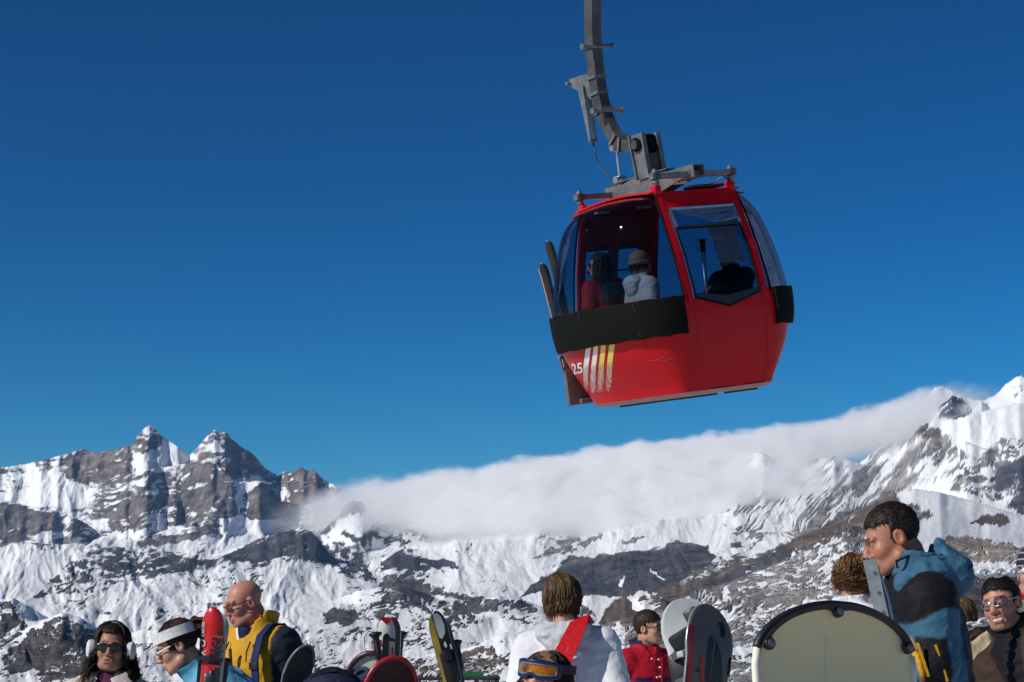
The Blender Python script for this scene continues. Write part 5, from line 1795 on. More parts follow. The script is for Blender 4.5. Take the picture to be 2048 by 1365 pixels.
def woman_headband():
    p = Person("woman looking down with a white headband and white framed glasses in a light blue jacket", (353, 1294), 10.7, -74, -80, pitch=27, roll=-4, lean=48, head=dict(skin=SK2, fem=1, brow=(.03, .015, .012)))
    p.locks(REDHAIR, n=420, length=.05, seed=5, face=-.03, r=.0042, curl=.004, cap_grow=.012, tmin=.0, flare=-.5)
    # gathered pony tail
    mb = MB(); rg = np.random.default_rng(8)
    for k in range(60):
        a = rg.normal(size=3) * .012
        pts = [Vector((a[0], .10, .055 + a[2])), Vector((a[0] * 2, .145, .05 + a[2] * 2)), Vector((a[0] * 2.6, .185 + a[1], .018 + a[2] * 2.4)), Vector((a[0] * 2.2, .20 + a[1] * 2, -.045 + a[2])), Vector((a[0] * 1.5, .195 + a[1], -.10 + rg.normal() * .01))]
        mb.tube(pts, [.006, .008, .008, .006, .002], n=4, cap=False)
    p.on_head(mb, "ponytail", REDHAIR, smooth=True)
    lb = fabric("light_blue_shell_cloth", (.115, .36, .52)); tl = fabric("teal_collar_cloth", (.02, .13, .22))
    p.jacket([lb, tl], lambda C: np.where((C[:, 2] > 1.50) & (C[:, 1] < .05), 1, 0), collar=.075, collar_r=.084, puff=.015, bulk=1.08)
    p.trousers(navy)
    hb = MB()
    pts = []
    for t in np.linspace(0, 2 * math.pi, 41):
        pts.append(Vector((.089 * math.sin(t), .018 - .108 * math.cos(t), .066 + .012 * math.cos(t))))
    hb.tube([Vector((q.x * 1.10, .018 + (q.y - .018) * 1.07, q.z)) for q in pts], 1.0, flat=(.006, .052, (0, 0, 1)), cap=False)
    p.on_head(hb, "headband", fabric("white_headband_cloth", (.78, .77, .74)), smooth=True)
    p.glasses(sunlens, whiteplastic, w=.025, h=.014, rim=.0028, tw=.0045)


def man_yellow():
    p = Person("bald man with glasses in a yellow and navy jacket looking down", (487, 1206), 11.5, -33, -64, pitch=20, roll=0, lean=6, scale=1.0, head=dict(skin=(.47, .22, .16), wide=1.06, neck=1.15, brow=(.15, .08, .05), stubble=.1))
    yel = fabric("yellow_shell_cloth", (.56, .30, .018)); dk = fabric("dark_navy_yoke", (.016, .018, .034)); org = fabric("orange_lining", (.55, .09, .03)); fl = fabric("dark_blue_fleece", (.012, .012, .05))
    def panel(C):
        x, y, z = C.T
        yoke = (z > 1.33 + .03 * np.sin(x * 9)) & (z < 1.445) & (np.hypot(x, y) > .10)
        sleeve = (np.abs(x) > .195) & (z > .7)
        back = y > .055
        m = np.where((yoke & (y > -.05)) | sleeve | back & (z < 1.45), 1, 0)
        m = np.where((z > 1.435) & (np.hypot(x, y - .018) < .094) & (y < .0), 2, m)
        return m
    p.jacket([yel, dk, org], panel, collar=.115, collar_r=.090, neck_open=True, puff=.015, bulk=1.26)
    mb = MB(); mb.tube([(0, -.05, 1.36), (0, -.055, 1.44), (0, -.05, 1.47)], [.07, .062, .058], n=16); p.on_torso(mb, "fleece_collar", fl)
    mb = MB(); mb.tube([(-.012, -.118, 1.40), (-.02, -.118, 1.44), (-.026, -.112, 1.475)], 1.0, flat=(.016, .006, (0, 1, 0))); p.on_torso(mb, "white_collar_edge", whiteplastic)
    zipper(p, -.15, (.82, 1.37), fabric("rust_zip_flap", (.20, .09, .015)), .010, B=1.27)
    for x in (-.07, .085):
        mb = MB(); mb.tube([(x, -.135, 1.40), (x + .005, -.178, 1.35), (x + .008, -.190, 1.30)], .0045, 6); p.on_torso(mb, "drawcord", blk)
    p.trousers(navy)
    p.glasses(clear_lens(), mat("dark_red_brown_frame", (.05, .015, .015), rough=.3), w=.024, h=.014)
    # backpack strap over the near shoulder, worn
    st = MB()
    st.tube([(.155, .15, 1.40), (.150, .06, 1.475), (.145, -.03, 1.485), (.145, -.12, 1.43), (.15, -.185, 1.31), (.158, -.195, 1.16), (.165, -.185, 1.06)], 1.0, flat=(.048, .010, (0, 1, 0)))
    b = p.on_torso(st, "backpack_strap", fabric("dark_blue_webbing", (.008, .02, .085)))
    bk = MB(); bk.box((.152, -.198, 1.275), (.058, .014, .04), bevel=.004); p.on_torso(bk, "buckle", blackplastic, b)
    return p


def woman_white():
    p = Person("woman seen from behind with streaked short hair in a white jacket", (1122, 1203), 11.7, 172, 200, pitch=8, roll=0, lean=5, side=4, scale=1.03, head=dict(skin=SK2, fem=1))
    p.locks(LIGHTHAIR, n=800, length=.10, seed=11, face=-.06, r=.0056, curl=.009, spread=.032, cap_grow=.017, tmin=.0, flare=-.18, fringe=.3)
    wh = fabric("white_shell_cloth", (.76, .76, .79), rough=.5, var=.03); gr = fabric("pale_grey_lining", (.52, .54, .56))
    p.jacket([wh, gr], lambda C: np.where((C[:, 2] > 1.50), 1, 0), collar=.075, collar_r=.088, puff=.013, bulk=1.16, hem=.74, wide=1.08)
    # folded hood at the nape
    def f(P):
        d = cap(P, (-.10, .125, 1.44), (.10, .125, 1.44), .042, .042)
        d = smin(d, ell(P, (0, .155, 1.38), (.085, .032, .075)), .05)
        return d - folds(P, .016, 1.6, seed=31)
    V, F = surf(f, uniax(-.2, .2, .009), uniax(.02, .26, .009), uniax(1.24, 1.53, .009)); p.part("folded_hood", xf(p.Tm, V.astype(np.float32)), F, gr)
    # drawcord on the hood
    mb = MB(); mb.tube([Vector((-.05 + .03 * math.cos(t), .19, 1.42 + .035 * math.sin(t))) for t in np.linspace(.5, 5.9, 14)], .004, 6); p.on_torso(mb, "drawcord", gr)
    # wide red strap across the back
    st = MB()
    st.tube([(-.13, -.03, 1.475), (-.115, .085, 1.50), (-.092, .205, 1.455), (-.045, .238, 1.36), (.04, .236, 1.22), (.12, .222, 1.10), (.17, .20, .98)], [.85, .95, 1.05, 1.15, 1.35, 1.5, 1.5], flat=(.085, .012, (0, 1, 0)))
    p.on_torso(st, "shoulder_strap", fabric("bright_red_webbing", (.62, .012, .018), rough=.5, var=.04))
    for c, sz in (((-.175, .03, 1.44), (.035, .06, .012)), ((.235, .03, 1.38), (.02, .03, .03))):
        mb = MB(); mb.box(c, sz, bevel=.005); p.on_torso(mb, "shoulder_tab", blk)
    p.trousers(blk)


def person_goggles():
    p = Person("person with blue framed ski goggles pushed up on the forehead, bottom edge", (1088, 1374), 8.1, -10, -30, pitch=-2, roll=6, head=dict(skin=(.46, .235, .17), brow=(.04, .02, .015)), seated=True, fine=.0045)
    p.locks(DARKHAIR, n=260, length=.16, seed=21, face=-.045, r=.0065, curl=.016, spread=.02, cap_grow=.012, flare=.35, tmin=.1)
    # knitted cap with coloured motifs
    def f(P):
        d = ell(P, (0, .028, .042), (.092, .110, .098))
        d = smax(d, .048 - P[:, 2] - .35 * np.clip(P[:, 1] + .02, 0, .2), .01)
        return d - .0025 * np.abs(np.sin(P[:, 2] * 300)) - .004 * noise3(P * 30, 8)
    V, F = surf(f, uniax(-.12, .12, .0045), uniax(-.12, .16, .0045), uniax(-.06, .17, .0045))
    t = NT("knitted_cap"); tc = t.new("ShaderNodeTexCoord"); v = t.new("ShaderNodeTexVoronoi"); v.inputs['Scale'].default_value = 26; t.link(tc.outputs['Object'], v.inputs['Vector'])
    t.link(t.ramp(v.outputs['Color'], [(.0, (.02, .015, .02)), (.48, (.035, .02, .02)), (.62, (.35, .16, .06)), (.74, (.03, .02, .02)), (.85, (.10, .20, .26)), (.92, (.03, .02, .03))]).outputs[0], t.b.inputs['Base Color']); t.b.inputs['Roughness'].default_value = .9
    p.part("knitted_cap", xf(p.Hm, V.astype(np.float32)), F, t.m)
    # goggles
    gx = np.linspace(-1, 1, 25)
    def gp(u, v, off):
        a = u * 1.05
        h = .030 * (1 - .25 * abs(u) ** 3) - (.016 * math.exp(-(u / .18) ** 2) if v < 0 else 0)
        return Vector((.098 * math.sin(a) * 1.02, .02 - (.128 + off) * math.cos(a), .066 + v * h + .012 * (1 - abs(u)) * 0))
    fr = MB()
    loop = [gp(u, 1, .006) for u in gx] + [gp(u, -1, .006) for u in gx[::-1]]
    fr.tube(loop + loop[:1], .0085, 8, cap=False)
    g = p.on_head(fr, "goggles", mat("dark_blue_goggle_frame", (.010, .022, .075), rough=.3), smooth=True)
    ln = MB(); ln.grid(np.array([[gp(u, v, .008) for v in np.linspace(-1, 1, 7)] for u in gx], float))
    t = NT("orange_mirror_lens"); n = t.noise(22, 2, .5); t.link(t.ramp(n.outputs['Fac'], [(.3, (.08, .02, .0)), (.5, (.65, .20, .01)), (.7, (.25, .05, .0))]).outputs[0], t.b.inputs['Base Color']); t.b.inputs['Roughness'].default_value = .15; t.b.inputs['Metallic'].default_value = .5
    p.on_head(ln, "lens", t.m, g, smooth=True)
    inr = MB(); l2 = [gp(u * .9, .72, .010) for u in gx] + [gp(u * .9, -.72, .010) for u in gx[::-1]]; inr.tube(l2 + l2[:1], .0028, 6, cap=False); p.on_head(inr, "lens_rim", mat("steel_blue_rim", (.16, .26, .36), rough=.3), g, smooth=True)
    sp = MB(); sp.tube([Vector((.103 * math.sin(t), .022 - .120 * math.cos(t), .066 + .01 * math.sin(abs(t)))) for t in np.linspace(1.0, 5.28, 24)], 1.0, flat=(.004, .036, (0, 0, 1)), cap=False); p.on_head(sp, "strap", fabric("goggle_strap", (.05, .035, .05)), g, smooth=True)
    p.jacket(fabric("charcoal_shell_cloth", (.03, .03, .035)), puff=.012)
    p.trousers(blk)


def man_red():
    p = Person("man in a red ski jacket with navy trim and sunglasses, looking to the right", (1299, 1257), 16.0, 26, 62, pitch=2, roll=0, scale=1.0, head=dict(skin=(.44, .235, .165), brow=(.03, .015, .01)), arms=dict(elR=(-.28, .02, 1.13), wrR=(-.17, -.20, 1.02), elL=(.27, .02, 1.13), wrL=(.10, -.24, 1.02)))
    p.hair_short(BRHAIR, line=.070, temple=.012, grow=.016, tuft=.006, back=-.10)
    rd = fabric("red_shell_cloth", (.42, .008, .022), var=.12); pu = fabric("dark_violet_trim", (.022, .012, .075)); nv = fabric("navy_collar_cloth", (.012, .012, .06))
    def panel(C):
        x, y, z = C.T
        m = np.where((np.abs(z - 1.225) < .020) & (np.abs(x) > .03) & (np.abs(x) < .16) & (y < -.03), 1, 0)
        m = np.where((np.abs(x) > .205) & (np.abs(z - 1.26 + .25 * (np.abs(x) - .25)) < .034), 1, m)
        return np.where((z > 1.49) & (y > -.055), 2, m)
    p.jacket([rd, pu, nv], panel, collar=.10, collar_r=.088, neck_open=True, puff=.013, bulk=1.12)
    for x, z in ((.03, 1.38), (.035, 1.32), (.03, 1.25), (.03, 1.0), (-.03, 1.385), (.0, 1.245)):
        sn = MB(); sn.tube([(x, -.13, z), (x, -.170 + .25 * max(0, z - 1.28), z)], .007, 10); p.on_torso(sn, "snap_button", whiteplastic)
    zipper(p, 0, (.82, 1.4), fabric("dark_red_flap", (.25, .006, .015)), .012, B=1.14, x=.03)
    for s, n in ((-1, 'R'), (1, 'L')):
        gm = MB(); w = p.j['wr' + n]; e = p.j['el' + n]; dr = (w - e).normalized()
        def f(P, w=w, dr=dr):
            d = cap(P, w, w + dr * .10, .052, .050)
            for q in range(4): d = smin(d, cap(P, w + dr * .09 + Vector((0, 0, .033 - .022 * q)), w + dr * .17 + Vector((0, .02, .033 - .022 * q)), .016, .013), .012)
            return smin(d, cap(P, w + dr * .04 + Vector((0, 0, .04)), w + dr * .10 + Vector((0, -.03, .07)), .018, .015), .015)
        V, F = surf(f, uniax(w.x - .2, w.x + .2, .01), uniax(w.y - .25, w.y + .15, .01), uniax(w.z - .16, w.z + .16, .01))
        p.part("glove", xf(p.Tm, V.astype(np.float32)), F, blk)
    p.trousers(navy)
    p.glasses(sunlens, blackplastic, w=.030, h=.018)


def man_blue():
    p = Person("dark haired man in a blue and black hooded jacket looking down, larger than everyone else", (1782, 1078), 7.9, -86, -88, pitch=24, roll=-3, lean=7, side=0, scale=1.0, head=dict(skin=(.42, .185, .115), wide=1.02, nose=1.2, brow=(.02, .012, .010), neck=1.12, stubble=.25), fine=.0042, arms=dict(elL=(.235, -.02, 1.12), wrL=(.19, -.26, 1.02), elR=(-.235, -.02, 1.12), wrR=(-.19, -.26, 1.02)))
    p.hair_short(hair_material("cropped_dark_hair", (.016, .010, .008), (.040, .024, .017)), line=.080, temple=.004, grow=.009, tuft=.0055, back=-.088)
    bl = fabric("steel_blue_shell_cloth", (.042, .122, .195)); bk = fabric("black_yoke_cloth", (.008, .008, .011)); nb = fabric("deep_blue_side_panel", (.008, .02, .065)); ye = fabric("yellow_trim_cloth", (.60, .30, .01))
    def panel(C):
        x, y, z = C.T
        arm = np.abs(x) > .155
        wave = 1.300 + .020 * np.sin(y * 22 + .6)
        m = np.where((z > wave) & (z < 1.47), 1, 0)
        m = np.where((z > 1.40) & (np.hypot(x, y - .02) < .105), 2, m)
        m = np.where((z <= wave) & (y > .115), 2, m)
        m = np.where((z <= wave) & (y > .085) & ~arm, 1, m)
        pock = (np.abs(x) > .2) & (y > -.090) & (y < .020) & (z < 1.215 - .2 * y) & (z > 1.02 - .3 * y)
        m = np.where(pock, 1, m)
        m = np.where((np.abs(x) > .2) & (y > -.115) & (y <= -.090) & (z < 1.23) & (z > 1.03) & (np.abs(y + .102 + .1 * (z - 1.2)) < .009), 3, m)
        return m
    def extra(P, d): return d
    p.jacket([bl, bk, nb, ye], panel, collar=.10, collar_r=.098, puff=.013, bulk=1.17, neck_open=True, hem=.74, h=.009)
    # hood lying on the back, with a peaked fold
    def f(P):
        d = ell(P, (0, .135, 1.43), (.150, .085, .075))
        d = smin(d, cap(P, (-.125, .03, 1.445), (-.09, .14, 1.45), .042, .048), .06)
        d = smin(d, cap(P, (.125, .03, 1.445), (.09, .14, 1.45), .042, .048), .06)
        d = smin(d, cap(P, (.05, .14, 1.45), (.065, .105, 1.575), .055, .010), .04)
        d = smin(d, cap(P, (-.05, .15, 1.46), (-.05, .13, 1.53), .05, .025), .05)
        d = smin(d, cap(P, (.14, -.06, 1.43), (.14, .04, 1.45), .03, .045), .05)
        d = smax(d, -(np.hypot(P[:, 0], (P[:, 1] - .01)) - .098 - .2 * np.clip(P[:, 2] - 1.45, 0, .2)), .02)
        return d - folds(P, .017, 1.9, seed=17)
    V, F = surf(f, uniax(-.25, .25, .008), uniax(-.14, .34, .008), uniax(1.26, 1.64, .008)); p.part("hood", xf(p.Tm, V.astype(np.float32)), F, bl)
    mb = MB(); mb.tube([(.10, -.07, 1.49), (.115, -.075, 1.515), (.105, -.02, 1.53), (.10, .04, 1.52)], .005, 6); p.on_torso(mb, "drawcord", blk)
    # yellow zips on the sleeve pocket
    for y0, y1, z0, z1 in ((-.030, -.006, 1.195, 1.06), (-.095, -.072, 1.21, 1.085)):
        mb = MB(); mb.tube([(.318, y0, z0), (.322, (y0 + y1) / 2, (z0 + z1) / 2), (.318, y1, z1)], 1.0, flat=(.007, .014, (1, 0, 0))); p.on_torso(mb, "pocket_zip", ye)
    p.trousers(blk)


def curly_person():
    p = Person("person with curly chestnut hair in a white and pale blue jacket behind the post", (1712, 1158), 10.8, 118, 128, pitch=5, head=dict(skin=SK2, fem=1), scale=.86, lean=8)
    p.locks(CURLHAIR, n=700, length=.05, seed=31, face=-.06, r=.0055, curl=.022, spread=.075, cap_grow=.010, flare=.15, fringe=.6, thr=.7)
    wh = fabric("white_shell_cloth", (.76, .76, .79)); lb = fabric("pale_aqua_cloth", (.38, .62, .68))
    def panel(C):
        x, y, z = C.T
        return np.where((z > 1.36) & (x > .04) | (np.abs(x) < .10) & (z < 1.33), 1, 0)
    p.jacket([wh, lb], panel, collar=.07, collar_r=.082, puff=.016, bulk=1.06)
    p.trousers(blk)


def man_smiling():
    p = Person("grinning man with thin glasses and short dark hair at the right edge", (2003, 1209), 9.8, -38, -36, pitch=4, roll=-14, lean=8, side=-24, head=dict(skin=(.44, .225, .155), brow=(.02, .012, .010), mouth=.0055, stubble=.45, wide=1.03), arms=dict(elR=(-.28, -.06, 1.09), wrR=(-.15, -.30, 1.08)))
    p.hair_short(hair_material("black_cropped_hair", (.010, .007, .006), (.03, .018, .014)), line=.074, temple=-.006, grow=.010, tuft=.006, back=-.08)
    br = fabric("dark_brown_ribbed_cloth", (.045, .028, .018)); bk = fabric("black_inner_fleece", (.008, .007, .009))
    def panel(C):
        return np.where((np.abs(C[:, 0] + .02) < .035 + .25 * np.clip(C[:, 2] - 1.2, 0, 1)) & (C[:, 1] < -.06) | (C[:, 2] > 1.5) & (C[:, 1] < .0), 1, 0)
    p.jacket([br, bk], panel, collar=.09, collar_r=.086, puff=.012, bulk=1.15, quilt=.007)
    p.trousers(blk)
    p.glasses(clear_lens(), mat("silver_frame", (.45, .45, .46), rough=.25, metal=.8), w=.026, h=.012, rim=.0016)
    # raised mitten
    w = p.j['wrR']; e = p.j['elR']; dr = (w - e).normalized()
    def f(P):
        d = cap(P, w - dr * .06, w + dr * .10, .056, .058)
        for q in range(4): d = smin(d, cap(P, w + dr * .08 + Vector((0, 0, .040 - .026 * q)), w + dr * .17 + Vector((0, -.02, .036 - .026 * q)), .021, .017), .012)
        d = smin(d, cap(P, w + dr * .02 + Vector((0, -.02, .05)), w + dr * .09 + Vector((0, -.05, .085)), .022, .018), .02)
        return d - folds(P, .008, 1.8)
    V, F = surf(f, uniax(w.x - .25, w.x + .25, .009), uniax(w.y - .25, w.y + .2, .009), uniax(w.z - .2, w.z + .2, .009))
    p.part("mitten", xf(p.Tm, V.astype(np.float32)), F, fabric("beige_leather", (.44, .35, .24)))


def person_beige():
    p = Person("person in a fur trimmed beige jacket bending down behind the man in blue", (1914, 1248), 10.8, -70, -80, pitch=30, lean=46, scale=.98, head=dict(skin=SK2, fem=1))
    p.locks(hair_material("sandy_brown_hair", (.10, .065, .035), (.22, .15, .09)), n=180, length=.10, seed=41, face=-.04, r=.007, curl=.006, cap_grow=.012)
    be = fabric("beige_padded_cloth", (.42, .33, .22)); fur = fabric("cream_fur_trim", (.45, .38, .30), rough=.95)
    p.jacket([be, fur], lambda C: np.where(C[:, 2] < .905, 1, 0), collar=.08, collar_r=.085, puff=.018, bulk=1.12, hem=.86)
    p.trousers(blk)


def person_edge():
    p = Person("person in a dark striped beanie and sage green jacket cut off by the right edge", (2068, 1148), 10.9, 20, -20, pitch=0, head=dict(skin=SK2, lips=(.4, .03, .04)))
    t = NT("striped_beanie_knit"); tc = t.new("ShaderNodeTexCoord"); w = t.new("ShaderNodeTexWave", bands_direction='Z'); w.inputs['Scale'].default_value = 9; t.link(tc.outputs['Object'], w.inputs['Vector'])
    t.link(t.ramp(w.outputs['Fac'], [(.0, (.008, .009, .02)), (.82, (.012, .012, .03)), (.92, (.28, .28, .30))]).outputs[0], t.b.inputs['Base Color']); t.b.inputs['Roughness'].default_value = .9
    def f(P):
        d = ell(P, (0, .022, .045), (.092, .112, .105))
        return smax(d, .012 - P[:, 2] - .3 * np.clip(P[:, 1], 0, .2), .012) - .002 * np.abs(np.sin(P[:, 2] * 280))
    V, F = surf(f, uniax(-.12, .12, .006), uniax(-.13, .16, .006), uniax(-.06, .17, .006)); p.part("beanie", xf(p.Hm, V.astype(np.float32)), F, t.m)
    sc = MB(); sc.tube([Vector((.088 * math.cos(a), .02 + .088 * math.sin(a), 1.50 + .01 * math.sin(2 * a))) for a in np.linspace(0, 2 * math.pi, 25)], .03, 8, cap=False); p.on_torso(sc, "scarf", fabric("red_scarf_knit", (.42, .02, .03)))
    sg = fabric("sage_green_cloth", (.16, .22, .15)); dk = fabric("slate_band_cloth", (.03, .045, .055))
    p.jacket([sg, dk], lambda C: np.where(np.abs(C[:, 2] - 1.31) < .018, 1, 0), collar=.06, puff=.012, bulk=1.1)
    p.trousers(blk)


def passenger(local, yaw, label, **k):
    P = GON @ Vector(local)
    return Person(label, None, None, k.pop('body', yaw), yaw, world_head=P, upright=GON, ground=P.z - 1.15, seated=True, scale=.93, fine=.008, group=None, **k)


def passengers():
    a = math.degrees(0)
    p = passenger((-.56, .42, 1.46), -128, "gondola passenger with long dark hair and sunglasses in a red jacket", body=-185, head=dict(skin=SK2, fem=1))
    # the cabin frame already turns the figure; yaw is measured inside the cabin
    p.locks(hair_material("long_brown_hair", (.035, .018, .012), (.09, .05, .03)), n=220, length=.30, seed=51, face=-.04, r=.010, curl=.012, spread=.02, cap_grow=.014, flare=.1)
    p.jacket(fabric("crimson_shell_cloth", (.42, .008, .018)), puff=.014, h=.016, bulk=1.1, collar=.08)
    p.trousers(navy); p.glasses(sunlens, blackplastic, w=.032, h=.02, rim=.004)
    mb = MB(); mb.box((0, .20, 1.18), (.26, .14, .40), bevel=.04); p.on_torso(mb, "rucksack", fabric("dark_blue_rucksack_cloth", (.01, .016, .04)))
    p = passenger((-.62, -.40, 1.37), 82, "gondola passenger in a tan hat and pale grey hooded jacket seen from behind", body=80, head=dict(skin=SK2))
    p.locks(BRHAIR, n=120, length=.10, seed=52, face=-.03, r=.009, cap_grow=.010)
    def f(P):
        d = ell(P, (0, .02, .050), (.098, .116, .100)); d = smax(d, .0 - P[:, 2], .01)
        br = np.maximum(np.abs(ell(P, (0, .02, .012), (.112, .130, .03))) - .006, np.abs(P[:, 2] - .012) - .03)
        return np.minimum(d, br) - .003 * np.abs(np.sin(P[:, 2] * 160))
    V, F = surf(f, uniax(-.15, .15, .008), uniax(-.15, .18, .008), uniax(-.05, .18, .008)); hat = p.part("hat", xf(p.Hm, V.astype(np.float32)), F, mat("tan_knit", (.22, .15, .085), rough=.9, bump=.6, bscale=80))
    mb = MB(); mb.tube([Vector((.103 * math.cos(t), .02 + .121 * math.sin(t), .028)) for t in np.linspace(0, 2 * math.pi, 30)], 1.0, flat=(.004, .016, (0, 0, 1)), cap=False); p.on_head(mb, "hat_band", mat("brown_band", (.06, .04, .025), rough=.8), hat)
    gy = fabric("pale_grey_hooded_cloth", (.52, .50, .50))
    p.jacket(gy, puff=.016, h=.016, bulk=1.12, collar=.07)
    def g(P):
        d = ell(P, (0, .12, 1.43), (.14, .075, .06)); d = smin(d, ell(P, (0, .145, 1.36), (.12, .045, .10)), .06); return d - folds(P, .012, 1.9, seed=23)
    V, F = surf(g, uniax(-.22, .22, .014), uniax(0, .3, .014), uniax(1.18, 1.56, .014)); p.part("hood", xf(p.Tm, V.astype(np.float32)), F, gy)
    p.trousers(navy)
    p = passenger((.66, -.24, 1.38), -80, "gondola passenger in black behind the door, one hand on ski poles", body=-75, head=dict(skin=SK3), arms=dict(elR=(-.28, -.12, 1.12), wrR=(-.20, -.36, 1.10), elL=(.21, -.28, 1.20), wrL=(.13, -.54, 1.235)))
    p.hair_short(DARKHAIR, line=.05, grow=.014, back=-.1)
    p.jacket(blk, puff=.012, h=.016, bulk=1.32, collar=.09)
    p.trousers(fabric("dark_red_trousers_cloth", (.10, .01, .012)))
    return p


woman_sunglasses(); woman_headband(); yellow_man = man_yellow(); woman_white(); person_goggles(); man_red(); man_blue(); curly_person(); man_smiling(); person_beige(); person_edge()
door_passenger = passengers()

# ------------------------------------------------------------------ skis, boards, poles and what stands between the people
def text_bm(body, size, cuts=1):
    cu = bpy.data.curves.new("lettering", 'FONT'); cu.body = body; cu.size = size; cu.offset = size * .02; cu.fill_mode = 'FRONT'; cu.resolution_u = 3; cu.align_x = 'CENTER'; cu.align_y = 'CENTER'
    tmp = bpy.data.objects.new("lettering_curve", cu); COL.objects.link(tmp)
    dg = bpy.context.evaluated_depsgraph_get(); me = bpy.data.meshes.new_from_object(tmp.evaluated_get(dg)); bpy.data.objects.remove(tmp)
    bm = bmesh.new(); bm.from_mesh(me)
    bmesh.ops.subdivide_edges(bm, edges=bm.edges, cuts=cuts)
    return bm


def poly_bm(outline, cuts=2):
    bm = bmesh.new()
    bm.faces.new([bm.verts.new((x, y, 0)) for x, y in outline])
    bmesh.ops.triangulate(bm, faces=bm.faces)
    bmesh.ops.subdivide_edges(bm, edges=bm.edges, cuts=cuts, use_grid_fill=True)
    return bm


def decal(parent, bm, m, place, name="lettering", rot=0, off=(0, 0)):
    """lay flat shapes on a curved surface: place(x, z) -> point"""
    c, s = math.cos(rot), math.sin(rot)
    for v in bm.verts:
        x, z = v.co.x * c - v.co.y * s + off[0], v.co.x * s + v.co.y * c + off[1]
        v.co = place(x, z)
    me = bpy.data.meshes.new(name); bm.to_mesh(me); bm.free()
    return link(name, me, m, parent, None, smooth=False)


def board_shape(L, W, nose, bend, waist=.86):
    def hw(z):
        t = z / L
        w = W / 2 * (waist + (1 - waist) * abs(2 * t - 1) ** 2)
        for q in (L - z, z):
            if q < nose:
                w = W / 2 * (max(0.0, 1 - ((nose - q) / nose) ** 2.25)) ** .5
        return max(w, .002)
    def by(z):
        q = max(0, (z - (L - nose * 1.25)) / (nose * 1.25)); r = max(0, (nose * 1.25 - z) / (nose * 1.25))
        return bend * (q ** 2 + r ** 2)
    return hw, by


def make_board(name, L, W, M, face, edge, label, group=None, nose=.17, bend=-.06, th=.011, cat="snowboard", waist=.86):
    """face looks along local -y; positive bend turns the tip away from the face"""
    hw, by = board_shape(L, W, nose, bend, waist)
    zs = np.concatenate([np.linspace(0, nose, 18)[:-1], np.linspace(nose, L - nose, 20)[:-1], L - nose + nose * np.sin(np.linspace(0, math.pi / 2, 26))])
    us = np.linspace(-1, 1, 15)
    V, F, MI = [], [], []
    nz, nu = len(zs), len(us)
    for side in (0, 1):
        for z in zs:
            for u in us:
                V.append((u * hw(z), by(z) + (th if side else 0) - (0 if side else 0), z))
    def id_(s, i, j): return s * nz * nu + i * nu + j
    for i in range(nz - 1):
        for j in range(nu - 1):
            F.append((id_(0, i, j), id_(0, i, j + 1), id_(0, i + 1, j + 1), id_(0, i + 1, j))); MI.append(0)
            F.append((id_(1, i, j), id_(1, i + 1, j), id_(1, i + 1, j + 1), id_(1, i, j + 1))); MI.append(1)
        F.append((id_(0, i, 0), id_(0, i + 1, 0), id_(1, i + 1, 0), id_(1, i, 0))); MI.append(1)
        F.append((id_(0, i, nu - 1), id_(1, i, nu - 1), id_(1, i + 1, nu - 1), id_(0, i + 1, nu - 1))); MI.append(1)
    for i in (0, nz - 1):
        for j in range(nu - 1):
            F.append((id_(0, i, j), id_(1, i, j), id_(1, i, j + 1), id_(0, i, j + 1))); MI.append(1)
    me = np_mesh(name, V, F, MI)
    o = link(name, me, [face, edge], None, None, smooth=False)
    o.matrix_world = M
    tag(o, label, cat, group)
    place = lambda x, z, off=.0025: Vector((x, by(z) - off, z))
    return o, hw, by, place


def outline_pts(hw, by, L, nose, a0, a1, n, off=0.0, inset=0.0):
    """points along the rim round the tip, angle -90..90"""
    out = []
    for t in np.linspace(math.radians(a0), math.radians(a1), n):
        z = L - nose + nose * abs(math.cos(t)) ** .9 if abs(math.degrees(t)) <= 90 else L - nose
        if abs(math.degrees(t)) > 90: z = L - nose - (abs(t) - math.pi / 2) * .12
        z = min(z, L - .0005)
        x = math.copysign(hw(z), t) if abs(t) > .02 else hw(z) * t / .02
        sc = 1 - inset / max(.05, math.hypot(x, z - (L - nose)))
        out.append(Vector((x * sc, by(z) - off, L - nose + (z - L + nose) * sc)))
    return out


def lean_matrix(tip, foot, facing):
    tip, foot = Vector(tip), Vector(foot)
    return Matrix.Translation(foot) @ axes(tip - foot, facing).to_4x4(), (tip - foot).length


def foot_of(tip_px, low_px, d, back, length):
    """foot point for a thing whose axis passes two photo points; back = how much nearer (m) the foot stands per metre of length"""
    t = at(*tip_px, d); l = at(*low_px, d)
    dr = (l - t).normalized(); dr = (dr + Vector((0, -back, 0))).normalized()
    return t, t + dr * length


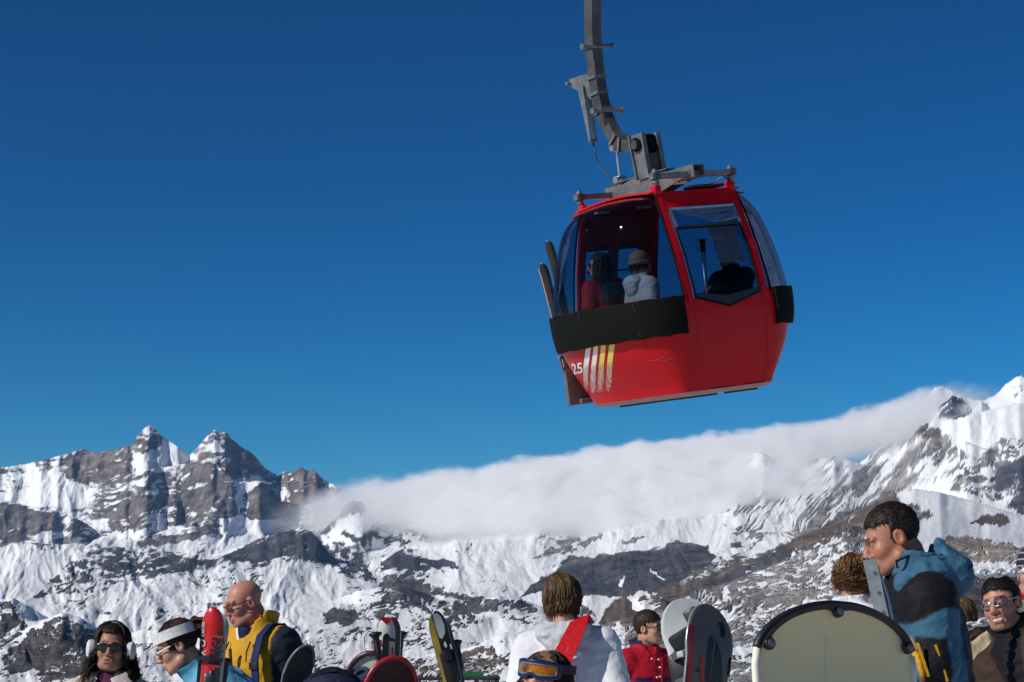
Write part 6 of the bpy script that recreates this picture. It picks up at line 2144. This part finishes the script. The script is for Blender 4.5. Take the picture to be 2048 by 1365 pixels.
def build_cream_board():
    cream = mat("cream_board_face", (.86, .72, .40), rough=.42, var=.04, scale=4, dirt=((.58, .50, .31), .3), spec=.4)
    edge = mat("cream_board_edge", (.80, .78, .62), rough=.4, var=.04)
    rub = mat("black_guard_rubber", (.012, .012, .016), rough=.42, bump=.15)
    bolt = mat("dull_bolt_head", (.20, .17, .15), rough=.4, metal=.6, dirt=((.08, .06, .05), .5))
    L, W, nose = 1.45, .342, .100
    tip, foot = foot_of((1664, 1216), (1673, 1365), 3.42, .16, L)
    M, _ = lean_matrix(tip, foot, (.62, -1, -.30))
    o, hw, by, place = make_board("snowboard", L, W, M, cream, edge, "big cream snowboard with black rubber tip guard held by three round bolts", None, nose=nose, bend=-.028, waist=.97)
    # rim: rounded cream edge
    for s in (-1, 1):
        m = MB(); m.tube([Vector((s * hw(z), by(z) + .004, z)) for z in np.linspace(.2, L - nose * .72, 40)], .0065, 8)
        m.build("board_edge", edge, o, smooth=True)
    pts = outline_pts(hw, by, L, nose, -78, 72, 61, off=-.004)
    g = MB()
    pin = [p.copy() for p in pts]
    g.tube(pts, .0075, 10)
    guard = g.build("tip_guard", rub, o, smooth=True)
    # flat lip of the guard on the face, wider at the three tabs
    lip = MB(); inner = []
    n = len(pts)
    for i, p in enumerate(pts):
        t = i / (n - 1)
        wtab = .0085 + .0135 * sum(math.exp(-((t - c) / .026) ** 2) for c in (.035, .48, .965))
        c = Vector((0, 0, L - nose * 1.1)); v = (c - Vector((p.x, 0, p.z))).normalized()
        q = Vector((p.x, 0, p.z)) + v * wtab
        inner.append(Vector((q.x, by(min(q.z, L)) - .006, q.z)))
    P = np.array([[tuple(Vector((p.x, by(min(p.z, L)) - .007, p.z))), tuple(q)] for p, q in zip(pts, inner)])
    N = np.zeros_like(P); N[..., 1] = -1
    lip.slab(P, N, .004); lip.build("guard_lip", rub, guard, angle=50)
    for c in (.035, .48, .965):
        i = int(round(c * (n - 1))); p = pts[i]; cc = Vector((0, 0, L - nose * 1.1)); v = (cc - Vector((p.x, 0, p.z))).normalized()
        q = Vector((p.x, 0, p.z)) + v * .012; y = by(min(q.z, L)) - .009
        m = MB(); m.tube([(q.x, y + .004, q.z), (q.x, y - .002, q.z), (q.x, y - .0045, q.z), (q.x, y - .006, q.z)], [.0105, .0105, .0095, .001], n=18); m.build("guard_tab", rub, guard, smooth=True)
        m = MB(); m.tube([(q.x, y - .003, q.z), (q.x, y - .0065, q.z), (q.x, y - .0078, q.z)], [.0066, .0066, .002], n=16); m.build("bolt", bolt, o, angle=40)
    rg = np.random.default_rng(3)
    for x, z in ((-.075, L - .205), (.018, L - .165), (-.028, L - .178), (.122, L - .155), (.06, L - .165)):
        m = MB(); m.tube([place(x, z, .0), place(x, z, .003)], [.0028, .0012], n=8); m.build("water_drop", mat("water_droplet", (.6, .58, .5), rough=.1), o, smooth=True)
    m = MB(); m.tube([place(-.025, L - .05, .001), place(-.026, L - .09, .001), place(-.027, L - .13, .001)], .0007, 5); m.build("scratch", edge, o)


def build_rear_boards():
    dark = mat("dark_board_edge", (.03, .02, .03), rough=.3)
    # pale board with its binding
    L = 1.5
    tip, foot = foot_of((1366, 1199), (1398, 1365), 10.4, .1, L)
    M, _ = lean_matrix(tip, foot, (-.35, -1, .15))
    o, hw, by, place = make_board("snowboard", L, .285, M, mat("frosted_white_top", (.56, .58, .58), rough=.45, var=.12, scale=10), mat("white_board_edge", (.75, .77, .78), rough=.4), "white topped snowboard with a black binding beside the man in red", "snowboards leaning in the rack", nose=.17)
    decal(o, poly_bm([(-.15, .0), (-.15, .14), (-.06, .20), (.05, .30), (.15, .30), (.15, -.7), (-.15, -.7)], 3), mat("black_top_graphic", (.012, .012, .02), rough=.4), lambda x, z: place(max(-hw(z), min(hw(z), x)), z), "top_graphic", off=(0, L - .42))
    b = MB()
    b.box((.02, -.10, L - .25), (.17, .04, .20), Matrix.Rotation(-.35, 3, 'Y') @ Matrix.Rotation(.25, 3, 'X'), bevel=.018)
    b.box((.06, -.10, L - .13), (.075, .035, .14), Matrix.Rotation(-.30, 3, 'Y'), bevel=.015)
    b.box((-.01, -.06, L - .36), (.22, .09, .20), bevel=.03)
    bind = b.build("binding", mat("black_binding_plastic", (.012, .012, .014), rough=.45), o, angle=40)
    for z, w in ((L - .29, .20), (L - .42, .22)):
        m = MB(); m.tube([(-w / 2, -.07, z), (-w / 3, -.14, z + .01), (0, -.165, z + .015), (w / 3, -.14, z + .01), (w / 2, -.07, z)], 1.0, flat=(.035, .010, (0, 1, 0))); m.build("binding_strap", mat("grey_ratchet_strap", (.09, .09, .10), rough=.45), o)
    m = MB(); m.box((-.03, -.165, L - .28), (.035, .02, .03), bevel=.006); m.build("buckle", mat("pale_buckle", (.5, .5, .46), rough=.35), o)
    # board with big lettering, base towards us and in shade
    L = 1.52
    tip, foot = foot_of((1430, 1208), (1410, 1365), 9.5, .12, L)
    M, _ = lean_matrix(tip, foot, (.62, -1, -.12))
    gface = mat("grey_board_base", (.115, .10, .095), rough=.35, var=.06, scale=5)
    o, hw, by, place = make_board("snowboard", L, .272, M, gface, mat("bright_steel_edge", (.55, .56, .58), rough=.25, metal=.6), "grey snowboard with red edge stripe and big black lettering before the white one", "snowboards leaning in the rack", nose=.20, bend=.05)
    redm = mat("red_board_print", (.42, .020, .012), rough=.35); bkm = mat("black_board_print", (.008, .008, .010), rough=.35)
    def edge_strip(z0, z1, a, b, m, nm):
        P = np.array([[tuple(place(a * hw(z), z)), tuple(place(b * hw(z), z))] for z in np.linspace(z0, z1, 24)])
        mb = MB(); mb.grid(P); mb.build(nm, m, o)
    edge_strip(L - .9, L - .12, -.97, -.70, redm, "red_stripe")
    edge_strip(L - .9, L - .30, -.97, -.88, mat("orange_red_print", (.55, .06, .01), rough=.35), "orange_stripe")
    mir = lambda x, z: place(x, z)
    for k, outl in enumerate(([(-.012, -.13), (.012, -.10), (.022, -.135), (.018, -.30), (.03, -.31), (.03, -.12), (.05, -.14), (.075, -.20), (.095, -.32), (.105, -.46), (.085, -.42), (.075, -.31), (.062, -.29), (.074, -.44), (.04, -.40), (.0, -.37), (-.012, -.25)],
                              [(.045, -.035), (.075, -.03), (.09, -.055), (.085, -.105), (.06, -.10), (.06, -.06)],
                              [(.005, -.40), (.10, -.48), (.10, -.60), (.06, -.60), (.05, -.50), (.03, -.47), (.035, -.60), (.0, -.60)])):
        decal(o, poly_bm(outl, 1), bkm, mir, "board_lettering", off=(0, L - .04))
    for outl in ([(-.052, -.205), (-.03, -.215), (-.022, -.28), (-.008, -.315), (-.008, -.34), (-.03, -.325), (-.038, -.295), (-.046, -.26)],
                 [(-.075, -.275), (-.045, -.262), (-.04, -.285), (-.062, -.283)]):
        decal(o, poly_bm(outl, 1), redm if outl[0][0] > -.06 else bkm, mir, "board_emblem", off=(0, L - .04))
    decal(o, text_bm("SHE", .065), bkm, mir, "board_lettering", rot=-math.pi / 2 + .0, off=(-.045, L - .44))
    m = MB(); m.box((.125, .035, L - .27), (.03, .08, .10), bevel=.02); m.build("binding", mat("black_binding_plastic", (.012, .012, .014), rough=.45), o)
    # two boards lying back at left
    L = 1.4
    tip, foot = foot_of((752, 1309), (738, 1420), 10.4, .2, L)
    M, _ = lean_matrix(tip, foot, (-.15, -1, .35))
    o, hw, by, place = make_board("snowboard", L, .29, M, mat("pale_grey_top", (.45, .47, .44), rough=.45, var=.1), mat("maroon_board_edge", (.055, .010, .028), rough=.35), "pale snowboard with maroon rim and a dark oval binding disc, lower left of centre", "snowboards leaning in the rack", nose=.19)
    m = MB(); m.tube(outline_pts(hw, by, L, .19, -89, 89, 41, off=.004, inset=.008), .013, 8); m.build("board_rim", mat("maroon_board_edge", (.055, .010, .028), rough=.35), o, smooth=True)
    m = MB()
    for rr, y in ((.050, -.012), (.030, -.024)):
        m.tube([Vector((-.055 + rr * math.cos(t), y, L - .105 + rr * .72 * math.sin(t) + .3 * rr * math.cos(t))) for t in np.linspace(0, 2 * math.pi, 25)], .014, 6, cap=False)
    m.box((-.055, -.012, L - .105), (.08, .02, .05), bevel=.008)
    m.build("binding_disc", mat("navy_binding_disc", (.018, .026, .05), rough=.4), o, smooth=False)
    tip, foot = foot_of((788, 1317), (776, 1420), 9.9, .2, L)
    M, _ = lean_matrix(tip, foot, (.35, -1, -.15))
    o, hw, by, place = make_board("snowboard", L, .275, M, mat("dark_maroon_base", (.045, .006, .010), rough=.4), mat("red_board_edge", (.36, .015, .02), rough=.3), "dark maroon snowboard with bright red rim lying in front of the pale board", "snowboards leaning in the rack", nose=.19)
    m = MB(); m.tube(outline_pts(hw, by, L, .19, -89, 89, 41, off=.004, inset=.008), .012, 8); m.build("board_rim", mat("red_board_edge", (.36, .015, .02), rough=.3), o, smooth=True)
    m = MB(); m.tube([Vector((.045 + .030 * math.cos(t), -.004, L - .075 + .012 * math.sin(t) + .012 * math.cos(t))) for t in np.linspace(0, 2 * math.pi, 17)], .004, 6, cap=False); m.build("board_emblem", mat("grey_print", (.12, .08, .08), rough=.4), o)
    # charcoal board beside the yellow jacket
    tip, foot = foot_of((607, 1290), (584, 1400), 9.9, .12, L)
    M, _ = lean_matrix(tip, foot, (.55, -1, -.1))
    o, hw, by, place = make_board("snowboard", L, .145, M, mat("charcoal_board_base", (.035, .035, .038), rough=.4, var=.25, scale=14), mat("grey_board_edge", (.13, .14, .15), rough=.3), "slim charcoal snowboard with grey rim against the yellow jacketed man's sleeve", "snowboards leaning in the rack", nose=.16)
    m = MB(); m.tube(outline_pts(hw, by, L, .16, -89, 60, 41, off=.003, inset=.004), .006, 8); m.build("board_rim", mat("grey_board_edge", (.13, .14, .15), rough=.3), o, smooth=True)


def ski_place(L, W):
    def place(x, z, off=.002):
        t = z / L
        bend = -.05 * (max(0, (t - .88) / .12) ** 2); th = .010 + .008 * (1 - abs(2 * t - 1))
        return Vector((x, bend - th - off, z))
    return place


def build_skis():
    steel = mat("ski_edge_steel", (.35, .35, .36), rough=.3, metal=.8)
    bk = mat("black_ski_print", (.010, .009, .011), rough=.35); wt = mat("white_ski_print", (.70, .68, .64), rough=.4); rd = mat("red_ski_print", (.55, .012, .015), rough=.35)
    L, W = 1.62, .106
    def strip(o, place, outl, m, L, nm="ski_graphic", cuts=2):
        decal(o, poly_bm(outl, cuts), m, place, nm, off=(0, L))
    # red pair
    tip, foot = foot_of((432, 1217), (418, 1365), 9.0, .05, L)
    M, _ = lean_matrix(tip, foot, (-.05, -1, .05))
    o = make_ski("ski", L, W, [mat("red_ski_top", (.56, .010, .012), rough=.3, var=.08), bk, steel], M, "red ski with black lettering standing in front of the yellow jacket", "ski", "skis standing in the rack"); pl = ski_place(L, W)
    strip(o, pl, [(.022, -.10), (.050, -.10), (.050, -.80), (.005, -.80), (.012, -.30)], bk, L)
    strip(o, pl, [(-.050, -.09), (-.041, -.08), (-.036, -.2), (-.036, -.8), (-.050, -.8)], bk, L)
    for s, x in (("HKI", .026),):
        decal(o, text_bm(s, .088), rd, lambda x_, z_: pl(x_, z_, .0035), "ski_lettering", rot=math.pi / 2 - .06, off=(x, L - .185))
        decal(o, text_bm(s, .075), bk, lambda x_, z_: pl(x_, z_, .0045), "ski_lettering", rot=math.pi / 2 - .06, off=(x, L - .185))
    decal(o, text_bm("O", .042), wt, lambda x_, z_: pl(x_, z_, .0035), "ski_lettering", rot=math.pi / 2, off=(-.040, L - .155))
    decal(o, text_bm("V", .034), wt, lambda x_, z_: pl(x_, z_, .0035), "ski_lettering", rot=-math.pi / 2, off=(-.034, L - .195))
    decal(o, text_bm("CARVER", .017), wt, lambda x_, z_: pl(x_, z_, .0035), "ski_lettering", rot=math.pi / 2, off=(-.040, L - .095))
    for x in (-.033, .018):
        strip(o, lambda x_, z_: pl(x_, z_, .003), [(x, -.235), (x + .003, -.235), (x + .001, -.6), (x - .002, -.6)], mat("orange_ski_line", (.60, .16, .05), rough=.4), L, "ski_line")
    m = MB(); m.tube([(-.058, -.022, L - .222), (0, -.032, L - .214), (.058, -.022, L - .222)], 1.0, flat=(.018, .012, (0, 1, 0))); m.tube([(-.058, .05, L - .222), (0, .055, L - .22), (.058, .05, L - .222)], 1.0, flat=(.018, .008, (0, 1, 0)))
    tag(m.build("ski_strap", bk, None, M), "black strap holding the red skis together", "ski strap")
    M2 = M @ Matrix.Translation((.005, .034, -.004)) @ Matrix.Rotation(math.pi, 4, 'Z')
    make_ski("ski", L * .992, W, [mat("silver_ski_top", (.5, .5, .48), rough=.3), mat("pale_ski_base", (.62, .60, .52), rough=.35), steel], M2, "pale based ski strapped behind the red lettered ski", "ski", "skis standing in the rack")
    # binding boot piece low on the red ski
    m = MB(); m.box((.02, -.05, L - .36), (.06, .06, .16), bevel=.015); m.box((.03, -.07, L - .30), (.03, .05, .06), bevel=.01); m.build("ski_binding", bk, o, angle=40)
    # white and red pair
    tip, foot = foot_of((774, 1235), (769, 1365), 10.3, .05, L)
    M, _ = lean_matrix(tip, foot, (.02, -1, .1))
    o = make_ski("ski", L, W * .92, [mat("white_ski_top", (.58, .60, .56), rough=.35, var=.05), bk, steel], M, "white ski with red and black markings standing behind the maroon rimmed board", "ski", "skis standing in the rack"); pl = ski_place(L, W)
    strip(o, pl, [(-.034, -.012), (-.012, -.003), (.018, -.006), (.022, -.022), (.0, -.040), (-.012, -.028)], rd, L)
    strip(o, pl, [(-.016, -.10), (-.008, -.085), (.004, -.080), (.014, -.088), (.020, -.10), (.045, -.108), (.045, -.122), (.016, -.118), (.014, -.8), (-.018, -.8)], bk, L)
    strip(o, pl, [(-.043, -.12), (-.024, -.11), (-.020, -.145), (-.038, -.15)], rd, L); strip(o, pl, [(-.042, -.165), (-.022, -.155), (-.020, -.8), (-.042, -.8)], rd, L)
    for x in (.022, .033):
        strip(o, pl, [(x, -.15), (x + .005, -.145), (x + .004, -.8), (x - .002, -.8)], rd if x < .03 else bk, L, "ski_line")
    decal(o, text_bm("S", .07), wt, lambda x_, z_: pl(x_, z_, .0035), "ski_lettering", rot=0, off=(-.002, L - .15))
    M2 = M @ Matrix.Translation((.026, .045, .003))
    o2 = make_ski("ski", L, W * .92, [mat("dark_grey_ski_top", (.05, .05, .055), rough=.35), bk, steel], M2, "dark grey ski with a round red mark at its tip, behind the white ski", "ski", "skis standing in the rack")
    decal(o2, poly_bm([(.012 * math.cos(t) + .0, .012 * math.sin(t) - .022) for t in np.linspace(0, 6.1, 14)], 1), rd, pl, "ski_emblem", off=(.004, L))
    # yellow, white and black pair
    tip, foot = foot_of((868, 1225), (905, 1365), 9.5, .05, L)
    M, _ = lean_matrix(tip, foot, (.12, -1, .1))
    o = make_ski("ski", L, W * .86, [bk, bk, steel], M, "black ski with yellow edge and white oval leaning left of the white jacket", "ski", "skis standing in the rack"); pl = ski_place(L, W)
    yl = mat("mustard_ski_print", (.42, .27, .02), rough=.4)
    strip(o, pl, [(-.022, -.012), (-.040, -.05), (-.041, -.11), (-.038, -.8), (-.018, -.8), (-.020, -.18), (-.014, -.13), (-.018, -.06)], yl, L)
    strip(o, pl, [(-.014, -.014), (.006, -.010), (.020, -.030), (.027, -.07), (.022, -.105), (.004, -.128), (-.008, -.12), (-.014, -.06)], mat("silver_grey_ski_print", (.50, .53, .54), rough=.35), L)
    strip(o, pl, [(.004, -.150), (.014, -.142), (.018, -.165), (.008, -.172)], wt, L); strip(o, pl, [(.008, -.19), (.022, -.18), (.024, -.205), (.012, -.21)], wt, L)
    strip(o, pl, [(.030, -.16), (.036, -.16), (.036, -.8), (.028, -.8)], wt, L, "ski_line")
    m = MB(); m.box((.005, -.05, L - .26), (.07, .07, .15), bevel=.015); m.box((.0, -.07, L - .21), (.05, .05, .05), bevel=.012); m.build("ski_binding", bk, o, angle=40)
    M2 = M @ Matrix.Translation((.020, .040, -.01)) @ Matrix.Rotation(math.pi, 4, 'Z')
    make_ski("ski", L, W * .86, [bk, mat("grey_ski_base", (.10, .10, .11), rough=.4), steel], M2, "dark ski strapped behind the yellow edged ski", "ski", "skis standing in the rack")


def make_pole(tip_px, low_px, d, label, L=1.18, shaft=(.03, .03, .03), group="ski poles in the rack", flare=1.0, strap=True, world=None, ridge=True):
    if world is None:
        tip, foot = foot_of(tip_px, low_px, d, .04, L)
    else:
        tip, foot = world
    M, L = lean_matrix(tip, foot, (0, -1, 0))
    root = empty("ski_pole", M); tag(root, label, "ski pole", group)
    bk = mat("black_grip_rubber", (.010, .010, .012), rough=.55)
    g = MB()
    zs = [L, L - .006, L - .014, L - .03, L - .05, L - .075, L - .10, L - .13, L - .135]
    rs = [.012, .026 * flare, .027 * flare, .017, .0155, .0175, .0155, .018, .008]
    g.tube([(0, 0, z) for z in zs], rs, n=14); g.build("grip", bk, root, smooth=True)
    m = MB(); m.tube([(0, 0, 0), (0, 0, L - .13)], [.005, .0085], n=10); m.build("shaft", mat("pole_shaft_%02d" % int(100 * shaft[0]), shaft, rough=.3, metal=.5), root, smooth=True)
    m = MB(); m.tube([(0, 0, .055), (0, 0, .06), (0, 0, .068)], [.012, .045, .010], n=14); m.build("basket", bk, root)
    if strap:
        m = MB(); m.tube([(.0, 0, L - .004), (-.03, -.01, L + .006), (-.055, -.012, L - .02), (-.06, -.012, L - .075), (-.035, -.010, L - .12), (-.01, -.005, L - .07)], 1.0, flat=(.003, .016, (0, 1, 0))); m.build("wrist_strap", bk, root)
    return root


def build_poles():
    make_pole((750, 1264), (762, 1340), 10.2, "ski pole with flared black grip left of the white ski", flare=1.25)
    make_pole((803, 1262), (795, 1340), 10.4, "ski pole with black grip right of the dark grey ski", flare=1.2)
    make_pole((911, 1280), (922, 1345), 9.6, "ski pole with long black grip right of the yellow edged ski", strap=False, flare=1.1)
    make_pole((452, 1316), (446, 1365), 9.1, "ski pole with black grip beside the red skis", shaft=(.02, .02, .02), strap=False)
    # thin strap cord from the ski tip to the grip
    m = MB(); a = at(893, 1245, 9.55)
    m.tube([at(886, 1240, 9.55), at(895, 1262, 9.55), at(903, 1281, 9.58), at(910, 1284, 9.6)], .004, 6)
    tag(m.build("strap_cord", mat("black_grip_rubber", (.010, .010, .012))), "thin black cord looped from the yellow edged ski to the pole grip", "cord")
    # poles held inside the gondola
    for i, dx in enumerate((0.0, .035)):
        a = GON @ Vector((.105 + dx, -.52, 1.56)); b = GON @ Vector((.070 + dx * .6, -.50, .55))
        make_pole(None, None, None, ("ski pole with dangling strap held by a gondola passenger" if i == 0 else "strapless ski pole held by the gondola passenger beside the one with a strap"), world=(a, b), shaft=(.45, .45, .46), group="ski poles inside the gondola", strap=(i == 0))


def build_rack_and_stand():
    d = 10.1
    RM = Matrix.Translation(at(858, 1357, d)); root = empty("ski_rack", RM); tag(root, "low metal ski rack with slanting pale rods below the yellow skis", "ski rack")
    al = mat("pale_rack_metal", (.55, .54, .50), rough=.35, metal=.5)
    inv = RM.inverted()
    def q(px, py, dd=d): return inv @ at(px, py, dd)
    m = MB(); m.tube([q(690, 1362), q(858, 1357), q(1000, 1356)], .010, 8); m.build("rail", mat("dark_rack_metal", (.06, .06, .065), rough=.5, metal=.5), root)
    for x0, y0, x1, y1 in ((826, 1350, 834, 1344), (843, 1359, 861, 1341), (866, 1359, 874, 1350), (881, 1343, 890, 1333), (872, 1328, 882, 1333), (888, 1358, 884, 1346)):
        m = MB(); m.tube([q(x0, y0), q(x1, y1)], .0055, 8); m.build("rod", al, root)
    for x in (700, 990):
        m = MB(); b = q(x, 1360); g = float(ground_z(d)); m.tube([b, b + Vector((0, 0, g - (RM @ b).z))], .02, 8); m.build("leg", mat("dark_rack_metal", (.06, .06, .065)), root)
    # green stand
    d = 12.0; c = at(930, 1349, d)
    root = empty("stand", Matrix.Translation((c.x, c.y, float(ground_z(d))))); tag(root, "green painted stand with a flat top just left of the white jacket", "stand")
    gm = mat("green_paint", (.012, .14, .035), rough=.4, dirt=((.05, .07, .04), .4)); H = c.z - float(ground_z(d))
    m = MB(); m.box((0, 0, H), (.21, .30, .022), bevel=.004); m.box((.0, 0, H + .012), (.205, .295, .004)); m.build("stand_top", gm, root)
    for y in (-.1, .1):
        m = MB(); m.tube([(.068, y, 0), (.068, y, H - .012)], 1.0, flat=(.022, .022, (0, 1, 0))); m.build("leg", gm, root)
    m = MB(); m.box((.0, 0, .02), (.22, .34, .03)); m.build("foot_plate", gm, root)
    # dark rucksack lying on the table edge beside the boards
    d = 9.7; c = at(668, 1372, d)
    def f(P):
        dd = ell(P, (0, 0, 0), (.105, .09, .075)); dd = smin(dd, ell(P, (-.09, .02, -.03), (.07, .07, .06)), .05); dd = smin(dd, ell(P, (.07, -.02, -.02), (.06, .07, .055)), .03)
        dd = smin(dd, cap(P, (0, 0, -.05), (0, .02, -1.1), .09, .11), .08)
        return dd - folds(P, .010, 1.6, seed=61)
    V, F = surf(f, uniax(-.2, .2, .010), uniax(-.14, .16, .012), uniax(-1.35, .12, .014))
    me = np_mesh("kit_bag", V, F); o = link("kit_bag", me, navy, None, Matrix.Translation(c)); tag(o, "dark navy kit bag slumped between the yellow jacket and the boards", "bag")
    m = MB(); m.tube([(-.10, -.05, .03), (-.05, -.075, .068), (.02, -.08, .078), (.08, -.07, .05)], 1.0, flat=(.022, .008, (0, 1, 0))); m.build("bag_strap", blk, o)


def build_post_and_chain():
    L = 1.75
    tip, foot = foot_of((1739, 1119), (1763, 1228), 7.25, .0, L)
    M, _ = lean_matrix(tip, foot, (-.3, -1, 0))
    root = empty("metal_post", M); tag(root, "galvanised metal post leaning in front of the curly haired person", "post")
    gal = mat("galvanised_post_metal", (.26, .29, .29), rough=.45, metal=.5, var=.2, scale=20)
    m = MB(); m.box((0, 0, L / 2), (.046, .010, L)); m.box((-.021, .014, L / 2), (.005, .030, L)); m.build("angle_bar", gal, root)
    for z in (L - .05, L - .12, L - .19):
        m = MB(); m.tube([(.008, -.006, z), (.008, -.009, z)], .006, 10); m.build("bolt", mat("dark_bolt", (.08, .08, .08), rough=.4), root)
    Lk = 1.7
    tip, foot = foot_of((1751, 1111), (1774, 1228), 7.35, .0, Lk)
    M, _ = lean_matrix(tip, foot, (-1, -.75, 0))
    make_ski("ski", Lk, .062, [mat("midnight_ski_top", (.012, .014, .035), rough=.35), mat("midnight_ski_base", (.015, .015, .025), rough=.4), mat("ski_edge_steel", (.35, .35, .36))], M, "dark blue ski standing behind the metal post by the man's chin", "ski", None)
    # white plastic chains
    white = mat("white_chain_plastic", (.80, .80, .78), rough=.35, var=.04)
    ring = MB(); n = 18
    loop = []
    for i in range(n + 1):
        t = 2 * math.pi * i / n
        loop.append(Vector((.026 * math.cos(t) + .007 * math.copysign(1, math.cos(t)) * abs(math.cos(t)) ** .3, 0, .0165 * math.sin(t))))
    ring.tube(loop, .0075, 6, cap=False)
    bm_me = bpy.data.meshes.new("link"); ring.bm.to_mesh(bm_me); ring.bm.free(); bm_me.materials.append(white)
    bm_me.polygons.foreach_set('use_smooth', np.ones(len(bm_me.polygons), bool))
    def chain(a, b, sag, label):
        root = empty("chain", Matrix.Translation(a)); tag(root, label, "chain")
        Ln = (b - a).length; k = int(Ln / .047)
        for i in range(k + 1):
            t = i / k
            p = a.lerp(b, t) + Vector((0, 0, -sag * 4 * t * (1 - t)))
            o = bpy.data.objects.new("link", bm_me); COL.objects.link(o); o.parent = root
            dr = (b - a).normalized()
            R3 = Matrix((dr, Vector((0, 0, 1)).cross(dr) * 1.0, Vector((0, 0, 1)))).transposed()
            o.matrix_local = Matrix.Translation(p - a) @ R3.to_4x4() @ Matrix.Rotation((math.pi / 2 if i % 2 else 0) + .3, 4, 'X') @ Matrix.Rotation(.12 * math.sin(i * 2.3), 4, 'Y')
    chain(at(1745, 1143, 9.3), at(2130, 1136, 9.9), .02, "white plastic chain strung across behind the smiling man's head")
    chain(at(1440, 1352, 9.8), at(2010, 1232, 10.6), .03, "lower white plastic chain behind the man in blue and the cream board")


build_cream_board(); build_rear_boards(); build_skis(); build_poles(); build_rack_and_stand(); build_post_and_chain()
